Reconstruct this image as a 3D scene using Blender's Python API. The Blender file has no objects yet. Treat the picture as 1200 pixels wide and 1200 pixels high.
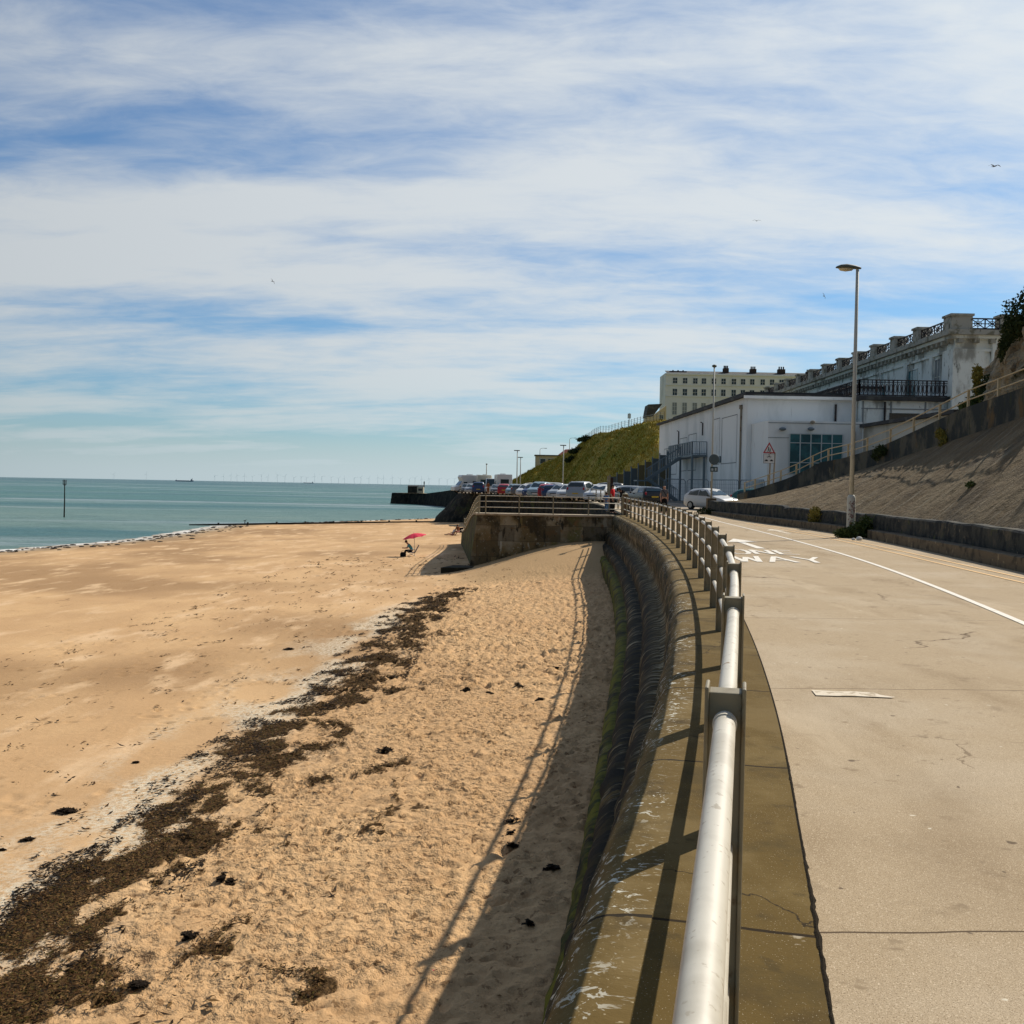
import bpy, math, random
import numpy as np
from mathutils import Vector, Matrix, noise
random.seed(7); rng = np.random.default_rng(7)
S = bpy.context.scene; C = S.collection
R = math.radians; PI = math.pi

# ---------------------------------------------------------------- camera
EYE = 1.63
cam = bpy.data.objects.new('camera', bpy.data.cameras.new('camera')); C.objects.link(cam); S.camera = cam
cam.data.lens = 36; cam.data.sensor_width = 36; cam.data.clip_start = 0.1; cam.data.clip_end = 80000
p_, r_ = math.atan(30/1200), math.atan(0.0185)
fw = Vector((0, math.cos(p_), -math.sin(p_))); rt0 = Vector((1, 0, 0)); up0 = rt0.cross(fw)
rt = rt0*math.cos(r_) + up0*math.sin(r_); up = rt.cross(fw)
cam.matrix_world = Matrix(((rt.x, up.x, -fw.x, 0), (rt.y, up.y, -fw.y, 0), (rt.z, up.z, -fw.z, EYE), (0, 0, 0, 1)))
S.render.resolution_x = S.render.resolution_y = 1024

# ---------------------------------------------------------------- sky and sun
SUN_EL, SUN_AZ = R(39.3), R(45)          # azimuth measured from +Y towards +X
SUN_STRENGTH, SKY_STRENGTH, EXPOSURE = 5.0, 0.082, 0.0
w = bpy.data.worlds.new('World'); S.world = w; w.use_nodes = True
nt = w.node_tree; nt.nodes.clear(); L = nt.links.new
def N(t, **k):
    n = nt.nodes.new(t)
    for a, b in k.items(): setattr(n, a, b)
    return n
def mth(op, a, b=None, c=None):
    n = N('ShaderNodeMath', operation=op)
    for i, v in enumerate((a, b, c)):
        if v is None: continue
        if isinstance(v, (int, float)): n.inputs[i].default_value = v
        else: L(v, n.inputs[i])
    return n.outputs[0]
def mrange(v, a, b, c=0.0, d=1.0, smooth=True):
    n = N('ShaderNodeMapRange'); n.interpolation_type = 'SMOOTHSTEP' if smooth else 'LINEAR'
    L(v, n.inputs[0])
    for i, q in enumerate((a, b, c, d)): n.inputs[i+1].default_value = q
    return n.outputs[0]
sky = N('ShaderNodeTexSky', sky_type='NISHITA'); sky.sun_disc = False
sky.sun_elevation = SUN_EL; sky.sun_rotation = SUN_AZ; sky.altitude = 0; sky.air_density = 1.0; sky.dust_density = 0.6; sky.ozone_density = 3.0
tc = N('ShaderNodeTexCoord'); sp = N('ShaderNodeSeparateXYZ'); L(tc.outputs['Generated'], sp.inputs[0])
zc = mth('MAXIMUM', sp.outputs[2], 0.0)
den = mth('ADD', zc, 0.15)
cx = mth('DIVIDE', sp.outputs[0], den); cy = mth('DIVIDE', sp.outputs[1], den)
def cloud_noise(sx, sy, rot, ox, oy, scale, det, rough, dist):
    cb = N('ShaderNodeCombineXYZ'); L(cx, cb.inputs[0]); L(cy, cb.inputs[1])
    mp = N('ShaderNodeMapping'); L(cb.outputs[0], mp.inputs[0]); mp.inputs['Rotation'].default_value = (0, 0, rot)
    mp.inputs['Scale'].default_value = (sx, sy, 1); mp.inputs['Location'].default_value = (ox, oy, 0)
    nz = N('ShaderNodeTexNoise'); L(mp.outputs[0], nz.inputs['Vector'])
    nz.inputs['Scale'].default_value = scale; nz.inputs['Detail'].default_value = det; nz.inputs['Roughness'].default_value = rough; nz.inputs['Distortion'].default_value = dist
    return nz.outputs[0]
CL_OX, CL_OY = 5.3, 2.9
big = cloud_noise(0.5, 1.0, R(-7), CL_OX, CL_OY, 1.0, 3, 0.5, 0.3)
mid = cloud_noise(0.42, 1.25, R(-12), 8.7, 4.9, 2.1, 6, 0.55, 0.35)
fin = cloud_noise(0.8, 1.5, R(14), 1.2, 9.4, 6.0, 9, 0.62, 0.45)
tot = mth('ADD', mth('ADD', mth('MULTIPLY', big, 0.9), mth('MULTIPLY', mid, 0.75)), mth('MULTIPLY', fin, 0.34))
mask = mrange(tot, 0.735, 1.17)
hz = mrange(zc, 0.0, 0.16, 1.0, 0.0)                # towards the horizon the layer closes up
hz2 = mrange(zc, 0.0, 0.075, 0.85, 0.0)
up_ = mrange(zc, 0.50, 0.95, 1.0, 0.25)
m1 = mth('MULTIPLY', mask, up_)
m2 = mth('MAXIMUM', m1, mth('MULTIPLY', hz, 0.35))
m3 = mth('MAXIMUM', m2, hz2)
m4 = mth('MAXIMUM', mth('ADD', mth('MULTIPLY', m3, 0.80), 0.07), mth('MULTIPLY', hz2, 1.08))
skyS = N('ShaderNodeMixRGB', blend_type='MULTIPLY'); skyS.inputs[0].default_value = 1
L(sky.outputs[0], skyS.inputs[1]); skyS.inputs[2].default_value = (0.58, 0.93, 1.18, 1)
# cloud brightness: whiter towards the sun side
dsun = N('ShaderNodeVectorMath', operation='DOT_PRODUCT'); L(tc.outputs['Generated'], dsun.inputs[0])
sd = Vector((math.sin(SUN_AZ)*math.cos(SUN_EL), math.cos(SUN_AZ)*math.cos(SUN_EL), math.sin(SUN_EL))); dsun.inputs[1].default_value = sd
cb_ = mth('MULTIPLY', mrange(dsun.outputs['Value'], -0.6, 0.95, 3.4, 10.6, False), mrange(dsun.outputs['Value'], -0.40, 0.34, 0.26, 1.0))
cc = N('ShaderNodeMixRGB', blend_type='MIX'); L(mrange(zc, 0.0, 0.14), cc.inputs[0])
cc.inputs[1].default_value = (0.78, 0.93, 0.99, 1); cc.inputs[2].default_value = (0.96, 1.0, 1.0, 1)
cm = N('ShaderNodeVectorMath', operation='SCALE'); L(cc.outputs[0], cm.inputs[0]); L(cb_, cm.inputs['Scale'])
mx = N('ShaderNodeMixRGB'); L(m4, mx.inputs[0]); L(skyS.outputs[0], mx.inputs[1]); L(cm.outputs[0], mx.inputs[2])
bg = N('ShaderNodeBackground'); L(mx.outputs[0], bg.inputs[0]); bg.inputs[1].default_value = SKY_STRENGTH
wo = N('ShaderNodeOutputWorld'); L(bg.outputs[0], wo.inputs[0])
sl = bpy.data.lights.new('sun', 'SUN'); sl.energy = SUN_STRENGTH; sl.angle = R(0.5); sl.color = (1.0, 0.92, 0.80)
so = bpy.data.objects.new('sun', sl); C.objects.link(so); so.rotation_euler = sd.to_track_quat('Z', 'Y').to_euler(); so.location = (30, 30, 40)
S.view_settings.view_transform = 'Standard'; S.view_settings.look = 'None'; S.view_settings.exposure = EXPOSURE; S.view_settings.gamma = 1; S.view_settings.use_curve_mapping = False
S.render.engine = 'CYCLES'

# ---------------------------------------------------------------- helpers
def horizon(px): return 570 + 0.0185*(px-600)
def gx(px, Y): return (px-600)/1200*Y            # authoring aid: bearing to metres
def hz_(px, py, Y): return EYE + (horizon(px)-py)*Y/1200
def smooth(a, b, x):
    t = np.clip((np.asarray(x, float)-a)/(b-a), 0, 1); return t*t*(3-2*t)
class MB:
    def __init__(s): s.v = []; s.f = []; s.uv = None
    def add(s, vs, fs):
        o = len(s.v); s.v += [tuple(v) for v in vs]; s.f += [tuple(i+o for i in f) for f in fs]; return s
    def box(s, x0, x1, y0, y1, z0, z1):
        return s.add([(x0,y0,z0),(x1,y0,z0),(x1,y1,z0),(x0,y1,z0),(x0,y0,z1),(x1,y0,z1),(x1,y1,z1),(x0,y1,z1)],
                     [(0,3,2,1),(4,5,6,7),(0,1,5,4),(1,2,6,5),(2,3,7,6),(3,0,4,7)])
    def beam(s, a, b, wd, ht=None, upv=(0,0,1)):
        a, b = Vector(a), Vector(b); ht = ht or wd; d = (b-a).normalized(); u = Vector(upv)
        if abs(d.dot(u)) > .98: u = Vector((0,1,0))
        x = d.cross(u).normalized(); u = x.cross(d)
        vs = [p+x*sx*wd/2+u*sy*ht/2 for p in (a, b) for sx, sy in ((-1,-1),(1,-1),(1,1),(-1,1))]
        return s.add(vs, [(0,3,2,1),(4,5,6,7),(0,1,5,4),(1,2,6,5),(2,3,7,6),(3,0,4,7)])
    def tube(s, pts, r, n=10, caps=True):
        pts = [Vector(p) for p in pts]; rs = r if isinstance(r, (list, tuple)) else [r]*len(pts)
        o = len(s.v); px = None
        for i, p in enumerate(pts):
            d = (pts[min(i+1, len(pts)-1)]-pts[max(i-1, 0)]).normalized()
            if px is None:
                px = d.cross(Vector((0,0,1))) if abs(d.z) < .95 else d.cross(Vector((0,1,0)))
            px = (px - d*px.dot(d)).normalized(); py = d.cross(px)
            for k in range(n):
                a = 2*PI*k/n; s.v.append(tuple(p+px*math.cos(a)*rs[i]+py*math.sin(a)*rs[i]))
        for i in range(len(pts)-1):
            for k in range(n):
                a = o+i*n+k; b = o+i*n+(k+1) % n; s.f.append((a, b, b+n, a+n))
        if caps:
            s.f.append(tuple(o+k for k in range(n-1, -1, -1))); s.f.append(tuple(o+(len(pts)-1)*n+k for k in range(n)))
        return s
    def prism(s, poly, z0, z1):
        n = len(poly); vs = [(x, y, z0) for x, y in poly]+[(x, y, z1) for x, y in poly]
        return s.add(vs, [tuple(range(n-1, -1, -1)), tuple(range(n, 2*n))]+[(i, (i+1) % n, n+(i+1) % n, n+i) for i in range(n)])
    def slab(s, poly3, vec):
        n = len(poly3); v = Vector(vec); vs = [Vector(p) for p in poly3]; vs += [p+v for p in vs]
        return s.add(vs, [tuple(range(n-1, -1, -1)), tuple(range(n, 2*n))]+[(i, (i+1) % n, n+(i+1) % n, n+i) for i in range(n)])
    def lathe(s, prof, c=(0,0,0), n=16, axis='z'):
        o = len(s.v)
        for r, z in prof:
            for k in range(n):
                a = 2*PI*k/n; p = (r*math.cos(a), r*math.sin(a), z)
                if axis == 'x': p = (p[2], p[0], p[1])
                if axis == 'y': p = (p[0], p[2], p[1])
                s.v.append((p[0]+c[0], p[1]+c[1], p[2]+c[2]))
        for i in range(len(prof)-1):
            for k in range(n):
                a = o+i*n+k; b = o+i*n+(k+1) % n; s.f.append((a, b, b+n, a+n))
        s.f.append(tuple(o+k for k in range(n-1, -1, -1))); s.f.append(tuple(o+(len(prof)-1)*n+k for k in range(n)))
        return s
    def grid(s, P):          # P[i][j] points
        o = len(s.v); n = len(P[0])
        for row in P: s.v += [tuple(p) for p in row]
        for i in range(len(P)-1):
            for j in range(n-1):
                a = o+i*n+j; s.f.append((a, a+1, a+n+1, a+n))
        return s
    def ell(s, c, r, nu=12, nv=8):
        return s.grid([[(c[0]+r[0]*math.sin(PI*i/nv)*math.cos(2*PI*j/nu), c[1]+r[1]*math.sin(PI*i/nv)*math.sin(2*PI*j/nu), c[2]+r[2]*math.cos(PI*i/nv)) for j in range(nu+1)] for i in range(nv+1)])
    def build(s, name, m, parent=None, smooth_=False, world=False, bevel=0, mats=None):
        me = bpy.data.meshes.new(name); vs = s.v
        if world and parent is not None:
            l = parent.location; vs = [(v[0]-l.x, v[1]-l.y, v[2]-l.z) for v in vs]
        me.from_pydata(vs, [], s.f); me.update()
        o = bpy.data.objects.new(name, me); C.objects.link(o); me.materials.append(m)
        if s.uv is not None:
            uvl = me.uv_layers.new(name='UVMap'); li = np.empty(len(me.loops), int); me.loops.foreach_get('vertex_index', li)
            uvl.data.foreach_set('uv', np.array(s.uv, float)[li].ravel())
        if smooth_:
            me.polygons.foreach_set('use_smooth', [True]*len(me.polygons))
            if smooth_ != 'all':
                me.set_sharp_from_angle(angle=R(38))
        if parent is not None: o.parent = parent
        if bevel:
            b = o.modifiers.new('bevel', 'BEVEL'); b.width = bevel; b.segments = 2; b.limit_method = 'ANGLE'
        return o
def thing(name, label, cat, loc=(0,0,0), rotz=0, group=None):
    o = bpy.data.objects.new(name, None); C.objects.link(o); o.location = loc; o.rotation_euler = (0,0,rotz); o.empty_display_size = .2
    o['label'] = label; o['category'] = cat
    if group: o['group'] = group
    return o
def tag(o, label, cat, group=None, kind=None):
    o['label'] = label; o['category'] = cat
    if group: o['group'] = group
    if kind: o['kind'] = kind
    return o
def struct(o): o['kind'] = 'structure'; return o
def kids(o): return [c for c in bpy.data.objects if c.parent is o]
def dup(root, loc, rotz=None, label=None, group=None, paint=None):
    r = root.copy(); C.objects.link(r); r.location = loc
    if rotz is not None: r.rotation_euler = (0,0,rotz)
    if label: r['label'] = label
    if group: r['group'] = group
    def rec(src, dst):
        for ch in list(src.children):
            c = ch.copy(); C.objects.link(c); c.parent = dst
            if paint and ch.name.split('.')[0] == 'body': c.material_slots[0].link = 'OBJECT'; c.material_slots[0].material = paint
            rec(ch, c)
    rec(root, r)
    return r

# ---------------------------------------------------------------- material helper
def MAT(name, col, rough=.8, spec=.3, metal=0, layers=(), bumps=(), coord='Object', alpha=None, emit=None):
    """layers: (colour, scale, lo, hi, (sx,sy,sz), detail, seed) laid over col where fbm noise is between lo and hi.
       bumps: (scale, strength, distance, (sx,sy,sz), detail)"""
    m = bpy.data.materials.new(name); m.use_nodes = True; t = m.node_tree; n = t.nodes; l = t.links.new
    b = n['Principled BSDF']; b.inputs['Roughness'].default_value = rough; b.inputs['Specular IOR Level'].default_value = spec; b.inputs['Metallic'].default_value = metal
    tcn = n.new('ShaderNodeTexCoord'); co = tcn.outputs[coord]
    cur = None
    def noise_(scale, st, det, seed=0, rgh=.6):
        mp = n.new('ShaderNodeMapping'); l(co, mp.inputs[0]); mp.inputs['Scale'].default_value = st; mp.inputs['Location'].default_value = (seed*3.7, seed*1.9, seed*5.3)
        z = n.new('ShaderNodeTexNoise'); l(mp.outputs[0], z.inputs['Vector']); z.inputs['Scale'].default_value = scale; z.inputs['Detail'].default_value = det; z.inputs['Roughness'].default_value = rgh
        return z.outputs[0]
    rg = n.new('ShaderNodeRGB'); rg.outputs[0].default_value = (*col, 1); cur = rg.outputs[0]
    for ly in layers:
        c, sc, lo, hi = ly[:4]; st = ly[4] if len(ly) > 4 else (1,1,1); det = ly[5] if len(ly) > 5 else 5; seed = ly[6] if len(ly) > 6 else 0
        z = noise_(sc, st, det, seed); mr = n.new('ShaderNodeMapRange'); mr.interpolation_type = 'SMOOTHSTEP'; l(z, mr.inputs[0]); mr.inputs[1].default_value = lo; mr.inputs[2].default_value = hi
        x = n.new('ShaderNodeMixRGB'); l(mr.outputs[0], x.inputs[0]); l(cur, x.inputs[1]); x.inputs[2].default_value = (*c, 1); cur = x.outputs[0]
    l(cur, b.inputs['Base Color'])
    prev = None
    for bp in bumps:
        sc, stg, dist = bp[:3]; st = bp[3] if len(bp) > 3 else (1,1,1); det = bp[4] if len(bp) > 4 else 4
        z = noise_(sc, st, det, 2); bn = n.new('ShaderNodeBump'); l(z, bn.inputs['Height']); bn.inputs['Strength'].default_value = stg; bn.inputs['Distance'].default_value = dist
        if prev: l(prev, bn.inputs['Normal'])
        prev = bn.outputs[0]
    if prev: l(prev, b.inputs['Normal'])
    if emit: b.inputs['Emission Color'].default_value = (*emit, 1); b.inputs['Emission Strength'].default_value = 1
    m['_co'] = coord
    return m
def addlines(m, fn):
    """fn(nodes, link, coord) -> (factor socket, colour): darkens base colour along lines such as joints"""
    t = m.node_tree; n = t.nodes; l = t.links.new; b = n['Principled BSDF']
    src = b.inputs['Base Color'].links[0].from_socket
    fac, col = fn(n, l)
    x = n.new('ShaderNodeMixRGB'); l(fac, x.inputs[0]); l(src, x.inputs[1]); x.inputs[2].default_value = (*col, 1); l(x.outputs[0], b.inputs['Base Color'])
def joints(axis_w, period, width, col, coord='Object', wob=.03, wscale=1.5, off=0):
    """factor 1 within width of every period along axis (dot with axis_w)"""
    def fn(n, l):
        tcn = n.new('ShaderNodeTexCoord'); d = n.new('ShaderNodeVectorMath'); d.operation = 'DOT_PRODUCT'; l(tcn.outputs[coord], d.inputs[0]); d.inputs[1].default_value = axis_w
        z = n.new('ShaderNodeTexNoise'); l(tcn.outputs[coord], z.inputs['Vector']); z.inputs['Scale'].default_value = wscale; z.inputs['Detail'].default_value = 6
        def mm(op, a, bb):
            q = n.new('ShaderNodeMath'); q.operation = op
            for i, v in enumerate((a, bb)):
                if isinstance(v, (int, float)): q.inputs[i].default_value = v
                else: l(v, q.inputs[i])
            return q.outputs[0]
        v = mm('ADD', mm('ADD', d.outputs['Value'], off), mm('MULTIPLY', mm('SUBTRACT', z.outputs[0], .5), wob))
        fr = mm('FRACT', mm('DIVIDE', v, period), 0)
        a = mm('ABSOLUTE', mm('SUBTRACT', fr, .5), 0)
        return mm('GREATER_THAN', a, .5-width/period/2), col
    return fn
# ---------------------------------------------------------------- plan curves
RY = np.array([-8,-4,0,2.54,4.9,7.1,9.4,11.8,14.3,20,26.2,31,37,43,49,54,60.])
RX = np.array([-1.85,-.95,-.04,.54,1.07,1.55,2.0,2.43,2.84,3.66,4.40,4.88,5.4,5.82,6.15,6.36,6.5])
def cinterp(x, X, Y):
    """smooth (catmull-rom) interpolation"""
    x = np.asarray(x, float); m = np.gradient(Y, X); i = np.clip(np.searchsorted(X, x)-1, 0, len(X)-2)
    h = X[i+1]-X[i]; t = (x-X[i])/h
    return (2*t**3-3*t**2+1)*Y[i]+(t**3-2*t**2+t)*h*m[i]+(-2*t**3+3*t**2)*Y[i+1]+(t**3-t**2)*h*m[i+1]
def rail(y): return float(cinterp(y, RY, RX))
def railoff(y, w):
    dx = (rail(y+.05)-rail(y-.05))/.1 if y < 59.9 else .02
    n = math.hypot(dx, 1); return rail(y)-w/n, y+w*dx/n
def zr(y): return float(.45*smooth(50, 90, y))
def kerb(y): return float(cinterp(y, np.array([-8,5,13,21.9,30,37.3,45,51.4,62,70.]), np.array([5.7,8.5,9.75,10.92,12.0,12.75,12.95,12.75,12.35,12.1])))

# materials of the setting
m_road = MAT('road_concrete', (.425,.325,.205), .93, .15,
  layers=[((.48,.385,.265), .55, .45, .7, (1,1,1), 4, 1), ((.31,.225,.13), .9, .52, .75, (1,.35,1), 5, 4), ((.16,.11,.06), 210, .55, .66, (1,1,1), 2, 2), ((.66,.54,.38), 170, .56, .68, (1,1,1), 2, 3), ((.30,.225,.14), 6, .64, .74, (1,1,1), 3, 6)],
  bumps=[(140, .35, .006, (1,1,1), 3), (6, .15, .02)])
def cracks(scale, wd_, mlo, mhi, col, seed=0, stretch=(1,1,1), mscale=.35, amp=1.0):
    def fn(n, l):
        tcn = n.new('ShaderNodeTexCoord'); mp = n.new('ShaderNodeMapping'); l(tcn.outputs['Object'], mp.inputs[0]); mp.inputs['Scale'].default_value = stretch; mp.inputs['Location'].default_value = (seed*3.1, seed*1.7, 0)
        z = n.new('ShaderNodeTexNoise'); l(mp.outputs[0], z.inputs['Vector']); z.inputs['Scale'].default_value = 2.2; z.inputs['Detail'].default_value = 7
        mi = n.new('ShaderNodeVectorMath'); mi.operation = 'SCALE'; l(z.outputs['Color'], mi.inputs[0]); mi.inputs['Scale'].default_value = .8
        ad = n.new('ShaderNodeVectorMath'); ad.operation = 'ADD'; l(mp.outputs[0], ad.inputs[0]); l(mi.outputs[0], ad.inputs[1])
        v = n.new('ShaderNodeTexVoronoi'); v.feature = 'DISTANCE_TO_EDGE'; l(ad.outputs[0], v.inputs['Vector']); v.inputs['Scale'].default_value = scale
        a = n.new('ShaderNodeMapRange'); l(v.outputs['Distance'], a.inputs[0]); a.inputs[1].default_value = wd_; a.inputs[2].default_value = wd_*.4; a.inputs[3].default_value = 0; a.inputs[4].default_value = amp
        z2 = n.new('ShaderNodeTexNoise'); l(mp.outputs[0], z2.inputs['Vector']); z2.inputs['Scale'].default_value = mscale; z2.inputs['Detail'].default_value = 3
        b_ = n.new('ShaderNodeMapRange'); b_.interpolation_type = 'SMOOTHSTEP'; l(z2.outputs[0], b_.inputs[0]); b_.inputs[1].default_value = mlo; b_.inputs[2].default_value = mhi
        m_ = n.new('ShaderNodeMath'); m_.operation = 'MULTIPLY'; l(a.outputs[0], m_.inputs[0]); l(b_.outputs[0], m_.inputs[1]); return m_.outputs[0], col
    return fn
def blot(scale, lo, hi, col, amt, seed, stretch=(1,1,1), det=6, mscale=None):
    def fn(n, l):
        tcn = n.new('ShaderNodeTexCoord'); mp = n.new('ShaderNodeMapping'); l(tcn.outputs['Object'], mp.inputs[0]); mp.inputs['Scale'].default_value = stretch; mp.inputs['Location'].default_value = (seed*3.1, seed*1.7, seed)
        z = n.new('ShaderNodeTexNoise'); l(mp.outputs[0], z.inputs['Vector']); z.inputs['Scale'].default_value = scale; z.inputs['Detail'].default_value = det; z.inputs['Roughness'].default_value = .65
        b_ = n.new('ShaderNodeMapRange'); b_.interpolation_type = 'SMOOTHSTEP'; l(z.outputs[0], b_.inputs[0]); b_.inputs[1].default_value = lo; b_.inputs[2].default_value = hi; b_.inputs[4].default_value = amt
        return b_.outputs[0], col
    return fn
addlines(m_road, joints((-.045,1,0), 4.66, .013, (.10,.068,.04), wob=.09, off=.95))
addlines(m_road, cracks(.22, .006, .52, .6, (.12,.08,.045), 1)); addlines(m_road, cracks(.9, .012, .60, .66, (.17,.12,.07), 5, mscale=.5, amp=.7))
addlines(m_road, blot(.33, .52, .75, (.24,.175,.105), .55, 3, (1,.55,1))); addlines(m_road, blot(1.9, .60, .70, (.22,.16,.095), .45, 7)); addlines(m_road, blot(.6, .6, .72, (.55,.44,.30), .5, 9, (1.6,.3,1)))
addlines(m_road, blot(7, .70, .74, (.10,.07,.045), .8, 11, det=2)); addlines(m_road, blot(9, .72, .75, (.72,.66,.52), .8, 13, det=2))
m_ledge = MAT('ledge_concrete', (.128,.084,.025), .92, .1,
  layers=[((.18,.125,.046), 1.2, .48, .68, (1,1,1), 5, 1), ((.09,.06,.021), 2.5, .52, .7, (1,1,1), 6, 2), ((.42,.35,.23), 130, .68, .73, (1,1,1), 1, 3), ((.13,.09,.035), 60, .6, .7, (1,1,1), 2, 5)],
  bumps=[(90, .3, .005), (5, .25, .02)])
m_wall = bpy.data.materials.new('sea_wall_concrete'); m_wall.use_nodes = True
def build_wall_mat():
    t = m_wall.node_tree; n = t.nodes; l = t.links.new; b = n['Principled BSDF']; b.inputs['Roughness'].default_value = .88; b.inputs['Specular IOR Level'].default_value = .12
    uv = n.new('ShaderNodeUVMap'); uv.uv_map = 'UVMap'; se = n.new('ShaderNodeSeparateXYZ'); l(uv.outputs[0], se.inputs[0])
    def nz(sx, sy, det, seed, dist=0.0, rgh=.6):
        mp = n.new('ShaderNodeMapping'); l(uv.outputs[0], mp.inputs[0]); mp.inputs['Scale'].default_value = (sx, sy, 1); mp.inputs['Location'].default_value = (seed*2.3, seed*4.1, 0)
        z = n.new('ShaderNodeTexNoise'); l(mp.outputs[0], z.inputs['Vector']); z.inputs['Scale'].default_value = 1; z.inputs['Detail'].default_value = det; z.inputs['Distortion'].default_value = dist; z.inputs['Roughness'].default_value = rgh
        return z.outputs[0]
    def rng_(v, a, bb, c=0, d=1):
        q = n.new('ShaderNodeMapRange'); q.interpolation_type = 'SMOOTHSTEP'; l(v, q.inputs[0])
        for i, k in enumerate((a, bb, c, d)): q.inputs[i+1].default_value = k
        return q.outputs[0]
    def ml(a, c):
        q = n.new('ShaderNodeMath'); q.operation = 'MULTIPLY'; l(a, q.inputs[0])
        if isinstance(c, (int, float)): q.inputs[1].default_value = c
        else: l(c, q.inputs[1])
        return q.outputs[0]
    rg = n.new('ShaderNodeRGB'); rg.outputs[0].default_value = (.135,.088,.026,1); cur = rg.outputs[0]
    def over(cur, fac, col):
        x = n.new('ShaderNodeMixRGB'); l(fac, x.inputs[0]); l(cur, x.inputs[1]); x.inputs[2].default_value = (*col,1); return x.outputs[0]
    v = se.outputs[1]
    cur = over(cur, rng_(nz(1.1,1.1,5,1), .48,.68), (.20,.14,.055))
    cur = over(cur, rng_(nz(2.5,2.5,6,2), .5,.68), (.08,.054,.02))
    cur = over(cur, rng_(nz(60,60,2,8), .62,.72), (.40,.33,.2))
    # streaks running down the face, below the nose
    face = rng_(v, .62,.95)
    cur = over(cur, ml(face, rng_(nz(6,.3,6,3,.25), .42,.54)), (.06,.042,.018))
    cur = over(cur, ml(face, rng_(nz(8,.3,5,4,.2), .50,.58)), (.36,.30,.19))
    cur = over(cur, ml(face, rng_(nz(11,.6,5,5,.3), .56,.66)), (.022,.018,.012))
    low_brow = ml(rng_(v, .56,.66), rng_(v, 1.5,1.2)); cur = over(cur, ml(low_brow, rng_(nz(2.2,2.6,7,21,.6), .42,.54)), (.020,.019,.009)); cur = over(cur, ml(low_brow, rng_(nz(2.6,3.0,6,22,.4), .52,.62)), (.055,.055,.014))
    # algae on the steps
    alg = rng_(v, 2.0,2.25)
    cur = over(cur, ml(alg, rng_(nz(1.4,1.6,5,6), .36,.55)), (.035,.026,.010))
    cur = over(cur, ml(alg, rng_(nz(3.2,1.2,5,7), .42,.55)), (.012,.011,.008))
    cur = over(cur, ml(alg, rng_(nz(7,1.5,5,17), .59,.66)), (.20,.17,.10))
    low = rng_(v, 3.1,3.5)
    cur = over(cur, ml(low, rng_(nz(.9,1.2,6,9), .36,.55)), (.145,.135,.012))
    cur = over(cur, ml(low, rng_(nz(6,2,5,12), .5,.62)), (.04,.048,.012))
    # droppings along the brow
    brow = ml(rng_(v, .30,.40), rng_(v, .98,.60))
    cur = over(cur, ml(ml(brow, rng_(nz(15,13,8,10,1.4), .575,.615)), rng_(nz(.9,.5,3,11), .36,.56)), (.62,.60,.50))
    # casting joints
    fr = n.new('ShaderNodeMath'); fr.operation = 'FRACT'; q = n.new('ShaderNodeMath'); q.operation = 'MULTIPLY_ADD'; l(se.outputs[0], q.inputs[0]); q.inputs[1].default_value = 1/2.33; q.inputs[2].default_value = .776
    wv = nz(3,3,4,14); q2 = n.new('ShaderNodeMath'); q2.operation = 'MULTIPLY_ADD'; l(wv, q2.inputs[0]); q2.inputs[1].default_value = .07; l(q.outputs[0], q2.inputs[2]); l(q2.outputs[0], fr.inputs[0])
    gt = n.new('ShaderNodeMath'); gt.operation = 'LESS_THAN'; l(fr.outputs[0], gt.inputs[0]); gt.inputs[1].default_value = .011
    cur = over(cur, gt.outputs[0], (.03,.022,.012))
    l(cur, b.inputs['Base Color'])
    bn = n.new('ShaderNodeBump'); l(nz(11,9,6,15), bn.inputs['Height']); bn.inputs['Strength'].default_value = .35; bn.inputs['Distance'].default_value = .02
    b2 = n.new('ShaderNodeBump'); l(nz(90,90,3,16), b2.inputs['Height']); b2.inputs['Strength'].default_value = .3; b2.inputs['Distance'].default_value = .005; l(bn.outputs[0], b2.inputs['Normal'])
    l(b2.outputs[0], b.inputs['Normal'])
build_wall_mat()
m_dark = MAT('weathered_dark_concrete', (.05,.05,.042), .9, .2,
  layers=[((.10,.085,.06), 1.6, .52, .66, (1,1,1), 7, 1), ((.018,.021,.022), 2.6, .45, .58, (1,1,.8), 7, 2), ((.20,.17,.12), 6, .64, .70, (1,1,1), 7, 3), ((.08,.085,.03), 1.7, .6, .7, (1,1,1), 5, 4)],
  bumps=[(8, .5, .04), (40, .4, .012)])
m_parapet = MAT('weathered_parapet', (.10,.093,.07), .9, .2,
  layers=[((.028,.034,.034), .8, .42, .56, (1,1,.8), 7, 1), ((.22,.18,.11), 1.5, .60, .7, (1,1,.6), 7, 2), ((.13,.085,.04), .7, .6, .7, (1,1,.6), 6, 6), ((.045,.05,.03), 4, .55, .7, (1,1,.25), 5, 3)],
  bumps=[(8, .5, .03), (40, .3, .01)])
m_kerb = MAT('kerb_stone', (.15,.115,.072), .9, .2, layers=[((.06,.05,.035), 3, .48, .65, (1,1,1), 6, 1), ((.33,.26,.16), 5, .60, .7, (1,1,1), 5, 2)], bumps=[(20, .4, .015)])
m_paint = MAT('road_paint_white', (.80,.76,.67), .8, .3, layers=[((.48,.38,.26), 14, .56, .72, (1,1,1), 6, 1), ((.6,.5,.38), 60, .55, .7, (1,1,1), 3, 2)])
m_pyel = MAT('road_paint_yellow', (.78,.50,.22), .8, .3, layers=[((.48,.37,.25), 5, .55, .7, (1,1,1), 6, 1)])
m_pworn = MAT('road_paint_worn', (.70,.61,.47), .8, .3, layers=[((.43,.345,.23), 9, .50, .6, (1,1,1), 6, 1)])

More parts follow.
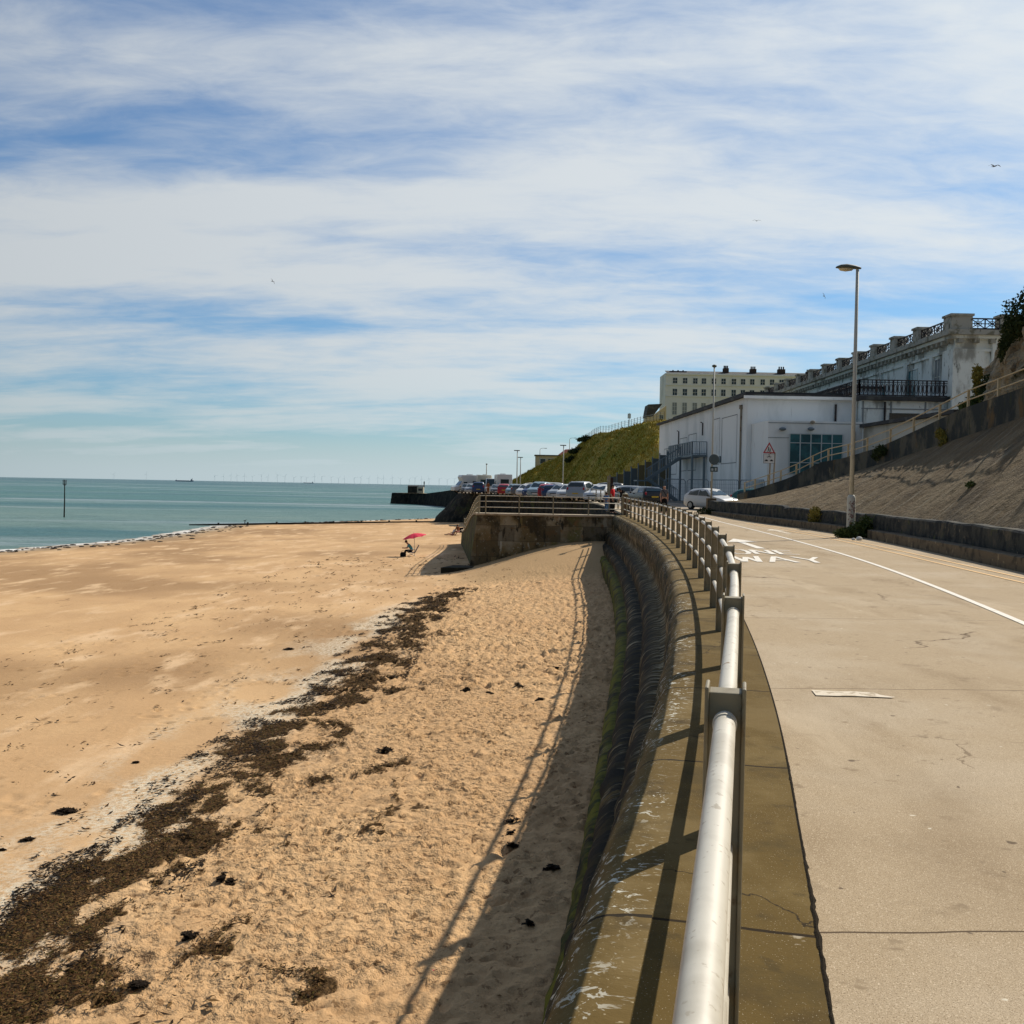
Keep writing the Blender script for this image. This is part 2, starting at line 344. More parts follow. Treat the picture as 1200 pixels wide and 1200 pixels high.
# ---------------------------------------------------------------- promenade wall, ledge and road
prof = [(-.33,0,0),(0,0,.33),(.27,0,.60-.27),(.38,-.003,.40),(.46,-.013,.47),(.515,-.046,.53),(.562,-.105,.60),(.60,-.19,.70),(.620,-.29,.80),(.638,-.40,.9),(.64,-.51,1.02),(.62,-.63,1.14),(.60,-.76,1.28),(.60,-.86,1.38),(.64,-.95,1.5),(.72,-1.0,1.6),
        (.745,-1.005,1.98),(.84,-1.02,2.1),(.95,-1.085,2.22),(1.02,-1.20,2.34),(1.045,-1.36,2.46),(1.03,-1.54,2.6),(1.045,-1.56,2.66),
        (1.10,-1.565,2.74),(1.22,-1.59,2.86),(1.33,-1.68,2.98),(1.385,-1.80,3.1),(1.37,-1.99,3.26),(1.385,-2.02,3.32),
        (1.44,-2.025,3.42),(1.54,-2.05,3.52),(1.63,-2.14,3.65),(1.67,-2.28,3.8),(1.69,-3.2,4.5)]
def refine(pf):
    # catmull refine in the round parts
    P = [np.array(p) for p in pf]; out = []
    for i in range(len(P)-1):
        a = P[max(i-1,0)]; b = P[i]; c = P[i+1]; d = P[min(i+2,len(P)-1)]
        sharp = np.linalg.norm(c[:2]-b[:2]) > .3 or i in (15,21,22,27,28)
        for t in ((0,) if sharp else (0,.5)):
            out.append(b if t == 0 else .5*((2*b)+(-a+c)*t+(2*a-5*b+4*c-d)*t*t+(-a+3*b-3*c+d)*t**3))
    out.append(P[-1]); return out
pr = refine(prof)
mb = MB(); uv = []; ys = np.concatenate([np.arange(-8,20,.25), np.arange(20,60.01,.5)]); s_acc = 0; rows = []; prev = None
for y in ys:
    x0 = rail(y)
    if prev: s_acc += math.hypot(x0-prev[0], y-prev[1])
    prev = (x0, y); row = []
    for j, (wd, z, v) in enumerate(pr):
        if wd < .3: jit = 0
        else:
            jit = .020*noise.noise(Vector((s_acc*1.3, v*2.2, 3)))+.014*noise.noise(Vector((s_acc*5, v*6, 9)))
            if v > 1.9: jit += .022*noise.noise(Vector((s_acc*2.1, v*2.2, 5)))+.022*noise.noise(Vector((s_acc*6, v*5, 8)))-.03*max(0, noise.noise(Vector((s_acc*3.2, v*.5, 2)))-.2)*2
            if wd > 1.386: wd = 1.386+(wd-1.386)*(.7+.3*float(smooth(5, 26, y)))
        if wd > .72: wd = .72+(wd-.72)*float(np.interp(y, [5.5,7.5,12,17], [.54,.66,.88,1.0]))
        px_, py_ = railoff(y, wd+jit); row.append((px_, py_, z+zr(y)+jit*.5)); uv.append((s_acc, v))
    rows.append(row)
nled = sum(1 for p in pr if p[0] < .28)
led = MB(); led.grid([r[:nled] for r in rows]); led.uv = [u for r in range(len(rows)) for u in uv[r*len(pr):r*len(pr)+nled]]
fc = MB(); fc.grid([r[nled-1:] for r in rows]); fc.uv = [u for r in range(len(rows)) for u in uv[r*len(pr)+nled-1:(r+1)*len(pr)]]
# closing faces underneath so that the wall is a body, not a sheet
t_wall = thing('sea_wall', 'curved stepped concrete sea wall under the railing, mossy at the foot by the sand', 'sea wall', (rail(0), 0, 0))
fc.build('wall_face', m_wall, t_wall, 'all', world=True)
addlines(m_ledge, blot(.9, .48, .64, (.19,.135,.055), .7, 2)); addlines(m_ledge, blot(1.3, .52, .66, (.085,.06,.022), .75, 4)); addlines(m_ledge, blot(5, .60, .68, (.07,.05,.02), .6, 6)); addlines(m_ledge, cracks(.7, .006, .55, .62, (.04,.028,.014), 3)); addlines(m_ledge, blot(2.2, .68, .71, (.40,.34,.24), .9, 14))
addlines(m_ledge, joints((1,0,0), 2.33, .024, (.03,.02,.01), 'UV', .06, 2.5, 1.89))
lo_ = led.build('wall_top', m_ledge, t_wall, world=True)
# road
mb = MB(); P = []
for y in np.concatenate([np.arange(-8, 60, 1.0), np.arange(60, 75, 2)]):
    yy = min(y, 59.9); a = railoff(yy, -.33)[0]+.012 if y < 60 else rail(59.9)+.35
    b = kerb(min(y, 70))+.15
    P.append([(a+(b-a)*k/6, y, zr(y)-.004) for k in range(7)])
struct(MB().grid(P).build('road', m_road))
# soil in the joint between ledge and road
mb = MB(); mb.grid([[(railoff(y,-.322)[0], y, zr(y)-.02), (railoff(y,-.352)[0], y, zr(y)-.02)] for y in np.arange(-8, 59.9, .5)])
jt = MAT('joint_soil', (.022,.016,.009), .95, .1, bumps=[(120,.8,.01)])
mb2 = MB(); Pj = []
for y in np.arange(-2, 40, .03):
    k = max(0.0, .5+.9*noise.noise(Vector((y*.9, 0, 0)))); n1 = noise.noise(Vector((y*9, 2, 0))); n2 = noise.noise(Vector((y*11, 7, 0))); n3 = noise.noise(Vector((y*38, 7, 0)))
    k *= .25+.75*float(smooth(8,4,y)); n4 = noise.noise(Vector((y*55, 3, 0))); wl_ = .003+k*.008*(1+n1)*(1+1.6*n3); wr_ = .003+k*.007*(1+n2)*(1+1.6*n4); a = railoff(y, -.338+wl_); b = railoff(y, -.338-wr_)
    Pj.append([(a[0],a[1],.0018),((a[0]+b[0])/2,a[1],.004+.004*k),(b[0],b[1],.0022)])
struct(mb2.grid(Pj).build('joint_dirt', jt))
# car park and promenade sheet beyond, follows the far edge
EDGE = [(6.5,60.0),(6.62,68),(6.55,77),(6.2,90),(5.5,104),(4,120),(2.3,131),(0,141),(-2.6,147),(-5,150.5),(-7.2,154),(-8.4,158),(-8.8,170),(-9.5,200),(-10.5,292)]
m_park = MAT('car_park_surface', (.30,.25,.19), .9, .2, layers=[((.18,.15,.12), .15, .45, .65, (1,1,1), 5, 1), ((.36,.31,.24), .6, .55, .7)], bumps=[(30,.3,.01)])
P = []
for y in list(np.arange(60, 90, 3))+list(np.arange(90, 345, 5)):
    a = np.interp(y, [e[1] for e in EDGE]+[350], [e[0] for e in EDGE]+[-11]); P.append([(a+(75-a)*k/5, y, zr(y)-.009) for k in range(6)])
struct(MB().grid(P).build('car_park_ground', m_park))
# hinterland beside the road, under the cliff, so the land carries on
struct(MB().grid([[(x, y, -.35) for x in (13.5, 40, 90)] for y in (-30, 20, 60)]).build('hinterland_ground', m_park))

# road markings, 4 mm steps
def strip(line, wd, ys, z0=.004):
    P = []
    for y in ys:
        x = line(y); P.append([(x-wd/2, y, zr(y)+z0), (x+wd/2, y, zr(y)+z0)])
    return MB().grid(P)
wl = lambda y: float(cinterp(y, np.array([-8,5,13.2,23.8,34.3,45,55,64.]), np.array([1.9,4.85,6.6,8.37,9.45,10.25,10.85,11.2])))
yl = lambda y: float(cinterp(y, np.array([-8,5,20.8,34.9,50.]), np.array([7.5,8.75,10.22,11.55,12.1])))
tag(strip(wl, .11, np.arange(-4, 64, 1.)).build('lane_line', m_paint), 'solid white line painted along the road, curving from the right edge', 'road marking')
for k, off in ((0, 0), (1, -.45)):
    tag(strip(lambda y: yl(y)+off, .085, np.arange(-4, 52, 1.)).build('yellow_line', m_pyel), ['yellow painted line nearest the kerb, one of the double pair', 'yellow painted line of the double pair on its lane side'][k], 'road marking', 'double yellow lines along the kerb')
def stroke(mb, a, b, wd, wd2=None, z=.0042):
    a, b = np.array(a), np.array(b); d = (b-a)/np.linalg.norm(b-a); n_ = np.array((-d[1], d[0])); wd2 = wd2 or wd
    mb.add([(*(a-n_*wd/2), z), (*(a+n_*wd/2), z), (*(b+n_*wd2/2), z), (*(b-n_*wd2/2), z)], [(0,3,2,1)])
LET = {'W': [((0,1),(.22,0)),((.22,0),(.5,.8)),((.5,.8),(.78,0)),((.78,0),(1,1))], 'A': [((0,0),(.5,1)),((.5,1),(1,0)),((.22,.35),(.78,.35))],
       'Y': [((0,1),(.5,.48)),((1,1),(.5,.48)),((.5,.5),(.5,0))], 'O': [((.2,0),(.8,0)),((.8,0),(1,.3)),((1,.3),(1,.7)),((1,.7),(.8,1)),((.8,1),(.2,1)),((.2,1),(0,.7)),((0,.7),(0,.3)),((0,.3),(.2,0))],
       'N': [((.08,0),(.08,1)),((.08,1),(.92,0)),((.92,0),(.92,1))], 'E': [((.1,0),(.1,1)),((.1,.96),(1,.96)),((.1,.5),(.85,.5)),((.1,.04),(1,.04))]}
def word(txt, x0, x1, y0, y1, shear=.12):
    mb = MB(); n_ = len(txt); cw = (x1-x0)/(n_+.25*(n_-1)); z = .0042
    for i, ch in enumerate(txt):
        ox = x0+i*cw*1.25
        for (a, b) in LET[ch]:
            z += .0004
            f = lambda p: (ox+p[0]*cw+shear*(p[1]*(y1-y0)), y0+p[1]*(y1-y0))
            stroke(mb, f(a), f(b), .13, z=z)
    return mb
t = thing('road_lettering', 'ONE WAY painted in white capitals on the road beside the railing', 'road marking', (6, 24, 0))
word('WAY', 5.25, 7.35, 23.5, 25.5).build('word', m_paint, t, world=True)
word('ONE', 5.7, 7.45, 26.4, 28.2).build('word', m_paint, t, world=True)
mb = MB(); stroke(mb, (7.08,29.0), (7.3,32.8), .26, .2); mb.add([(6.85,32.4,.0046),(7.85,32.6,.0046),(7.5,34.6,.0046)], [(0,1,2)])
tag(mb.build('road_arrow', m_paint), 'white arrow painted on the road just beyond the words ONE WAY', 'road marking')
mb = MB(); stroke(mb, (10.75,39.6), (10.95,42.4), .22); mb.add([(10.5,42.2,.0046),(11.4,42.2,.0046),(11.1,44.0,.0046)], [(0,1,2)])
tag(mb.build('road_arrow', m_pworn), 'worn white arrow in the kerbside lane right of the white line', 'road marking')
mb = MB(); mb.add([(2.46,8.16,.004),(2.62,8.15,.004),(2.80,8.155,.004),(3.05,8.12,.004),(3.09,8.15,.004),(3.0,8.22,.004),(2.98,8.31,.004),(2.83,8.35,.004),(2.7,8.34,.004),(2.49,8.38,.004)], [tuple(range(10))])
tag(mb.build('worn_dash', m_pworn), 'worn white paint dash across the slab joint in the near lane', 'road marking')

# ---------------------------------------------------------------- kerb step, low wall, apron, parapet
UP = [(14.2,-8,8.0),(15.3,8,7.0),(16.5,20,5.95),(17.3,28,5.2),(18.0,36,4.45),(18.3,42,3.95),(18.45,52,3.05),(18.0,60,2.16),(17.3,66,1.40),(15.8,72,.95)]
uy = np.array([u[1] for u in UP], float); ux = np.array([u[0] for u in UP]); uz = np.array([u[2] for u in UP])
fx = lambda y: float(cinterp(y, uy, ux)); fz = lambda y: float(cinterp(y, uy, uz))
YS = np.arange(-8, 66.01, .5)
def jn(y, s, a): return a*noise.noise(Vector((y*s, s, 0)))
P = []
for y in YS:
    k = kerb(y); h = .32+jn(y, 1.1, .02); P.append([(k,y,-.05),(k+jn(y,2,.015),y,h-.02),(k+.03,y,h),(k+.36,y,h+.005),(k+.36,y,.1)])
gap = lambda y: 36.6 < y < 38.2
P1 = [p for p, y in zip(P, YS) if y <= 36.6]; P2 = [p for p, y in zip(P, YS) if y >= 38.2]
mb = MB(); mb.grid(P1); mb.grid(P2)
tag(mb.build('kerb_step', m_kerb), 'low stone kerb step with pale top edge along the right side of the road', 'kerb')
P = []
for y in YS:
    k = kerb(y)+.34; h = (.86 if y < 50 else .95) + jn(y, .7, .05)+jn(y, 4, .035)
    P.append([(k+jn(y,3,.03),y,.2),(k+.02+jn(y,5,.03),y,h-.05),(k+.06,y,h),(k+.30,y,h+.01),(k+.34,y,h-.04)])
mb = MB(); mb.grid(P); n_ = len(P[0]); mb.f.append(tuple(range(len(mb.v)-n_, len(mb.v))))
tag(mb.build('low_wall', m_dark, None, False), 'low dark weathered wall behind the kerb step, chipped along its top', 'wall')
m_apron = MAT('apron_concrete', (.155,.112,.062), .95, .1,
  layers=[((.205,.155,.09), .35, .45, .6, (1,1,1), 6, 1), ((.09,.07,.045), .5, .52, .68, (1,1,1), 6, 2), ((.15,.11,.07), 22, .52, .66, (1,1,1), 4, 4)], bumps=[(3,.8,.14), (10,.8,.06), (30,.7,.025)])
def apr(n, l):
    uvn = n.new('ShaderNodeUVMap'); uvn.uv_map = 'UVMap'; mp = n.new('ShaderNodeMapping'); l(uvn.outputs[0], mp.inputs[0]); mp.inputs['Scale'].default_value = (3.2, .22, 1)
    z = n.new('ShaderNodeTexNoise'); l(mp.outputs[0], z.inputs['Vector']); z.inputs['Scale'].default_value = 1; z.inputs['Detail'].default_value = 7; z.inputs['Roughness'].default_value = .65
    q = n.new('ShaderNodeMapRange'); q.interpolation_type = 'SMOOTHSTEP'; l(z.outputs[0], q.inputs[0]); q.inputs[1].default_value = .58; q.inputs[2].default_value = .74
    return q.outputs[0], (.075,.062,.048)
addlines(m_apron, apr)
def apr2(n, l):
    uvn = n.new('ShaderNodeUVMap'); uvn.uv_map = 'UVMap'; mp = n.new('ShaderNodeMapping'); l(uvn.outputs[0], mp.inputs[0]); mp.inputs['Scale'].default_value = (5, .5, 1); mp.inputs['Location'].default_value = (9,3,0)
    z = n.new('ShaderNodeTexNoise'); l(mp.outputs[0], z.inputs['Vector']); z.inputs['Scale'].default_value = 1; z.inputs['Detail'].default_value = 7
    q = n.new('ShaderNodeMapRange'); q.interpolation_type = 'SMOOTHSTEP'; l(z.outputs[0], q.inputs[0]); q.inputs[1].default_value = .56; q.inputs[2].default_value = .68
    return q.outputs[0], (.24,.20,.135)
addlines(m_apron, apr2)
mb = MB(); P = []; uv = []
for y in np.arange(-8, 66.01, .2):
    x0, z0 = kerb(y)+.66, .80; x1, z1 = fx(y)+.02, fz(y)+.02; row = []
    L_ = math.hypot(x1-x0, z1-z0); flat_ = min(1, max(.12, (z1-z0)/1.8))
    for k in range(31):
        t_ = k/30; x = x0+(x1-x0)*t_; z = z0+(z1-z0)*t_
        sl_ = y - t_*L_*.15
        rg_ = flat_*(.06*noise.noise(Vector((sl_*.8, t_*1.5, 0)))+.045*noise.noise(Vector((sl_*2.6, t_*3, 4)))+.03*noise.noise(Vector((sl_*7, t_*9, 7))))
        crack = abs(((sl_+.4*noise.noise(Vector((t_*2,y*.02,5))))/3.1) % 1-.5)*3.1
        rg_ -= .07*flat_*math.exp(-(crack/.05)**2)*(t_ > .04)
        fade = min(1, t_*8, (1-t_)*8)
        row.append((x-rg_*.6*fade, y, z+rg_*.8*fade)); uv.append((sl_, t_*L_))
    P.append(row)
mb.grid(P); mb.uv = uv
struct(mb.build('slope', m_apron, None, 'all'))
# parapet following the ramp, with steps in its top
PT = [(-8,1.05),(36,1.05),(42,1.19),(52,.87),(57,1.0),(60,1.22),(67,.88),(72,.4)]
ph = lambda y: float(np.interp(y, [p[0] for p in PT], [p[1] for p in PT]))
P = []
for y in np.arange(-8, 72.01, .5):
    x, z = fx(y), fz(y); h = ph(y)+jn(y, 2, .02)
    P.append([(x,y,z-.9),(x+jn(y,1.5,.03),y,z+h*.5),(x+.01,y,z+h),(x+.36,y,z+h+.01),(x+.37,y,z-.2)])
mb = MB(); mb.grid(P); mb.f.append(tuple(range(len(mb.v)-5, len(mb.v))))
t_par = tag(mb.build('parapet_wall', m_parapet), 'stained parapet wall climbing to the right above the concrete slope', 'wall')
# ramp surface behind parapet
struct(MB().grid([[(fx(y)+.35,y,fz(y)-.1),(fx(y)+3.4,y,fz(y)-.1)] for y in np.arange(-8, 72.01, 2)]).build('ramp_path', m_park))

# ---------------------------------------------------------------- slipway block
m_block = MAT('block_concrete', (.20,.145,.065), .9, .2,
  layers=[((.32,.27,.18), .5, .48, .62, (1,1,.8), 6, 1), ((.06,.045,.022), 1.1, .5, .62, (1,1,.8), 6, 2), ((.03,.028,.018), 3.2, .56, .66, (1,1,.35), 6, 3), ((.17,.15,.05), .8, .58, .68, (1,1,.5), 4, 5), ((.38,.34,.25), 7, .60, .68, (1,1,1), 5, 6), ((.26,.15,.06), 1.7, .58, .68, (1,1,1), 6, 8), ((.42,.38,.28), 2.3, .63, .66, (1,1,.25), 7, 9)],
  bumps=[(5,.5,.04), (30,.4,.012)])
def brickf(n, l):
    tcn = n.new('ShaderNodeTexCoord'); mp = n.new('ShaderNodeMapping'); l(tcn.outputs['Object'], mp.inputs[0]); mp.inputs['Rotation'].default_value = (R(90),0,0)
    bt = n.new('ShaderNodeTexBrick'); l(mp.outputs[0], bt.inputs['Vector']); bt.inputs['Scale'].default_value = 1; bt.inputs['Brick Width'].default_value = 1.35; bt.inputs['Row Height'].default_value = .92; bt.inputs['Mortar Size'].default_value = .018
    bt.inputs['Color1'].default_value = (0,0,0,1); bt.inputs['Color2'].default_value = (0,0,0,1); bt.inputs['Mortar'].default_value = (1,1,1,1); bt.offset = .37
    q = n.new('ShaderNodeMath'); q.operation = 'MULTIPLY'; l(bt.outputs['Fac'], q.inputs[0]); q.inputs[1].default_value = .6
    return q.outputs[0], (.06,.045,.025)
addlines(m_block, brickf)
def brickp(n, l):
    tcn = n.new('ShaderNodeTexCoord'); mp = n.new('ShaderNodeMapping'); l(tcn.outputs['Object'], mp.inputs[0]); mp.inputs['Rotation'].default_value = (R(90),0,0)
    bt = n.new('ShaderNodeTexBrick'); l(mp.outputs[0], bt.inputs['Vector']); bt.inputs['Scale'].default_value = 1; bt.inputs['Brick Width'].default_value = 1.35; bt.inputs['Row Height'].default_value = .92; bt.inputs['Mortar Size'].default_value = 0
    bt.inputs['Color1'].default_value = (0,0,0,1); bt.inputs['Color2'].default_value = (1,1,1,1); bt.offset = .37
    q = n.new('ShaderNodeMapRange'); l(bt.outputs['Color'], q.inputs[0]); q.inputs[1].default_value = .55; q.inputs[2].default_value = .95; q.inputs[3].default_value = 0; q.inputs[4].default_value = .65
    return q.outputs[0], (.055,.045,.028)
addlines(m_block, brickp)
m_lip = MAT('pale_coping', (.46,.38,.27), .9, .2, layers=[((.28,.22,.14), 1.5, .5, .7)], bumps=[(20,.3,.01)])
m_moss = MAT('mossy_concrete', (.085,.07,.03), .9, .2, layers=[((.15,.16,.03), 1.2, .48, .6, (1,1,.3), 5, 1), ((.02,.018,.01), 2, .5, .6, (1,1,.4), 6, 2), ((.2,.16,.09), 1.4, .6, .7, (1,1,.3), 5, 3)], bumps=[(8,.6,.05)])
m_wedge_shade = MAT('wedge_shade_dark', (.03,.028,.018), .9, .15, layers=[((.07,.06,.03), 2, .5, .65)])  # near-black colour standing in for shade at the block corner
t_blk = thing('slipway_wall', 'stained concrete block wall across the beach, railed on top, at the foot of the slipway', 'wall', (2, 60, -2.5))
mb = MB(); nx = 30; P = []
for k in range(nx+1):
    x = -2.0+8.45*k/nx; P.append([])
    for j in range(13):
        z = -4.2+4.12*j/12; ba = .035*(-z); P[-1].append((x - (0.14*(-z))*(1-k/nx)**6, 60.0-ba+.03*noise.noise(Vector((x*1.4, z*1.4, 0))), z))
mb.grid(P); mb.build('front_face', m_block, t_blk, 'all', world=True)
MB().slab([(-4.0,58.2,-4.4),(-.2,58.9,-4.4),(-.2,60.2,-4.4),(-3.4,60.2,-4.4)],(0,0,1.34)).build('toe', m_wedge_shade, t_blk, world=True)  # low dark wedge added where shade lies beside the block
MB().box(-2.02, 6.4, 59.93, 61.3, -.085, .035).build('coping', m_lip, t_blk, world=True, bevel=.02)
# outer wall runs away and down beside the slipway
t_out = thing('slipway_outer_wall', 'mossy sloping side wall of the slipway going down to the sand', 'wall', (-2, 61, -2.5))
P = []; Q = []
for k in range(18):
    f = k/17; y = 60.02+33*f; x = -2.02-2.5*f; zt = -.1-2.4*smooth(.03, 1, f); zb = -4.9
    P.append([(x-.12*(-zb+zt)*.5, y, zb), (x-.03, y, zt-.25), (x, y, zt)]); Q.append((x, y, zt))
P[0][0] = (-2.58, 60.02, -4.9)
mb = MB(); mb.grid(P); mb.build('side_face', m_moss, t_out, world=True)
mb = MB()
for a, b in zip(Q[:-1], Q[1:]): mb.slab([(a[0]-.06,a[1],a[2]), (a[0]+.5,a[1],a[2]), (b[0]+.5,b[1],b[2]), (b[0]-.06,b[1],b[2])], (0,0,.12))
mb.build('coping', m_lip, t_out, world=True)
mb = MB()
for a, b in zip(Q[:-1], Q[1:]): mb.add([(a[0]+.48,a[1],a[2]),(b[0]+.48,b[1],b[2]),(b[0]+.48,b[1],-4.9),(a[0]+.48,a[1],-4.9)], [(0,1,2,3)])
mb.build('inner_face', m_dark, t_out, world=True)
OUTQ = Q
# slipway surface
struct(MB().grid([[(-1.6-2.4*f, 61.3+31*f, -.35-3.6*f-.4*(f>0)), (6.5, 61.3+31*f, -.35-3.6*f-.4*(f>0))] for f in np.linspace(0, 1, 12)]).build('slipway', m_dark))
# retaining wall of the car park around the edge, out to the bastion
m_rock = MAT('dark_harbour_wall', (.035,.032,.024), .95, .15, layers=[((.085,.07,.045), 1.2, .5, .65, (1,1,1), 6, 1), ((.012,.014,.012), .7, .45, .6, (1,1,1), 6, 2), ((.05,.06,.02), .3, .55, .65, (1,1,1), 6, 4)], bumps=[(1.5,.8,.25), (8,.6,.08)])
mb = MB(); P = []
pts = []
for (a, b) in zip(EDGE[:-1], EDGE[1:]):
    n_ = max(2, int(math.hypot(b[0]-a[0], b[1]-a[1])/1.5))
    for k in range(n_): pts.append((a[0]+(b[0]-a[0])*k/n_, a[1]+(b[1]-a[1])*k/n_))
pts.append(EDGE[-1])
for i, (x, y) in enumerate(pts):
    a = pts[max(i-1,0)]; b = pts[min(i+1,len(pts)-1)]; dx, dy = b[0]-a[0], b[1]-a[1]; L_ = math.hypot(dx, dy); nx_, ny_ = -dy/L_, dx/L_
    bat = .08+ .75*float(smooth(147, 160, y)); row = []
    for j in range(11):
        t_ = j/10; z = zr(y)-.02-t_*6.3; o_ = bat*t_*6.3+(.5*noise.noise(Vector((x*.7, y*.7, z*.8)))+.3*noise.noise(Vector((x*2, y*2, z*2))))*t_*(.15+1.3*float(smooth(147,160,y)))
        row.append((x+nx_*o_, y+ny_*o_, z))
    P.append(row)
mb.grid(P)
t_ret = thing('retaining_wall', 'dark retaining wall under the car park edge, ending in a rugged sloping bastion', 'wall', (0, 141, -3))
mb.build('wall_face', m_rock, t_ret, world=True)
mb = MB()
for i in range(len(pts)-1):
    (x, y), (x2, y2) = pts[i], pts[i+1]; mb.slab([(x,y,zr(y)-.03),(x2,y2,zr(y2)-.03),(x2+.5,y2+.3,zr(y2)-.03),(x+.5,y+.3,zr(y)-.03)], (0,0,.11))
mb.build('coping', m_lip, t_ret, world=True)
# ---------------------------------------------------------------- beach
SEA_Z = -4.9
def vnoise(x, y, seed=0):
    """numpy gradient noise about -1..1"""
    r = np.random.default_rng(seed); G = r.random((256,256))*2*PI
    xi = np.floor(x).astype(int); yi = np.floor(y).astype(int); xf = x-xi; yf = y-yi
    def g(i, j, dx, dy):
        a = G[(xi+i) & 255, (yi+j) & 255]; return np.cos(a)*dx+np.sin(a)*dy
    u = xf**3*(xf*(6*xf-15)+10); v = yf**3*(yf*(6*yf-15)+10)
    return 1.5*((g(0,0,xf,yf)*(1-u)+g(1,0,xf-1,yf)*u)*(1-v)+(g(0,1,xf,yf-1)*(1-u)+g(1,1,xf-1,yf-1)*u)*v)
def fbm(x, y, seed=0, o=4, gain=.5):
    t = 0; a = 1; s = 0
    for k in range(o): t = t+a*vnoise(x*2**k+k*17.3, y*2**k-k*9.1, seed+k); s += a; a *= gain
    return t/s*1.4
wallx = np.array([railoff(min(y,59.9), 1.55)[0] for y in np.arange(-10, 61, 1.)])
def xw(Y):
    Y = np.asarray(Y, float); a = np.interp(Y, np.arange(-10, 61, 1.), wallx)
    return np.where(Y > 60, np.interp(Y, [60, 93, 150, 200], [wallx[-1], 4.0, 1.5, -4]), a)
def beach_z(X, Y):
    u = np.maximum(xw(Y)-X, 0); z = -2.35-.008*np.minimum(Y, 110)-.07*np.minimum(u, 8)-.03*np.maximum(u-8, 0)
    z = z-.020*np.maximum(Y-150, 0)
    slope_ = smooth(48.5, 60, Y)*smooth(9.5, 1.0, u)        # drifted slope up against the block
    z = z+1.35*np.where(Y < 61.5, slope_, slope_*0)
    return z
xs = [-75]; 
while xs[-1] < 8.0:
    x = xs[-1]; d = .06 if -7.5 < x < 6.0 else (.09 if -11 < x <= -7.5 else max(.09, (abs(x+11))*.035)); xs.append(x+d)
yv = [-8.0]
while yv[-1] < 262:
    y = yv[-1]; d = .25 if y < 6.5 else (.055 if y < 19 else max(.055, (y-19)*.0065+.055)); yv.append(y+d)
X, Y = np.meshgrid(np.array(xs), np.array(yv)); Z = beach_z(X, Y); U = np.maximum(xw(Y)-X, 0)
weedc = np.interp(Y, [-8,8,10,13,15.7,18.6,22.7,30.8,40,47], [-4.2,-4.3,-4.55,-4.05,-4.0,-3.9,-3.45,-3.35,-3.3,-2.4])
trod = smooth(-.6, 1.2, X-weedc)*smooth(56.5, 50, Y)*smooth(-1, 2, U+.8)     # trodden dry sand on the wall side
left = 1-smooth(-1.5, .5, X-weedc)
wx = X+.3*fbm(X*.7, Y*.7, 5, 2); wy = Y+.3*fbm(X*.7, Y*.7, 8, 2)
rough = .034*fbm(wx*1.2, wy*1.2, 11, 3)+.022*fbm(wx*4.2, wy*4.2, 21, 3)+.026*fbm(wx*9, wy*9, 31, 2)
Z = Z+trod*rough + left*(.03*fbm(X*.35, Y*.35, 41, 3)+.004*fbm(X*6,Y*6,44,2)) + (1-trod)*(1-left)*.012*fbm(X*5, Y*5, 47, 3)*smooth(56.5,50,Y)
xa = np.array(xs); ya = np.array(yv)
def dents(n, fx_, fy_, depth, size):
    for _ in range(n):
        x, y = fx_(), fy_(); s = size*rng.uniform(.7, 1.3); a = rng.uniform(0, PI); dp = depth*rng.uniform(.6, 1.3)
        i0, i1 = np.searchsorted(ya, y-2.2*s), np.searchsorted(ya, y+2.2*s); j0, j1 = np.searchsorted(xa, x-2.2*s), np.searchsorted(xa, x+2.2*s)
        if i1 <= i0 or j1 <= j0: continue
        dx = X[i0:i1, j0:j1]-x; dy = Y[i0:i1, j0:j1]-y; c, s_ = math.cos(a), math.sin(a)
        q = ((dx*c+dy*s_)/(s*1.25))**2+((-dx*s_+dy*c)/(s*.75))**2
        Z[i0:i1, j0:j1] += dp*(-np.exp(-q*1.6)+.45*np.exp(-(np.sqrt(q)-1.35)**2*7))
dents(7500, lambda: rng.uniform(-4.0, 3.2), lambda: 4+rng.random()**.8*30, .038, .065)
dents(500, lambda: rng.uniform(-4.0, 3.2), lambda: 4+rng.random()**.8*30, .05, .12)
dents(3600, lambda: rng.uniform(-3.6, 4.5), lambda: rng.uniform(22, 50), .05, .14)
# lines of single footprints over the smooth lower beach
for _ in range(110):
    x, y = rng.uniform(-22, -5.0), rng.uniform(8, 70); a = rng.normal(0, .6)+PI/2*(rng.random() < .8)+.2
    for k in range(rng.integers(8, 34)):
        x += .62*math.cos(a); y += .62*math.sin(a); a += rng.normal(0, .08)
        if x > np.interp(y, [10,46],[-5.6,-4.6]): break
        dents(1, lambda: x+(-1)**k*.11, lambda: y, .035, .13)
me = bpy.data.meshes.new('beach'); ny_, nx_ = X.shape
co = np.stack([X, Y, Z], -1).reshape(-1, 3); me.vertices.add(len(co)); me.vertices.foreach_set('co', co.ravel())
idx = np.arange(ny_*nx_).reshape(ny_, nx_); q = np.stack([idx[:-1,:-1], idx[:-1,1:], idx[1:,1:], idx[1:,:-1]], -1).reshape(-1, 4)
me.loops.add(q.size); me.loops.foreach_set('vertex_index', q.ravel()); me.polygons.add(len(q)); me.polygons.foreach_set('loop_start', np.arange(0, q.size, 4)); me.polygons.foreach_set('loop_total', np.full(len(q), 4)); me.update(); me.validate()
me.polygons.foreach_set('use_smooth', [True]*len(me.polygons))
beach = bpy.data.objects.new('beach', me); C.objects.link(beach); struct(beach)
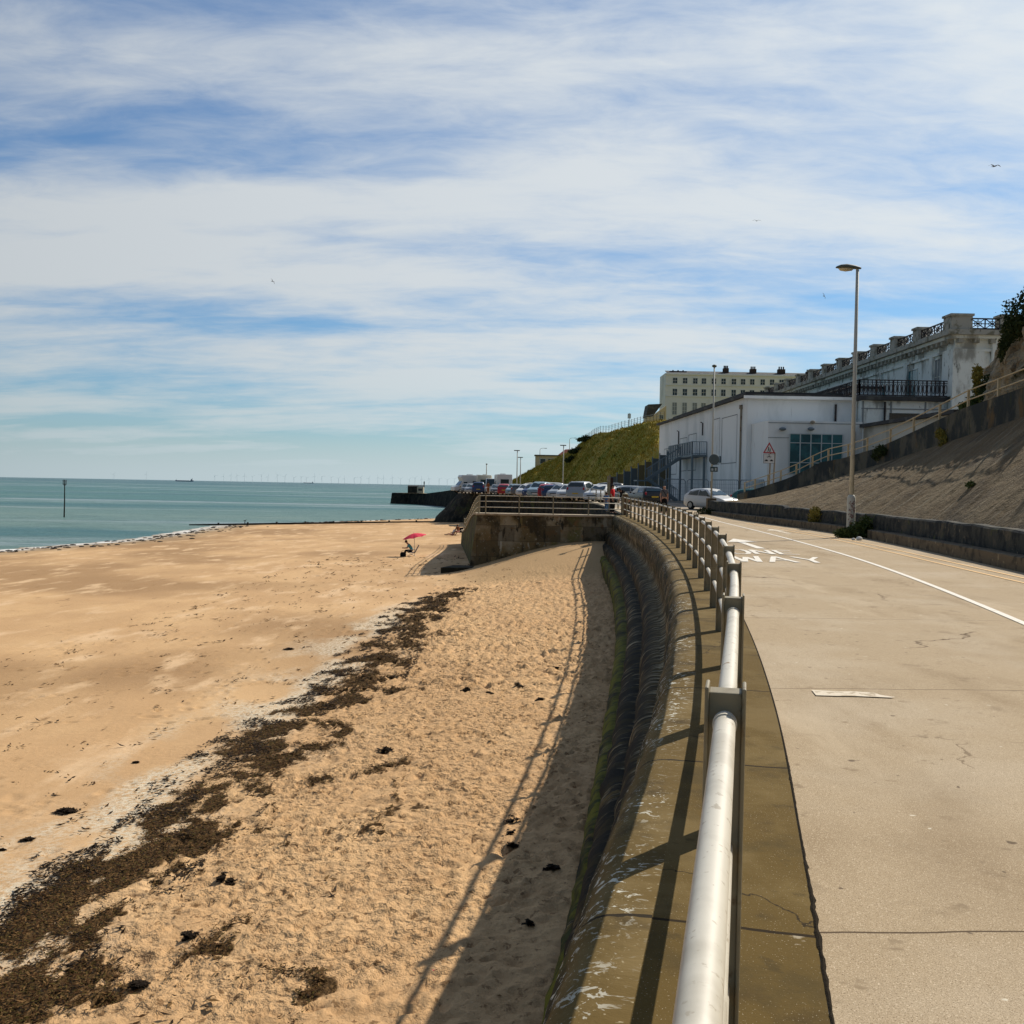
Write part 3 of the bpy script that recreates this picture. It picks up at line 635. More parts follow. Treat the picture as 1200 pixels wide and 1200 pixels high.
def weed_density(X, Y):
    c = np.interp(Y, [-8,8,10,13,15.7,18.6,22.7,30.8,40,47], [-4.2,-4.3,-4.55,-4.05,-4.0,-3.9,-3.45,-3.35,-3.3,-2.4])
    hw = np.interp(Y, [-8,10,20,30,40,46,49], [1.0,1.0,1.0,.85,.85,.65,.0])
    n_ = fbm(X*.95, Y*.62, 61, 6, .68); d = (X-c)/np.maximum(hw, .05)
    return np.where(np.abs(d) < 3, np.exp(-(d/1.0)**2*1.0)*.97+n_*1.7-.54-np.maximum(0, -d-.3)*.2, -1)*(hw > .05)
wd = weed_density(X, Y)
shell = smooth(-.1, .45, fbm(X*.55, Y*.25, 71, 4)+.5*np.exp(-((X-weedc+1.15)/.75)**2)-.15)*np.exp(-((X-weedc+1.15)/1.5)**2)*smooth(45, 36, Y)
wetv = smooth(.0, .6, fbm(X*.07+.02*Y, Y*.055, 81, 4)+.35*smooth(9, 30, U)-.05)*left
sm = smooth(49, 52, Y)*smooth(9, 6, U)*(Y < 62)
def attr(n_, v):
    a = me.attributes.new(n_, 'FLOAT', 'POINT'); a.data.foreach_set('value', np.ascontiguousarray(v, dtype=np.float32).ravel())
attr('weed', np.clip(wd*2.2, 0, 1)); attr('shell', shell); attr('wet', wetv); attr('trod', trod); attr('edge', np.exp(-((Z-SEA_Z-.035)/.05)**2)*left); attr('swash', smooth(.28, .02, Z-SEA_Z)); attr('ramp', sm)
m_sand = bpy.data.materials.new('sand'); m_sand.use_nodes = True
def build_sand():
    t = m_sand.node_tree; n = t.nodes; l = t.links.new; b = n['Principled BSDF']; b.inputs['Roughness'].default_value = .92; b.inputs['Specular IOR Level'].default_value = .15
    tc = n.new('ShaderNodeTexCoord')
    def at(nm): a = n.new('ShaderNodeAttribute'); a.attribute_name = nm; return a.outputs['Fac']
    def nz(sc, st=(1,1,1), det=5, seed=0, rgh=.6):
        mp = n.new('ShaderNodeMapping'); l(tc.outputs['Object'], mp.inputs[0]); mp.inputs['Scale'].default_value = st; mp.inputs['Location'].default_value = (seed*2.3, seed*4.1, seed)
        z = n.new('ShaderNodeTexNoise'); l(mp.outputs[0], z.inputs['Vector']); z.inputs['Scale'].default_value = sc; z.inputs['Detail'].default_value = det; z.inputs['Roughness'].default_value = rgh; return z.outputs[0]
    def rg(v, a, bb, c=0, d=1):
        q = n.new('ShaderNodeMapRange'); q.interpolation_type = 'SMOOTHSTEP'; l(v, q.inputs[0])
        for i, k in enumerate((a, bb, c, d)): q.inputs[i+1].default_value = k
        return q.outputs[0]
    def mm(op, a, c):
        q = n.new('ShaderNodeMath'); q.operation = op
        for i, v in enumerate((a, c)):
            if isinstance(v, (int, float)): q.inputs[i].default_value = v
            else: l(v, q.inputs[i])
        return q.outputs[0]
    r0 = n.new('ShaderNodeRGB'); r0.outputs[0].default_value = (.535,.332,.163,1); cur = r0.outputs[0]
    def over(fac, col):
        nonlocal cur
        x = n.new('ShaderNodeMixRGB'); l(fac, x.inputs[0]); l(cur, x.inputs[1]); x.inputs[2].default_value = (*col, 1); cur = x.outputs[0]
    trod, wet, weed, shell = at('trod'), at('wet'), at('weed'), at('shell')
    over(rg(nz(.35,(1,.5,1),5,1), .42,.62), (.61,.39,.195))
    over(mm('MULTIPLY', wet, .8), (.33,.195,.09))
    over(mm('MULTIPLY', mm('SUBTRACT', 1, trod), mm('MULTIPLY', rg(nz(.8,(.9,.3,1),7,3), .52,.68), .85)), (.70,.48,.275))
    over(mm('MULTIPLY', mm('SUBTRACT', 1, trod), mm('MULTIPLY', rg(nz(1.3,(1.1,.45,1),8,4,.7), .60,.68), .75)), (.24,.135,.055))
    over(mm('MULTIPLY', trod, rg(nz(3,(1,1,1),5,5), .5,.66)), (.49,.30,.145))
    over(mm('MULTIPLY', trod, mm('MULTIPLY', rg(nz(9,(1,1,1),6,6), .58,.64), .8)), (.15,.08,.032))
    over(mm('MULTIPLY', rg(nz(55,(1,1,1),3,7), .62,.7), .5), (.22,.13,.06))
    over(mm('MULTIPLY', rg(nz(48,(1,1,1),3,8), .62,.7), .5), (.74,.55,.34))
    over(mm('MULTIPLY', shell, rg(nz(14,(1,1,1),6,9), .38,.58)), (.70,.60,.44))
    over(mm('MULTIPLY', shell, rg(nz(60,(1,1,1),3,15), .55,.62)), (.30,.24,.15))
    over(rg(mm('ADD', weed, mm('MULTIPLY', mm('SUBTRACT', nz(5,(1,1,1),7,10), .5), 1.6)), .35,.7), (.06,.032,.010))
    over(mm('MULTIPLY', at('ramp'), .75), (.40,.26,.125))
    over(mm('MULTIPLY', rg(mm('ADD', weed, mm('MULTIPLY', mm('SUBTRACT', nz(5,(1,1,1),7,10), .5), 1.6)), .35,.7), rg(nz(38,(1,1,1),4,18), .5,.6)), (.15,.085,.032))
    over(at('swash'), (.27,.20,.12))
    over(mm('MULTIPLY', at('edge'), rg(nz(.8,(.3,1,1),6,11), .42,.58)), (.85,.85,.82))
    l(cur, b.inputs['Base Color'])
    vo = n.new('ShaderNodeTexVoronoi'); vo.feature = 'SMOOTH_F1'; l(tc.outputs['Object'], vo.inputs['Vector']); vo.inputs['Scale'].default_value = 8.5; vo.inputs['Smoothness'].default_value = .6
    bn = n.new('ShaderNodeBump'); l(mm('ADD', mm('MULTIPLY', nz(11,(1,1,1),4,12), .8), mm('MULTIPLY', vo.outputs['Distance'], .38)), bn.inputs['Height']); l(mm('MULTIPLY', mm('ADD', mm('MULTIPLY', trod, .78), .2), rg(nz(.9,(1,1,1),4,23), .35,.62,.35,1.0)), bn.inputs['Strength']); bn.inputs['Distance'].default_value = .10
    b2 = n.new('ShaderNodeBump'); l(nz(70,(1,1,1),4,13), b2.inputs['Height']); b2.inputs['Strength'].default_value = .35; b2.inputs['Distance'].default_value = .01; l(bn.outputs[0], b2.inputs['Normal']); l(b2.outputs[0], b.inputs['Normal'])
build_sand(); me.materials.append(m_sand)
def bz(x, y):
    i = min(max(int(np.searchsorted(ya, y)), 1), ny_-1); j = min(max(int(np.searchsorted(xa, x)), 1), nx_-1); return float(Z[i, j])
Bz = lambda x, y: Z[np.clip(np.searchsorted(ya, y), 0, ny_-1), np.clip(np.searchsorted(xa, x), 0, nx_-1)]

# seaweed: many small curled fronds lying where the tide left them
def flakes(n_want, xr, yr, dens, name, cols, size, seed):
    r = np.random.default_rng(seed); n_ = n_want*6
    x = r.uniform(*xr, n_); y = yr[0]+(yr[1]-yr[0])*r.random(n_)**1.35
    keep = dens(x, y)+r.normal(0, .13, n_) > .16; x, y = x[keep][:n_want], y[keep][:n_want]; n_ = len(x)
    z = Bz(x, y)+r.uniform(.0, .03, n_); s = size*r.uniform(.5, 1.5, n_)*(1+(y/28)); a = r.uniform(0, 2*PI, n_); tl = r.normal(0, .3, n_); ln = r.uniform(1.2, 4, n_)
    dx, dy = np.cos(a)*s*ln, np.sin(a)*s*ln; ex, ey = -np.sin(a)*s, np.cos(a)*s; dz = tl*s*ln
    V = np.stack([np.stack([x-dx-ex*.4, y-dy-ey*.4, z-dz*.2], -1), np.stack([x+ex, y+ey, z+s*.4], -1), np.stack([x+dx+ex*.3, y+dy+ey*.3, z+np.abs(dz)], -1), np.stack([x-ex, y-ey, z], -1)], 1).reshape(-1, 3)
    me_ = bpy.data.meshes.new(name); me_.vertices.add(len(V)); me_.vertices.foreach_set('co', V.ravel()); me_.loops.add(n_*4); me_.loops.foreach_set('vertex_index', np.arange(n_*4)); me_.polygons.add(n_); me_.polygons.foreach_set('loop_start', np.arange(0, n_*4, 4)); me_.polygons.foreach_set('loop_total', np.full(n_, 4))
    for c in cols: me_.materials.append(c)
    me_.polygons.foreach_set('material_index', r.integers(0, len(cols), n_)); me_.update()
    o = bpy.data.objects.new(name, me_); C.objects.link(o); return o
m_wd1 = MAT('seaweed_dark', (.018,.010,.004), .8, .12); m_wd2 = MAT('seaweed_brown', (.065,.030,.009), .85, .1); m_wd3 = MAT('seaweed_olive', (.075,.052,.012), .85, .1); m_wd4 = MAT('seaweed_dry', (.17,.095,.035), .9, .1)
o = flakes(120000, (-7.5,-1.5), (6,48), weed_density, 'seaweed', [m_wd1,m_wd2,m_wd2,m_wd3,m_wd4], .0048, 5)
tag(o, 'brown band of washed up seaweed along the high tide line', 'seaweed', kind='stuff')
def wrack(x, y):
    c = np.interp(y, [-8,8,10,13,15.7,18.6,22.7,30.8,40,47], [-4.2,-4.3,-4.55,-4.05,-4.0,-3.9,-3.45,-3.35,-3.3,-2.4])
    return fbm(x*1.5, y*.9, 131, 5, .6)*1.9-.55+.55*np.exp(-((x-c+.75)/.45)**2)-.9*(np.abs(x-c+.2) > 1.25)
o = flakes(26000, (-7.5,-1.5), (6,46), wrack, 'dark_wrack', [m_wd1], .0085, 25)
tag(o, 'black tangles of wrack along the seaward side of the brown weed band', 'seaweed', kind='stuff')
def sparse(x, y):
    c = np.interp(y, [-8,8,10,13,15.7,18.6,22.7,30.8,40,47], [-4.2,-4.3,-4.55,-4.05,-4.0,-3.9,-3.45,-3.35,-3.3,-2.4])
    return fbm(x*1.3, y*.8, 91, 5, .7)*1.5-.42-.12*np.maximum(0, x-c-1)
o = flakes(12000, (-14.0,3.0), (6,75), sparse, 'weed_debris', [m_wd1,m_wd2,m_wd4], .010, 15)
tag(o, 'loose scraps of dried weed scattered thinly over the sand', 'seaweed', kind='stuff')
def weed_clump(px, py, wpx, label, elong=1.6):
    d = (py-horizon(px))/1200; Yd = 12.
    for _ in range(12): Yd = (EYE-bz(gx(px,Yd), Yd))/d
    x = gx(px, Yd); rad = wpx/1200*Yd/2; mb = MB(); rr = random.Random(int(px*7+py))
    lumps = [(rr.gauss(0,.17)*rad, rr.gauss(0,.14)*rad) for _ in range(7)]
    for _ in range(230):
        lx, ly = rr.choice(lumps); ax, ay = lx+max(-.5,min(.5,rr.gauss(0,.24)))*rad, (ly+max(-.5,min(.5,rr.gauss(0,.25)))*rad)/elong*1.3; a = rr.uniform(0,2*PI); s = rad*rr.uniform(.04,.11)+.004; hgt = max(0, 1-math.hypot(ax,ay)/rad)*rad*.22*rr.random()
        zz = bz(x+ax, Yd+ay)+hgt+.006; l_ = s*rr.uniform(1.2,3)
        mb.add([(ax-math.cos(a)*l_,ay-math.sin(a)*l_,zz-.003),(ax+math.sin(a)*s,ay-math.cos(a)*s,zz+s*.5),(ax+math.cos(a)*l_,ay+math.sin(a)*l_,zz+rr.uniform(0,s)),(ax-math.sin(a)*s,ay+math.cos(a)*s,zz)], [(0,1,2,3)])
    z0 = bz(x, Yd); mb.v = [(a_, b_, c_-z0) for a_, b_, c_ in mb.v]
    o = mb.build('seaweed_clump', m_wd1); o.location = (x, Yd, z0); tag(o, label, 'seaweed clump', 'separate clumps of dark seaweed')
for px, py, wv, lb in [(457,883,26,'dark seaweed clump alone on the open sand right of the weed band'), (550,809,20,'small seaweed clump farthest left of the little row near the wall shadow'), (577,814,14,'thin seaweed scrap in the middle of the little row near the wall shadow'), (612,808,16,'seaweed scrap in the row just left of the rail shadows'), (637,822,16,'seaweed clump nearest the wall shadow edge in the middle distance'),
    (607,967,24,'seaweed strand just inside the wall shadow, uppermost of three stacked close together'), (606,980,16,'seaweed lump, middle of three close together inside the wall shadow'), (608,994,18,'seaweed lump, lowest of three close together inside the wall shadow'), (655,1021,26,'flat seaweed strip in the shadow close to the mossy foot of the wall'), (628,1087,20,'seaweed scrap in the shadow lowest and nearest the mossy wall foot'),
    (226,1103,32,'ragged seaweed clump on the sand right of the broad weed band'), (270,1036,34,'branching seaweed clump just off the right edge of the weed band'), (168,1163,34,'leaf shaped dark seaweed clump at the lower left near the weed band'), (35,988,22,'slim dark seaweed strip on the shell bank at the left'), (80,955,36,'long thin seaweed strip lying along the shell bank'), (5,1000,12,'seaweed scrap at the far left edge of the picture'), (162,896,12,'dark blob of seaweed on pale sand left of the shell bank'), (655,785,14,'small seaweed scrap by the shadow edge beyond the row of clumps'), (340,762,18,'seaweed scrap on smooth sand, farthest left of the weed band')]:
    weed_clump(px, py, wv, lb)
# litter: red wrapper
mb = MB(); rr = random.Random(5)
yy = (EYE+2.5)/((1147-horizon(518))/1200); xx = gx(518, yy)
for _ in range(6): a = rr.uniform(0,6.28); mb.add([(0,0,.01),(.03*math.cos(a),.03*math.sin(a),.025),(.03*math.cos(a+.9),.03*math.sin(a+.9),.005)], [(0,1,2)])
o = mb.build('wrapper', MAT('red_plastic', (.5,.04,.05), .4)); o.location = (xx, yy, bz(xx, yy)); tag(o, 'tiny crumpled red wrapper on the sand near the wall shadow', 'litter')

# pebbles at the water's edge
mb = MB(); rr = random.Random(9); lo_i = np.argmin(np.abs(Z-(SEA_Z+.06))[:, :], axis=1)
for k in range(1500):
    i = rr.randrange(0, ny_); y = ya[i]
    if y < 40 or y > 205: continue
    j = int(np.argmin(np.abs(Z[i, :]-(SEA_Z+.05+abs(rr.gauss(0,.06)))))); x = xa[j]+rr.gauss(0,.3); s = rr.uniform(.05,.16)*(1+y/200)
    mb.ell((x, y, bz(x, y)), (s*1.5, s, s*.5), 5, 3)
o = mb.build('pebbles', MAT('dark_pebbles', (.05,.04,.03), .8)); tag(o, 'dark pebbles strewn along the waterline', 'pebbles', kind='stuff')

# ---------------------------------------------------------------- sea
m_sea = bpy.data.materials.new('sea_water'); m_sea.use_nodes = True
def build_sea():
    t = m_sea.node_tree; n = t.nodes; l = t.links.new; b = n['Principled BSDF']; b.inputs['Roughness'].default_value = .34; b.inputs['IOR'].default_value = 1.333; b.inputs['Specular IOR Level'].default_value = .14
    tc = n.new('ShaderNodeTexCoord'); se = n.new('ShaderNodeSeparateXYZ'); l(tc.outputs['Object'], se.inputs[0])
    def nz(sc, st, det, seed=0, rgh=.6):
        mp = n.new('ShaderNodeMapping'); l(tc.outputs['Object'], mp.inputs[0]); mp.inputs['Scale'].default_value = st; mp.inputs['Location'].default_value = (seed*13, seed*7, 0)
        z = n.new('ShaderNodeTexNoise'); l(mp.outputs[0], z.inputs['Vector']); z.inputs['Scale'].default_value = sc; z.inputs['Detail'].default_value = det; z.inputs['Roughness'].default_value = rgh; return z.outputs[0]
    def rg(v, a, bb, c=0, d=1):
        q = n.new('ShaderNodeMapRange'); q.interpolation_type = 'SMOOTHSTEP'; l(v, q.inputs[0])
        for i, k in enumerate((a, bb, c, d)): q.inputs[i+1].default_value = k
        return q.outputs[0]
    r0 = n.new('ShaderNodeRGB'); r0.outputs[0].default_value = (.14,.225,.195,1); cur = r0.outputs[0]
    def over(fac, col):
        nonlocal cur
        x = n.new('ShaderNodeMixRGB'); l(fac, x.inputs[0]); l(cur, x.inputs[1]); x.inputs[2].default_value = (*col, 1); cur = x.outputs[0]
    over(rg(se.outputs[1], 130, 380), (.055,.16,.15))
    over(rg(se.outputs[1], 500, 2600), (.014,.08,.10))
    over(rg(nz(.010,(.35,1.4,1),5,1), .48,.62), (.03,.125,.135))
    over(rg(nz(.02,(.3,2,1),5,3), .56,.66), (.17,.25,.21))
    over(rg(nz(.012,(.16,1.3,1),6,8), .54,.62), (.26,.33,.34))  # pale streaks: reflection on slick water painted into the base colour
    over(rg(nz(.45,(.25,1.6,1),5,2), .5,.66), (.055,.135,.125))
    l(cur, b.inputs['Base Color'])
    bn = n.new('ShaderNodeBump'); l(nz(.9,(.4,1.3,1),7,4), bn.inputs['Height']); bn.inputs['Strength'].default_value = 1.0; bn.inputs['Distance'].default_value = .6; l(bn.outputs[0], b.inputs['Normal'])
build_sea()
mb = MB(); rad = [0,60,120,250,500,1000,2000,5000,12000,30000,45000]; nseg = 72; vs = [(0,100,SEA_Z)]
for q in rad[1:]:
    for k in range(nseg): vs.append((q*math.cos(2*PI*k/nseg), 100+q*math.sin(2*PI*k/nseg), SEA_Z))
fs = [(0,1+k,1+(k+1)%nseg) for k in range(nseg)]
for i in range(len(rad)-2):
    for k in range(nseg): a = 1+i*nseg+k; b = 1+i*nseg+(k+1)%nseg; fs.append((a, a+nseg, b+nseg, b))
mb.add(vs, fs); struct(mb.build('sea', m_sea))

# ---------------------------------------------------------------- groyne, pier, beacon, ships, turbines
m_tim = MAT('wet_timber', (.018,.016,.012), .7, .3, layers=[((.05,.04,.025), 1, .5, .7)])
t = thing('groyne', 'low black timber groyne running out across the beach into the sea', 'groyne', (-28, 155, -4.4))
ga, gb = Vector((-6.5,158.5,0)), Vector((-47,149,0))
for k in range(20):
    a = ga.lerp(gb, k/20); b = ga.lerp(gb, (k+1)/20); za = -3.85-.9*(k/20)**1.3; zb2 = -3.85-.9*((k+1)/20)**1.3
    mb = MB(); mb.slab([(a.x,a.y,za-1.6),(b.x,b.y,zb2-1.6),(b.x,b.y,zb2),(a.x,a.y,za)], (0,.12,0)); mb.build('plank_panel', m_tim, t, world=True)
    if k % 2 == 0: MB().box(a.x-.12,a.x+.12,a.y-.16,a.y-.005,za-1.8,za+.16).build('post', m_tim, t, world=True)
# post with bird on it
gp = thing('marker_post', 'short post standing out of the water just behind the groyne', 'post', (-39.8,152.6,-5.2)); MB().tube([(0,0,0),(0,0,.82)], .06, 8).build('stake', m_tim, gp)
mb = MB(); mb.ell((0,0,0), (.28,.13,.14), 10, 6); mb.tube([(.18,0,.05),(.27,0,.2),(.34,0,.27)], [.07,.05,.06], 8); mb.ell((.36,0,.29), (.08,.06,.06), 8, 5); mb.tube([(.42,0,.29),(.52,0,.27)], [.02,.006], 5); mb.tube([(-.2,0,0),(-.42,0,-.02)], [.08,.03], 6); mb.tube([(.02,.04,-.1),(.02,.04,-.24)], .012, 4); mb.tube([(.02,-.04,-.1),(.02,-.04,-.24)], .012, 4)
o = mb.build('seabird', MAT('dark_feathers', (.06,.055,.05), .8), None, 'all'); o.scale = (.6,.6,.6); o.location = (-39.8,152.6,-4.24); tag(o, 'dark seabird perched on the post behind the groyne', 'bird')
# harbour arm
PA = [(-6,288,.62,5),(-13.8,300,.5,5),(-20,318,-.45,5),(-25.4,335,-1.25,6),(-32,345,-1.25,7),(-38.6,350,-1.25,7)]
m_pier = MAT('pier_stone', (.028,.026,.02), .95, .15, layers=[((.06,.05,.03), .8, .5, .65, (1,1,1), 6, 1), ((.012,.013,.011), .5, .45, .6)], bumps=[(1,.8,.3)])
t = thing('harbour_arm', 'dark stone harbour arm reaching out into the sea', 'pier', (-24, 318, -3))
P = []
for i in range(len(PA)-1):
    for k in range(8):
        f = k/8; a, b = PA[i], PA[i+1]; P.append([a[j]+(b[j]-a[j])*f for j in range(4)])
P.append(list(PA[-1])); rows = []
for i, (x, y, z, wd_) in enumerate(P):
    a = P[max(0,i-1)]; b = P[min(len(P)-1,i+1)]; dx, dy = b[0]-a[0], b[1]-a[1]; l_ = math.hypot(dx, dy); nx2, ny2 = dy/l_, -dx/l_
    row = []
    for sx, zz, ex in ((1,-6,1.8),(1,-4.7,1.0),(1,z-.3,.1),(1,z,0),(-1,z,0),(-1,-6,1.5)):
        o_ = sx*(-1)*(wd_/2+ex+.3*noise.noise(Vector((x,y,zz)))*(ex > .05)); row.append((x+nx2*o_, y+ny2*o_, zz))
    rows.append(row)
mb = MB(); mb.grid(rows); n6 = len(rows[0]); mb.f.append(tuple(range(len(mb.v)-n6, len(mb.v)))); mb.build('arm_body', m_pier, t, world=True)
mb = MB(); mb.grid([[(r[3][0],r[3][1],r[3][2]+.03),(r[4][0],r[4][1],r[4][2]+.03)] for r in rows]); mb.build('deck', MAT('pier_deck', (.16,.125,.055), .9), t, world=True)
hut = thing('pier_hut', 'small dark hut with a pale end wall on the end of the harbour arm', 'hut', (-32.3,341,-1.17))
MB().box(-2.4,.7,-1.6,1.6,0,2.15).build('dark_wall', m_tim, hut); MB().box(.72,2.8,-1.7,1.6,0,2.05).build('pale_wall', MAT('hut_pale', (.45,.40,.30), .9), hut); MB().slab([(-2.5,-1.8,2.16),(2.95,-1.8,2.16),(2.95,1.8,2.5),(-2.5,1.8,2.5)],(0,0,.1)).build('roof', m_tim, hut); MB().box(1.1,2.4,-1.73,-1.705,.8,1.5).build('window', MAT('hut_glass', (.03,.04,.05), .2), hut)
bc = thing('navigation_beacon', 'distant dark navigation beacon standing in the sea beyond the pier hut', 'beacon', (gx(496.5,2500),2500,SEA_Z)); MB().tube([(0,0,0),(0,0,16)], [1.5,.7], 8).build('pile', m_tim, bc); MB().box(-1.4,1.4,-1.4,1.4,9,13).build('top_mark', m_tim, bc)
pb = thing('beach_marker', 'tall dark marker pole with a cage top standing in the shallow sea at the left', 'beacon', (gx(75,171),171,SEA_Z-.3))
MB().tube([(0,0,0),(.06,0,3),(.05,0,6)], [.13,.1,.085], 8).build('pole', m_tim, pb)
mb = MB(); 
for k in range(6): a = k*PI/3; mb.tube([(.05+.08*math.cos(a),.08*math.sin(a),5.6),(.05+.27*math.cos(a),.27*math.sin(a),5.8),(.05+.27*math.cos(a),.27*math.sin(a),6.55)], .035, 5)
for zz in (5.85,6.2,6.5): mb.tube([(.05+.28*math.cos(a),.28*math.sin(a),zz) for a in np.linspace(0,2*PI,13)], .05, 5)
mb.build('cage', m_tim, pb)
m_hull = MAT('ship_hull', (.05,.10,.17), .7); m_sup = MAT('ship_white', (.45,.5,.52), .7)
def ship(px, Yd, L_, name, label):
    t = thing(name, label, 'ship', (gx(px,Yd),Yd,SEA_Z)); h = L_*.075
    mb = MB(); mb.slab([(-L_/2,0,-1),(L_/2*.96,0,-1),(L_/2,0,h*.9),(L_*.33,0,h*.9),(L_*.33,0,h*.62),(-L_*.42,0,h*.62),(-L_*.44,0,h*.95),(-L_*.5,0,h*1.0)],(0,L_*.14,0)); mb.build('hull', m_hull, t)
    MB().box(L_*.36,L_*.45,2,L_*.12,h*.9,h*2.0).build('bridge', m_sup, t); MB().tube([(L_*.44,5,h*1.5),(L_*.44,5,h*2.6)], L_*.008, 6).build('funnel', m_hull, t); MB().tube([(-L_*.46,5,h),(-L_*.46,5,h*1.9)], L_*.005, 5).build('mast', m_hull, t)
    mb = MB(); [mb.box(-L_*.38+k*L_*.13,-L_*.28+k*L_*.13,3,L_*.1,h*.6,h*.8) for k in range(5)]; mb.build('hatch_covers', m_hull, t)
ship(215.5, 6000, 104, 'cargo_ship', 'long low cargo ship on the horizon, the larger of two, at the left')
ship(361, 11000, 105, 'coaster_ship', 'tiny ship on the horizon, the smaller and fainter of two')
m_turb = MAT('turbine_white', (.95,.96,.96), .8)
lst = [(133,.8),(171,.9)]+[(x_+random.uniform(-2,2), random.uniform(.8,1.15)) for x_ in np.arange(252,556,9.0)]
for k, (px, sc) in enumerate(lst):
    Yd = 11000; t = None; mb = MB(); H = 72*sc; mb.tube([(0,0,-2),(0,0,H)], [1.5,1.0], 6); a0 = random.uniform(0,2)
    for q in range(3): a = a0+q*2*PI/3; mb.tube([(0,-4,H),(38*sc*math.cos(a),-4,H+38*sc*math.sin(a))], [.85,.3], 4)
    o = mb.build('wind_turbine', m_turb); o.location = (gx(px,Yd),Yd,SEA_Z)
    tag(o, 'faint white offshore wind turbine in the long row on the horizon' if k > 1 else ['faint offshore wind turbine standing alone farthest left, over the open sea','faint offshore wind turbine between the marker pole and the cargo ship'][k], 'wind turbine', 'offshore wind turbines on the horizon')
# gulls
m_gull = MAT('gull_grey', (.22,.23,.25), .8)
def gull(px, py, Yd, span, label, bank=0, rz=0):
    mb = MB(); mb.ell((0,0,0), (span*.05,span*.2,span*.045), 8, 6); mb.ell((0,-span*.2,.01), (span*.03,span*.05,span*.03), 8, 5); mb.tube([(0,-span*.24,0),(0,-span*.29,-.01)],[span*.012,.003],5)
    mb.slab([(-span*.03,span*.16,0),(span*.03,span*.16,0),(span*.06,span*.28,0),(-span*.06,span*.28,0)],(0,0,.01))
    for s in (-1,1):
        P_ = [(0,.0),(.16,.085),(.26,.10),(.38,.06),(.5,.0)]; ch = [.11,.10,.085,.06,.01]
        up_p = [(s*span*a, -span*c*.5, span*z+.004) for (a,z),c in zip(P_,ch)]; dn = [(s*span*a, span*c*.5+span*.02*a, span*z) for (a,z),c in zip(P_,ch)]
        mb.grid([up_p, dn]); mb.grid([[(a,b,c-.02) for a,b,c in up_p], [(a,b,c-.02) for a,b,c in dn]])
    o = mb.build('gull', m_gull); o.location = (gx(px,Yd), Yd, hz_(px,py,Yd)); o.rotation_euler = (R(8), bank, rz); tag(o, label, 'bird', 'gulls in flight')
gull(1153,198,85,1.25,'largest gull, wings spread, high above the ornate balustrade at the right',R(-4),R(15))
gull(878.5,261,150,1.3,'small gull with spread wings left of the tall lamp head',R(3),R(-10))
gull(959,348,200,1.3,'tiny tilted gull just below and left of the lamp head',R(62),R(20))
gull(316,331,170,1.3,'lone small gull over the sea at the left',R(50),R(-30))
# ---------------------------------------------------------------- grass bank
CREST = [(58,120,14),(47,135,14),(36,150,13.2),(29,160,12.8),(24.3,170,12.9),(21.4,190,12.9),(17.9,215,13.1),(16.0,235,12.4),(15.2,246,11.2),(11.5,265,9.6),(6.6,290,7.4),(2.5,312,5.1),(-1.2,333,2.9),(-5,350,1.0)]
BASE = [(40,118,.4),(30,120,.4),(21,124,.4),(17.5,132,.4),(15.5,150,.4),(13,170,.4),(11,190,.4),(9.5,205,.4),(8,220,.4),(6,245,.4),(3,265,.4),(0,288,.4),(-4,310,.4),(-8,335,.3)]
m_grass = MAT('bank_grass', (.33,.265,.04), .95, .1,
  layers=[((.42,.31,.06), .12, .44, .6, (1,1,1), 6, 1), ((.20,.21,.028), .16, .52, .66, (1,1,1), 6, 2), ((.42,.29,.08), .5, .56, .7, (1,1,1), 6, 3), ((.06,.065,.012), 1.1, .58, .68, (1,1,1), 6, 4)],
  bumps=[(1.2,.9,.5), (5,.7,.12)])
def bank_pt(f, t_):
    n_ = len(CREST)-1; i = min(int(f*n_), n_-1); q = f*n_-i
    c = [CREST[i][k]+(CREST[i+1][k]-CREST[i][k])*q for k in range(3)]; b = [BASE[i][k]+(BASE[i+1][k]-BASE[i][k])*q for k in range(3)]
    p = [b[k]+(c[k]-b[k])*t_ for k in range(3)]; e = math.sin(PI*t_)
    d = noise.noise(Vector((p[0]*.12, p[1]*.06, p[2]*.1)))*.9+noise.noise(Vector((p[0]*.4+p[2]*.4, p[1]*.2, p[2]*.35)))*.5+noise.noise(Vector((p[0]*1.1, p[1]*.7, p[2]*1.2)))*.22
    p[2] += e*.4+d*min(1, t_*6)*(1 if t_ < .97 else .35); p[0] -= d*e*.5; return p
P = [[bank_pt(f, t_) for t_ in np.linspace(0, 1, 46)] for f in np.linspace(0, 1, 260)]
for row in P: a = row[-1]; row.append([a[0]+4, a[1]+4, a[2]+.2]); row.append([a[0]+90, a[1]+60, a[2]+.6])
struct(MB().grid(P).build('hill', m_grass, None, 'all'))
# tussocks: countless grass blades
mb = MB(); rr = random.Random(4)
for _ in range(15000):
    f = rr.random(); t_ = rr.random()**.8
    if f < .18: f = .18+rr.random()*.8
    p = bank_pt(f, t_); h = rr.uniform(.15,.5); wd_ = rr.uniform(.04,.12); lx = rr.gauss(-.1,.15); x, y, z = p
    mb.add([(x-wd_,y,z-.05),(x+wd_,y,z-.05),(x+lx,y-.05,z+h)], [(0,1,2)])
g = mb.build('bank_tussocks', m_grass); tag(g, 'rough tussocky grass covering the steep bank', 'grass', kind='stuff')
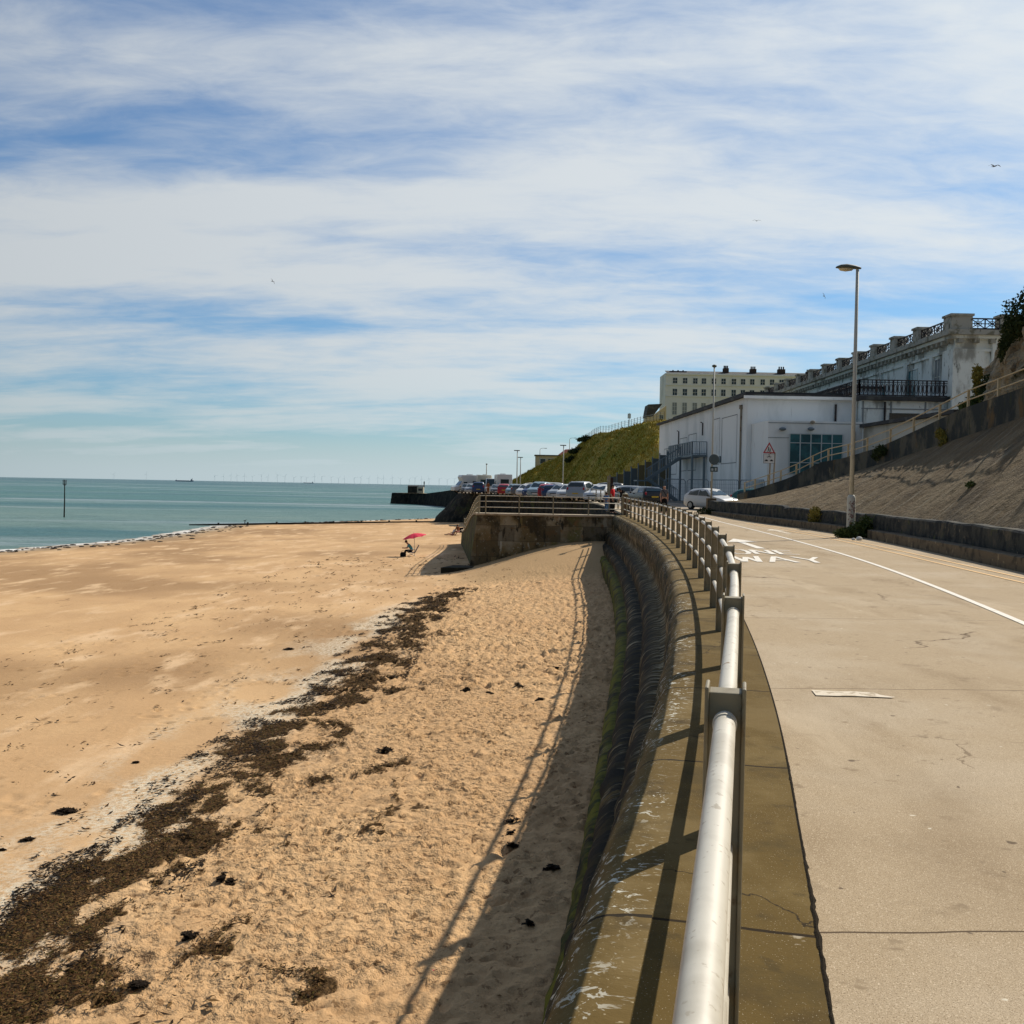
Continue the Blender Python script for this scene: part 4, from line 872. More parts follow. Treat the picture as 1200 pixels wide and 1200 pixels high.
# path up the bank
m_path = MAT('path_grey', (.32,.28,.25), .9, .2, bumps=[(5,.3,.02)])
pp = [(3.2,262,.9),(5.2,270,2.2),(8.0,281,4.6),(11.5,292,7.0)]
P = []
for k in range(20):
    f = k/19*3; i = min(int(f), 2); q = f-i; x, y, z = [pp[i][j]+(pp[i+1][j]-pp[i][j])*q for j in range(3)]; wd_ = 4.6-2.4*k/19
    P.append([(x-.2,y,z+.9),(x+wd_,y-1,z+1.1)])
pth = struct(MB().grid(P).build('footpath', m_path))

# ---------------------------------------------------------------- chalk cliff at the right
m_cliff = MAT('chalk_cliff', (.40,.32,.21), .95, .1, layers=[((.46,.39,.28), .6, .5, .66, (1,1,.5), 6, 1), ((.17,.13,.08), .9, .52, .66, (1,1,.4), 7, 2), ((.08,.075,.03), .5, .6, .7, (1,1,1), 6, 3)], bumps=[(1.5,1,.6),(5,.9,.2),(16,.7,.06)])
CF = [(x*1.12, y*1.12, 1.63+(zt-1.63)*1.12, zb+.3) for x, y, zt, zb in [(44,60,9.2,5),(34,57,9.2,5),(27,55,9.0,4.5),(24.2,52.5,9.0,2.6),(22.9,49,9.1,2.3),(22.3,46,9.7,3.0),(21.9,43,10.3,3.4),(21.4,38,11.5,4),(21,30,13,4.6),(20,18,15,5.4),(19,5,15,6),(18,-8,15,6.8)]]
P = []; nC = 150
for k in range(nC+1):
    f = k/nC*(len(CF)-1); i = min(int(f), len(CF)-2); q = f-i; x, y, zt, zb = [CF[i][j]+(CF[i+1][j]-CF[i][j])*q for j in range(4)]
    row = []
    for j in range(41):
        t_ = j/40; z = zb-.6+(zt-zb+.6)*t_; v = Vector((x*.35, y*.35, z*.3)); d = noise.noise(v)*1.1+noise.noise(v*2.7)*.6+noise.noise(v*7)*.35+noise.noise(v*15)*.15
        bx = x-1.3*(1-t_)**1.5+.9*max(0,t_-.75)*4*.5; row.append((bx-d*.8, y-d*.5*(i < 4)-(.5*(1-t_) if i < 4 else 0), z+d*.12*(t_ > .05)))
    a = row[-1]; row.append((a[0]+1.2,a[1]+.6,zt+.3)); row.append((a[0]+40,a[1]+.8,zt+1.0)); P.append(row)
struct(MB().grid(P).build('cliff', m_cliff))

# ---------------------------------------------------------------- leaf masses
def leaves(mb, c, r, n_, s, rr, squash=1, spiky=0):
    for _ in range(n_):
        while True:
            v = Vector((rr.uniform(-1,1), rr.uniform(-1,1), rr.uniform(-1,1)))
            if .2 < v.length < 1: break
        v = v.normalized()*v.length**.6*(1+rr.gauss(0,.17)+.45*noise.noise(v.normalized()*2.2+Vector((c[0]*3,c[1],c[2])))); p = Vector((c[0]+v.x*r[0], c[1]+v.y*r[1], c[2]+v.z*r[2])); a = Vector((rr.gauss(0,1), rr.gauss(0,1), rr.gauss(0,1)+spiky)).normalized(); b = a.cross(Vector((rr.random(),rr.random(),.3))).normalized(); q = s*rr.uniform(.6,1.5)
        mb.add([p-a*q, p+b*q*.45, p+a*q, p-b*q*.45], [(0,1,2,3)])
m_leaf = MAT('leaves_green', (.055,.085,.018), .7, .3, layers=[((.10,.12,.03), 3, .5, .65), ((.025,.045,.01), 2, .52, .66)]); m_leafd = MAT('leaves_dark', (.028,.045,.014), .8, .2, layers=[((.06,.07,.02), 2, .5, .65)]); m_leafy = MAT('leaves_yellow', (.20,.17,.035), .8, .2, layers=[((.09,.10,.02), 2, .5, .65)])
m_stem = MAT('stems', (.07,.05,.03), .9)
def shrub(name, label, c, blobs, n_, s, m, seed, cat='shrub', group=None, spiky=.3):
    rr = random.Random(seed); t = thing(name, label, cat, c, 0, group); mb = MB(); st = MB()
    for (bx, by, bz_, rx, ry, rz) in blobs:
        leaves(mb, (bx,by,bz_), (rx,ry,rz), int(n_/len(blobs)), s, rr, spiky=spiky)
        st.tube([(bx*.2,by*.2,-.05),(bx*.6,by*.6,bz_*.5),(bx,by,bz_)], [.03*max(rx,.3)*2,.02*max(rx,.3),.008], 5)
    st.build('stem', m_stem, t); mb.build('foliage', m, t); return t
LP = (12.1, 37.35)
shrub('weed_bush', 'green weeds growing round the foot of the tall lamp post by the kerb', (12.35, 37.1, 0), [(-.35,-.15,.16,.3,.25,.18),(.1,-.05,.25,.35,.28,.28),(.5,.1,.42,.28,.25,.34),(.7,.15,.25,.25,.25,.24),(-.1,-.25,.12,.5,.15,.12)], 2600, .05, m_leaf, 1, 'weeds')
shrub('weed_bush', 'yellow green tuft growing over the low wall left of the tall lamp post', (kerb(44.5)+.3, 44.5, .35), [(0,0,.25,.22,.5,.3),(-.05,.3,.05,.2,.3,.3),(-.1,-.1,.4,.2,.4,.2)], 900, .05, m_leafy, 2, 'weeds')
shrub('weed_bush', 'weeds round the foot of the slim sign post near the parked white hatchback', (11.9, 63.6, .1), [(0,0,.15,.5,.3,.25),(.5,0,.1,.3,.3,.2)], 700, .06, m_leafd, 3, 'weeds')
shrub('wall_plant', 'ragged dry plant hanging from the parapet wall right of the lamp post', (fx(43.7)-.05, 43.7, fz(43.7)+.15), [(0,0,.1,.16,.35,.35),(-.08,-.2,-.15,.15,.3,.3),(-.05,.2,.25,.15,.3,.25)], 900, .045, m_leafy, 4, 'plant')
shrub('wall_plant', 'dark bushy plant spilling over the parapet wall just right of the lamp post', (fx(51.5), 51.5, fz(51.5)+.6), [(0,0,.1,.25,.7,.25),(-.05,.4,-.15,.2,.5,.25),(-.05,-.5,.0,.2,.4,.2)], 1400, .05, m_leafd, 5, 'plant')
for k, (y, t_) in enumerate([(31.5,.26)]):
    x = kerb(y)+.66+(fx(y)-kerb(y)-.66)*t_; z = .8+(fz(y)-.8)*t_; shrub('slope_weed', 'small green weed growing from a crack in the concrete slope', (x,y,z), [(0,0,.08,.14,.22,.1)], 300, .035, m_leaf, 9, 'plant')
for k, (px, py, Yd, lb, m_, bl, n_) in enumerate([
    (1196,366,50,'dark bush on the cliff top at the right edge of the picture', m_leafd, [(0,0,0,.9,1.2,.9),(.8,-.8,.6,1,1.2,.7),(-.3,.6,-.7,.5,.8,.5),(1.2,-1,1.1,.8,.8,.5)], 5200),
    (1187,392,52,'dark green growth hanging down the upper cliff face', m_leafd, [(0,0,0,.6,.8,.9),(-.3,.4,-.7,.4,.6,.6)], 2600),
    (1160,448,57.5,'round green bush at the foot of the chalk cliff beside the teal window', m_leafd, [(0,0,0,.55,.6,.45),(-.4,0,-.5,.4,.5,.4),(.4,0,.3,.3,.5,.3)], 2600),
    (1141,447,61,'yellow flowered climbing plant on the corner of the ornate white building', m_leafy, [(0,0,.4,.28,.3,.5),(0,0,-.4,.22,.3,.6),(.1,0,-1.1,.2,.3,.5)], 1500),
    (1143,471,56,'low green bush behind the ramp railing below the climbing plant', m_leaf, [(0,0,0,.6,.6,.35),(-.6,0,-.3,.45,.5,.3),(.7,0,-.1,.4,.5,.25)], 1900)]):
    shrub('cliff_bush', lb, (gx(px,Yd), Yd, hz_(px,py,Yd)), bl, n_, .085, m_, 20+k, 'bush')
# scrub on the grass bank
for k, (f, t_, r_s, lb) in enumerate([(.50,.93,1.5,'dark scrub bush on the brow of the grass bank, uppermost'), (.53,.72,1.3,'dark scrub patch below the brow of the grass bank'), (.56,.60,1.0,'lowest dark scrub patch on the face of the grass bank')]):
    p = bank_pt(f, t_); shrub('scrub_bush', lb, p, [(0,0,.3,r_s,r_s,.6),(r_s*1.1,.5,.5,r_s*.7,r_s,.5),(-r_s,0,0,r_s*.7,r_s,.4)], 1500, .22, m_leafd, 40+k, 'bush')

# ---------------------------------------------------------------- buildings
m_white = MAT('white_render', (.87,.88,.85), .85, .2, layers=[((.74,.76,.73), .35, .48, .62, (1,1,.35), 6, 1), ((.36,.35,.31), .8, .62, .74, (2,2,.22), 6, 2), ((.42,.36,.27), 1.4, .68, .76, (1,1,.3), 6, 5)], bumps=[(6,.2,.02)])
m_oldw = MAT('grimy_white_stucco', (.80,.83,.78), .88, .2, layers=[((.36,.36,.32), .6, .5, .64, (1,1,.4), 6, 1), ((.14,.14,.11), 1.6, .60, .7, (1,1,.4), 7, 2), ((.28,.22,.13), 2.4, .66, .74, (1,1,.5), 6, 3)], bumps=[(8,.4,.03)])
m_stone = MAT('balustrade_stone', (.40,.39,.34), .9, .2, layers=[((.20,.19,.14), 1.4, .5, .64, (1,1,1), 6, 1), ((.07,.07,.05), 2.2, .60, .7, (1,1,.6), 6, 2)], bumps=[(10,.4,.03)])
m_iron = MAT('dark_iron', (.028,.022,.024), .7, .4, layers=[((.09,.045,.025), 2, .58, .7)])
m_roofd = MAT('roof_dark', (.055,.055,.055), .85, layers=[((.10,.10,.09), .8, .5, .65)]); m_teal = MAT('teal_glass', (.035,.15,.165), .25, .5, layers=[((.02,.08,.095), .6, .48, .6, (1,1,1), 3, 1)]); m_glass = MAT('window_glass', (.03,.04,.045), .12, .6)
m_frame = MAT('window_frame', (.5,.55,.54), .6); m_pipe = MAT('drain_pipe', (.30,.26,.2), .7, layers=[((.14,.08,.04), 2, .55, .7)]); m_steel = MAT('galvanised_steel', (.16,.20,.22), .55, .5, .3); m_shad = MAT('groove_grey', (.25,.27,.27), .9)
# hall
hall = thing('white_hall', 'big plain white rendered hall with a flat dark edged roof and a lean lower storey', 'building', (24, 95, .2))
MB().add([(19.3,85,.2),(28.4,85,.2),(28.4,125,.2),(17.8,125,.2),(19.3,85,9.4),(28.4,85,9.4),(28.4,125,9.4),(17.8,125,9.4)],[(0,1,5,4),(1,2,6,5),(2,3,7,6),(3,0,4,7)]).build('wall', m_white, hall, world=True)
mb = MB(); mb.slab([(18.95,84.55,9.4),(28.5,84.55,9.4),(28.5,125.4,9.4),(17.45,125.4,9.4)],(0,0,.22)); roof = mb.build('roof', m_roofd, hall, world=True)
MB().slab([(19.4,86,9.63),(27.5,86,9.63),(27.5,118,9.63),(18.3,118,9.63)],(0,0,.3)).build('raised_roof', m_roofd, hall, world=True)
MB().slab([(18.9,84.5,9.24),(28.5,84.5,9.24),(28.5,84.58,9.24),(18.98,84.58,9.24)],(0,0,.24)).build('fascia', m_white, hall, world=True)
lf = lambda Y: 19.3-.0375*(Y-85)
for (y0, y1, z0, z1) in [(88,93.5,4.0,8.2),(94.2,97,4.0,8.3),(104,108,3.6,7.4),(108.6,112.5,3.6,7.2),(114,117.5,3.3,6.6),(118,121.5,3.3,6.4)]:
    MB().add([(lf(a)-.02,a,c) for c, a in ((z0,y0),(z0,y1),(z1,y1),(z1,y0),(z0+.07,y0+.1),(z0+.07,y1-.1),(z1-.07,y1-.1),(z1-.07,y0+.1))],[(0,1,5,4),(1,2,6,5),(2,3,7,6),(3,0,4,7)]).build('panel_groove', m_shad, hall, world=True)
for y, z0, z1 in [(101,7.0,8.2),(112.8,5.6,8.0)]:
    MB().tube([(lf(y)-.1,y,z0),(lf(y)-.1,y,z1),(lf(y)-.3,y,z1+.1)], .06, 6).build('vent_pipe', m_iron, hall, world=True)
MB().tube([(lf(86.5)-.1,86.5,.5),(lf(86.5)-.1,86.5,8.6)], .08, 8).build('drain_pipe', m_pipe, hall, world=True)
MB().box(lf(86.5)-.25,lf(86.5)-.02,86.35,86.65,8.5,8.85).build('hopper', m_pipe, hall, world=True)
MB().tube([(26.6,84.85,7.4),(26.6,84.85,8.9)], .09, 8).build('drain_pipe', m_iron, hall, world=True)
MB().box(19.32,19.9,84.93,84.99,.3,9.2).build('corner_pilaster', m_white, hall, world=True)
MB().box(lf(94)-.09,lf(94)-.01,93.5,94.1,4.15,4.75).build('junction_box', m_steel, hall, world=True)
# lower front box
box_ = thing('front_extension', 'low white front extension of the hall with a band of teal windows', 'building', (23, 82, .2))
MB().add([(19.85,80,.2),(27.2,80,.2),(27.2,84.9,.2),(19.7,84.9,.2),(19.85,80,7.15),(27.2,80,7.15),(27.2,84.9,7.15),(19.7,84.9,7.15)],[(0,1,5,4),(1,2,6,5),(2,3,7,6),(3,0,4,7),(4,5,6,7)]).build('wall', m_white, box_, world=True)
for (a, b, c, d) in [(19.85,27.2,6.95,7.0),(19.85,21.8,5.8,5.84)]: MB().box(a,b,79.97,79.995,c,d).build('string_line', m_shad, box_, world=True)
wx0, wx1, wz0, wz1 = gx(923,80), gx(985,80), 3.0, hz_(930,508.5,80)
wd_ = MB().box(wx0,wx1,79.94,79.985,wz0,wz1).build('window', m_teal, box_, world=True)
mb = MB()
for f in (0,.20,.40,.60,.80,1): x = wx0+(wx1-wx0)*f; mb.box(x-.04,x+.04,79.90,79.938,wz0,wz1)
for z in (wz0,wz0+.9,wz1-.7,wz1): mb.box(wx0+.041,wx1-.041,79.905,79.936,z-.03,z+.03)
mb.v = [(v[0]-23,v[1]-82,v[2]-.2) for v in mb.v]; mb.build('window_frame', m_frame, wd_)
for px, py in ((914,503),(947,503)): x = gx(px,80); z = hz_(px,py,80); MB().ell((x,79.8,z),(.28,.2,.14),10,6).build('floodlight', m_steel, box_, world=True)
MB().ell((gx(949,80),79.85,hz_(949,495,80)),(.2,.12,.15),8,5).build('alarm_box', m_pipe, box_, world=True)
MB().box(gx(879,80)+.1,gx(894,80),79.93,79.99,.3,2.4).build('door', m_frame, box_, world=True)
MB().tube([(26.5,79.8,2.6),(26.5,79.8,6.4)], .1, 8).build('drain_pipe', m_pipe, box_, world=True)
# side lean-to on the right, running towards the ramp
lean = thing('side_extension', 'cream lean-to with a dark sloping roof edge behind the ramp railing', 'building', (27.5, 72, .2))
MB().add([(27.25,79.9,.2),(27.85,64.5,.2),(33,64.5,.2),(33,79.9,.2),(27.25,79.9,6.7),(27.85,64.5,6.7),(33,64.5,6.7),(33,79.9,6.7)],[(1,0,4,5),(2,1,5,6),(3,2,6,7)]).build('wall', MAT('cream_render', (.58,.55,.47), .85, layers=[((.40,.37,.3), .5, .5, .66, (1,1,.4))]), lean, world=True)
MB().slab([(26.95,79.93,6.71),(27.5,64.2,6.71),(33.4,64.2,6.71),(33.4,79.93,6.71)],(0,0,.25)).build('roof', m_roofd, lean, world=True)
MB().add([(27.42,75.2,2.9),(27.46,74.0,2.9),(27.46,74.0,4.1),(27.42,75.2,4.1)],[(0,1,2,3)]).build('notice_board', m_iron, lean, world=True)
# terrace wing with iron balcony
wing = thing('terrace_wing', 'white terrace wing topped by a dark iron balcony, below the ornate facade', 'building', (32, 88, .2))
MB().add([(28.42,84,.2),(35.45,84,.2),(35.45,99,.2),(28.42,99,.2),(28.42,84,9.2),(35.45,84,9.2),(35.45,99,9.2),(28.42,99,9.2)],[(0,1,5,4),(3,0,4,7)]).build('wall', m_oldw, wing, world=True)
MB().box(28.05,35.9,83.6,99,9.21,9.55).build('slab', m_roofd, wing, world=True)
mb = MB()
for z in (8.5,7.1): mb.box(28.44,35.4,83.955,83.995,z,z+.08)
for x in (28.5,30.8,33.6): mb.box(x,x+.12,83.95,83.996,6.9,9.15)
mb.build('moulding', m_shad, wing, world=True)
MB().box(gx(1039,84),gx(1074,84),83.94,83.99,7.55,8.2).build('window', m_glass, wing, world=True)
MB().tube([(30.3,83.85,6.9),(30.3,83.85,9.1)], .09, 6).build('drain_pipe', m_iron, wing, world=True)
bal = MB()
def iron_run(mb, a, b, z0, z1, n_):
    a, b = Vector(a), Vector(b); d = (b-a); L_ = d.length; u = d/L_
    for z in (z0, z1): mb.beam((a.x,a.y,z),(b.x,b.y,z),.09,.08)
    mb.beam((a.x,a.y,z1-.18),(b.x,b.y,z1-.18),.05)
    for k in range(n_+1):
        p = a+d*k/n_; mb.beam((p.x,p.y,z0),(p.x,p.y,z1),.06 if k % 4 else .11)
        if k < n_:
            m_ = a+d*(k+.5)/n_; r_ = L_/n_*.32; zc_ = (z0+z1-.1)/2
            ring = [(m_.x+u.x*r_*math.cos(t_), m_.y+u.y*r_*math.cos(t_), zc_+(z1-z0)*.3*math.sin(t_)) for t_ in np.linspace(0,2*PI,9)]; mb.tube(ring, .03, 4, False)
iron_run(bal, (28.15,83.75,0), (35.7,83.75,0), 9.62, 10.85, 22); iron_run(bal, (28.15,83.75,0), (28.15,98,0), 9.62, 10.85, 34)
bal.build('iron_balcony', m_iron, wing, world=True)
# ornate building
GX, GY0, GY1 = 35.5, 83.0, 148.0
grand = thing('ornate_building', 'long grimy white stucco building with heavy cornice and balustraded roof terrace', 'building', (38, 110, .2))
MB().add([(GX,GY0,.2),(46,GY0,.2),(46,GY1,.2),(GX,GY1,.2),(GX,GY0,14.2),(46,GY0,14.2),(46,GY1,14.2),(GX,GY1,14.2)],[(0,1,5,4),(3,0,4,7),(2,3,7,6)]).build('wall', m_oldw, grand, world=True)
MB().box(GX-.9,46,GY0-.9,GY1,14.45,14.85).build('roof_slab', m_stone, grand, world=True)
MB().box(GX-.55,46,GY0-.55,GY1,14.2,14.448).build('cornice', m_oldw, grand, world=True)
MB().box(GX-.18,46,GY0-.18,GY1,13.2,13.4).build('string_course', m_oldw, grand, world=True)
for k in range(66):
    y = GY0+.3+k*.98
    if y < GY1: MB().box(GX-.5,GX-.01,y,y+.38,13.85,14.198).build('bracket', m_stone, grand, world=True)
for x in (35.6,36.9,38.2,39.5): MB().box(x,x+.38,GY0-.5,GY0-.01,13.85,14.198).build('bracket', m_stone, grand, world=True)
for (a, b) in ((GY0,GY0+1.9),(GY0+3.9,GY0+4.6),(GY0+9.5,GY0+10.3),(GY0+16,GY0+17),(GY0+24,GY0+25),(GY0+33,GY0+34)): MB().box(GX-.2,GX-.01,a,b,9.6,13.19).build('pilaster', m_oldw, grand, world=True)
MB().box(GX-.2,GX+2.3,GY0-.2,GY0-.01,5,13.19).build('corner_pilaster', m_oldw, grand, world=True); MB().box(GX+2.9,GX+3.3,GY0-.35,GY0-.01,12.2,14.19).build('console', m_oldw, grand, world=True)
def win(parent, x, y0, y1, z0, z1, m, fm, axis='x', nv=1, nh=1, ox=0):
    """window lying in a wall of constant x (faces -x) or constant y (faces -y)"""
    fr = MB(); pane = MB(); t_ = .1
    def bx(m_, a, b, c, d, off0, off1):
        if axis == 'x': m_.box(x-off1, x-off0, a, b, c, d)
        else: m_.box(a, b, x-off1, x-off0, c, d)
    bx(fr, y0-t_, y0, z0-t_, z1+t_, .005, .09); bx(fr, y1, y1+t_, z0-t_, z1+t_, .005, .09); bx(fr, y0, y1, z1, z1+t_, .005, .09); bx(fr, y0, y1, z0-t_*1.4, z0, .005, .13)
    for k in range(1, nv+1): yy = y0+(y1-y0)*k/(nv+1); bx(fr, yy-.03, yy+.03, z0, z1, .022, .06)
    for k in range(1, nh+1): zz = z0+(z1-z0)*k/(nh+1); bx(fr, y0, y1, zz-.03, zz+.03, .024, .055)
    bx(pane, y0, y1, z0, z1, .004, .02)
    o = fr.build('window', fm, parent, world=True); pane.v = [(v[0]-parent.location.x, v[1]-parent.location.y, v[2]-parent.location.z) for v in pane.v]; pane.build('pane', m, o); return o
win(grand, GX, 85.6, 86.7, 10.0, 12.9, m_shad, m_oldw); win(grand, GX, 90.6, 92.8, 10.0, 12.6, m_teal, m_oldw); win(grand, GX, 98.0, 100.6, 9.8, 11.9, m_teal, m_oldw); win(grand, GX, 105, 107.5, 9.8, 11.8, m_teal, m_oldw); win(grand, GX, 112, 114.5, 9.8, 11.8, m_teal, m_oldw)
win(grand, GY0, GX+3.3, GX+4.6, 9.8, 12.2, m_teal, m_oldw, 'y')
def lattice(mb, a, b, z0, z1):
    a, b = Vector((*a,0)), Vector((*b,0)); d = b-a; L_ = d.length
    for z in (z0, z1): mb.beam((a.x,a.y,z),(b.x,b.y,z),.10)
    n_ = max(1, round(L_/1.3))
    for k in range(n_):
        p, q = a+d*k/n_, a+d*(k+1)/n_; c = (p+q)/2; zm = (z0+z1)/2
        mb.beam((p.x,p.y,z0),(p.x,p.y,z1),.08); mb.beam((c.x,c.y,z0),(c.x,c.y,z1),.05)
        for s, e in (((p.x,p.y,z0),(q.x,q.y,z1)),((p.x,p.y,z1),(q.x,q.y,z0)),((p.x,p.y,zm),(q.x,q.y,zm))): mb.beam(s, e, .06)
        mb.tube([(c.x+d.x/n_*.27*math.cos(t_),c.y+d.y/n_*.27*math.cos(t_),zm+(z1-z0)*.27*math.sin(t_)) for t_ in np.linspace(0,2*PI,9)], .03, 4, False)
    mb.beam((b.x,b.y,z0),(b.x,b.y,z1),.08)
py_ = [83.9,89.9]+[95.3+5.3*k for k in range(10)]
def rp(x0, x1, y0, y1):
    m_ = MB().box(x0,x1,y0,y1,14.86,16.1); o = m_.build('roof_pier', m_stone, grand, world=True); MB().box(x0-.1-38,x1+.1-38,y0-.1-110,y1+.1-110,15.75,15.93).build('pier_cap', m_stone, o)
rp(GX-.6,GX+1.1,GY0-.65,GY0+.9)
for a, b in zip([83.9]+py_[1:], py_[1:]): 
    rp(GX-.55,GX+.55,b-.55,b+.55)
rp(38.9,40.0,GY0-.6,GY0+.5)
prevb = GY0+.9
for b in py_[1:]:
    m_ = MB(); lattice(m_, (GX-.2,prevb), (GX-.2,b-.55), 15.0, 15.8); m_.build('iron_lattice', m_iron, grand, world=True); prevb = b+.55
m_ = MB(); lattice(m_, (GX+1.1,GY0-.3), (38.9,GY0-.3), 15.0, 15.8); m_.build('iron_lattice', m_iron, grand, world=True)
m_ = MB(); lattice(m_, (40,GY0-.3), (44,GY0-.3), 15.0, 15.8); m_.build('iron_lattice', m_iron, grand, world=True)
# annex between
ann = thing('rear_annex', 'low white annex with thin dark roof edge, between hall roof and ornate facade', 'building', (33.5, 110, 9))
MB().add([(31.5,99.1,9),(35.4,99.1,9),(31.5,128,9),(31.5,99.1,11.7),(35.4,99.1,11.7),(31.5,128,11.7),(35.4,128,11.7),(35.4,128,9)],[(0,1,4,3),(2,0,3,5),(7,2,5,6)]).build('wall', m_white, ann, world=True)
MB().box(31.2,35.4,98.8,128.2,11.71,11.9).build('roof', m_roofd, ann, world=True)
win(ann, 31.5, 108, 109.2, 10.0, 11.2, m_glass, m_white); win(ann, 31.5, 101, 103.5, 10.0, 11.2, m_teal, m_white)
MB().tube([(31.4,105,9.9),(31.4,105,11.5)], .08, 6).build('drain_pipe', m_iron, ann, world=True)
# distant terrace
TY = 290.0
m_terr = MAT('terrace_render', (.74,.73,.68), .9, layers=[((.58,.57,.52), .12, .5, .64, (1,1,.5), 5, 1)])
ter = thing('terraced_building', 'long pale four storey terrace with a flat parapet and dark chimneys on the hill', 'building', (60, TY, 20))
tx0, tx1 = gx(776.5,TY), gx(955,TY); tz = hz_(790,437.6,TY)
MB().box(tx0,tx1,TY,TY+11,17,tz).build('wall', m_terr, ter, world=True)
MB().box(tx0-.2,tx1,TY-.25,TY-.01,tz-.5,tz-.15).build('cornice', m_terr, ter, world=True)
for zz in (hz_(790,451.5,TY), hz_(790,464.5,TY)): MB().box(tx0,tx1,TY-.18,TY-.01,zz-.12,zz+.12).build('string_course', m_terr, ter, world=True)
MB().slab([(tx0+.5,TY+.8,tz+.01),(tx1,TY+.8,tz+.01),(tx1,TY+5,tz+1.1),(tx0+.5,TY+5,tz+1.1)],(0,0,.1)).build('roof', m_roofd, ter, world=True)
for px in (787.7,799.4,811.3,821.4,833,844.3,856.4,867.1,877.8,890,901,912,923,934):
    x = gx(px,TY)
    for (ya_, yb_) in ((443.2,449.6),(456,463.5)): win(ter, TY, x-.62, x+.62, hz_(790,yb_,TY), hz_(790,ya_,TY), m_glass, m_terr, 'y')
    if px < 830: win(ter, TY, x-.62, x+.62, hz_(790,486,TY), hz_(790,472,TY), m_shad, m_terr, 'y', 1, 2)
for px, wd2, h2 in ((793,4.8,1.2),(849.3,1.5,2.7),(881.4,1.7,2.6),(914.8,2.0,2.7),(947.5,1.6,2.0)):
    x = gx(px,TY); c_ = MB().box(x-wd2/2,x+wd2/2,TY+2.5,TY+4,tz,tz+h2*.72).build('chimney', MAT('chimney_brick', (.05,.035,.03), .9), ter, world=True)
    m_ = MB(); 
    for q in range(3): m_.tube([(x+(q-1)*wd2*.3-60,3.2,tz+h2*.72-20),(x+(q-1)*wd2*.3-60,3.2,tz+h2-20)], .2, 6)
    m_.build('chimney_pots', m_iron, c_)
# yellow house at left of terrace
yh = thing('yellow_house', 'small cream gabled house with a dark slate roof just left of the long terrace', 'house', (gx(766,250), 250, 14)); hx = gx(756,250)
m_yel = MAT('cream_wall', (.50,.43,.28), .9)
MB().box(hx,hx+4.6,250,256,12,19.2).build('wall', m_yel, yh, world=True); MB().slab([(hx+1.2,249.98,19.2),(hx+4.6,249.98,19.2),(hx+4.6,249.98,22.0)],(0,6,0)).build('gable', m_yel, yh, world=True)
MB().slab([(hx-.3,249.7,19.2),(hx+.2,249.7,22.2),(hx+3.6,249.7,22.4),(hx+1.4,249.7,19.4)],(0,6.6,0)).build('roof', m_roofd, yh, world=True)
win(yh, 250, hx+3.0, hx+3.9, 18.2, 19.6, m_glass, m_frame, 'y'); win(yh, 250, hx+1.0, hx+1.9, 15.0, 16.6, m_teal, m_frame, 'y'); MB().box(hx,hx+4.6,249.9,249.99,17.2,17.4).build('string_course', m_frame, yh, world=True)
# kiosk building at the far end of the bank
ks = thing('cliff_top_pavilion', 'small cream flat roofed building with three dark windows at the top of the path', 'building', (gx(640,300), 300, 6))
kx0, kx1 = gx(626.5,300), gx(660,300); kz0, kz1 = 4.5, hz_(640,534.3,300)
MB().box(kx0,kx1,300,306,kz0,kz1).build('wall', m_yel, ks, world=True); MB().box(kx0-.3,kx1,299.6,306.2,kz1+.01,kz1+.3).build('roof', m_roofd, ks, world=True)
for px in (635,644,653): x = gx(px,300); win(ks, 300, x-.75, x+.75, hz_(px,543,300), hz_(px,537.8,300), m_glass, m_frame, 'y', 0, 0)
rb = thing('red_roofed_house', 'house with a red tiled roof showing above the bank beside the cream pavilion', 'house', (gx(664,312), 312, 8)); rx0, rx1 = gx(650,312), gx(682,312)
MB().box(rx0,rx1,312,320,4,10.6).build('wall', m_yel, rb, world=True); MB().slab([(rx0-.3,311.5,10.6),(rx1,311.5,10.6),(rx1,315,13.6),(rx0+3.0,315,13.2)],(0,.3,.1)).build('roof', MAT('red_tiles', (.22,.06,.045), .85, bumps=[(6,.4,.05)]), rb, world=True)
# fence along the brow
m_fence = MAT('fence_timber', (.14,.12,.09), .9); tf = thing('brow_fence', 'thin pale post and rail fence along the brow of the grass bank', 'fence', (21, 190, 13))
cr = [bank_pt(f, 1.0) for f in np.linspace(.30, .56, 34)]
for a, b in zip(cr[:-1], cr[1:]): MB().tube([(a[0],a[1],a[2]),(a[0],a[1],a[2]+1.35)], .045, 5).build('post', m_fence, tf, world=True)
mb = MB()
for a, b in zip(cr[:-1], cr[1:]):
    for h in (.55,.9,1.2): mb.beam((a[0],a[1],a[2]+h),(b[0],b[1],b[2]+h),.035)
mb.build('rail', m_frame, tf, world=True)

# ---------------------------------------------------------------- railings
m_rail = MAT('rail_grey_paint', (.62,.58,.48), .5, .5, 0, layers=[((.50,.46,.37), 4, .48, .66, (1,1,1), 5, 1), ((.30,.20,.10), 14, .66, .72, (1,1,1), 6, 2), ((.42,.37,.28), 45, .60, .68, (1,1,1), 3, 3)], bumps=[(40,.12,.004)])
m_post = MAT('post_paint', (.24,.205,.13), .6, .4, 0, layers=[((.33,.29,.19), 5, .5, .68, (1,1,1), 5, 1), ((.15,.10,.05), 12, .62, .74, (1,1,1), 4, 2)], bumps=[(30,.15,.004)])
m_bolt = MAT('fixing_steel', (.5,.48,.42), .4, .5, .6)
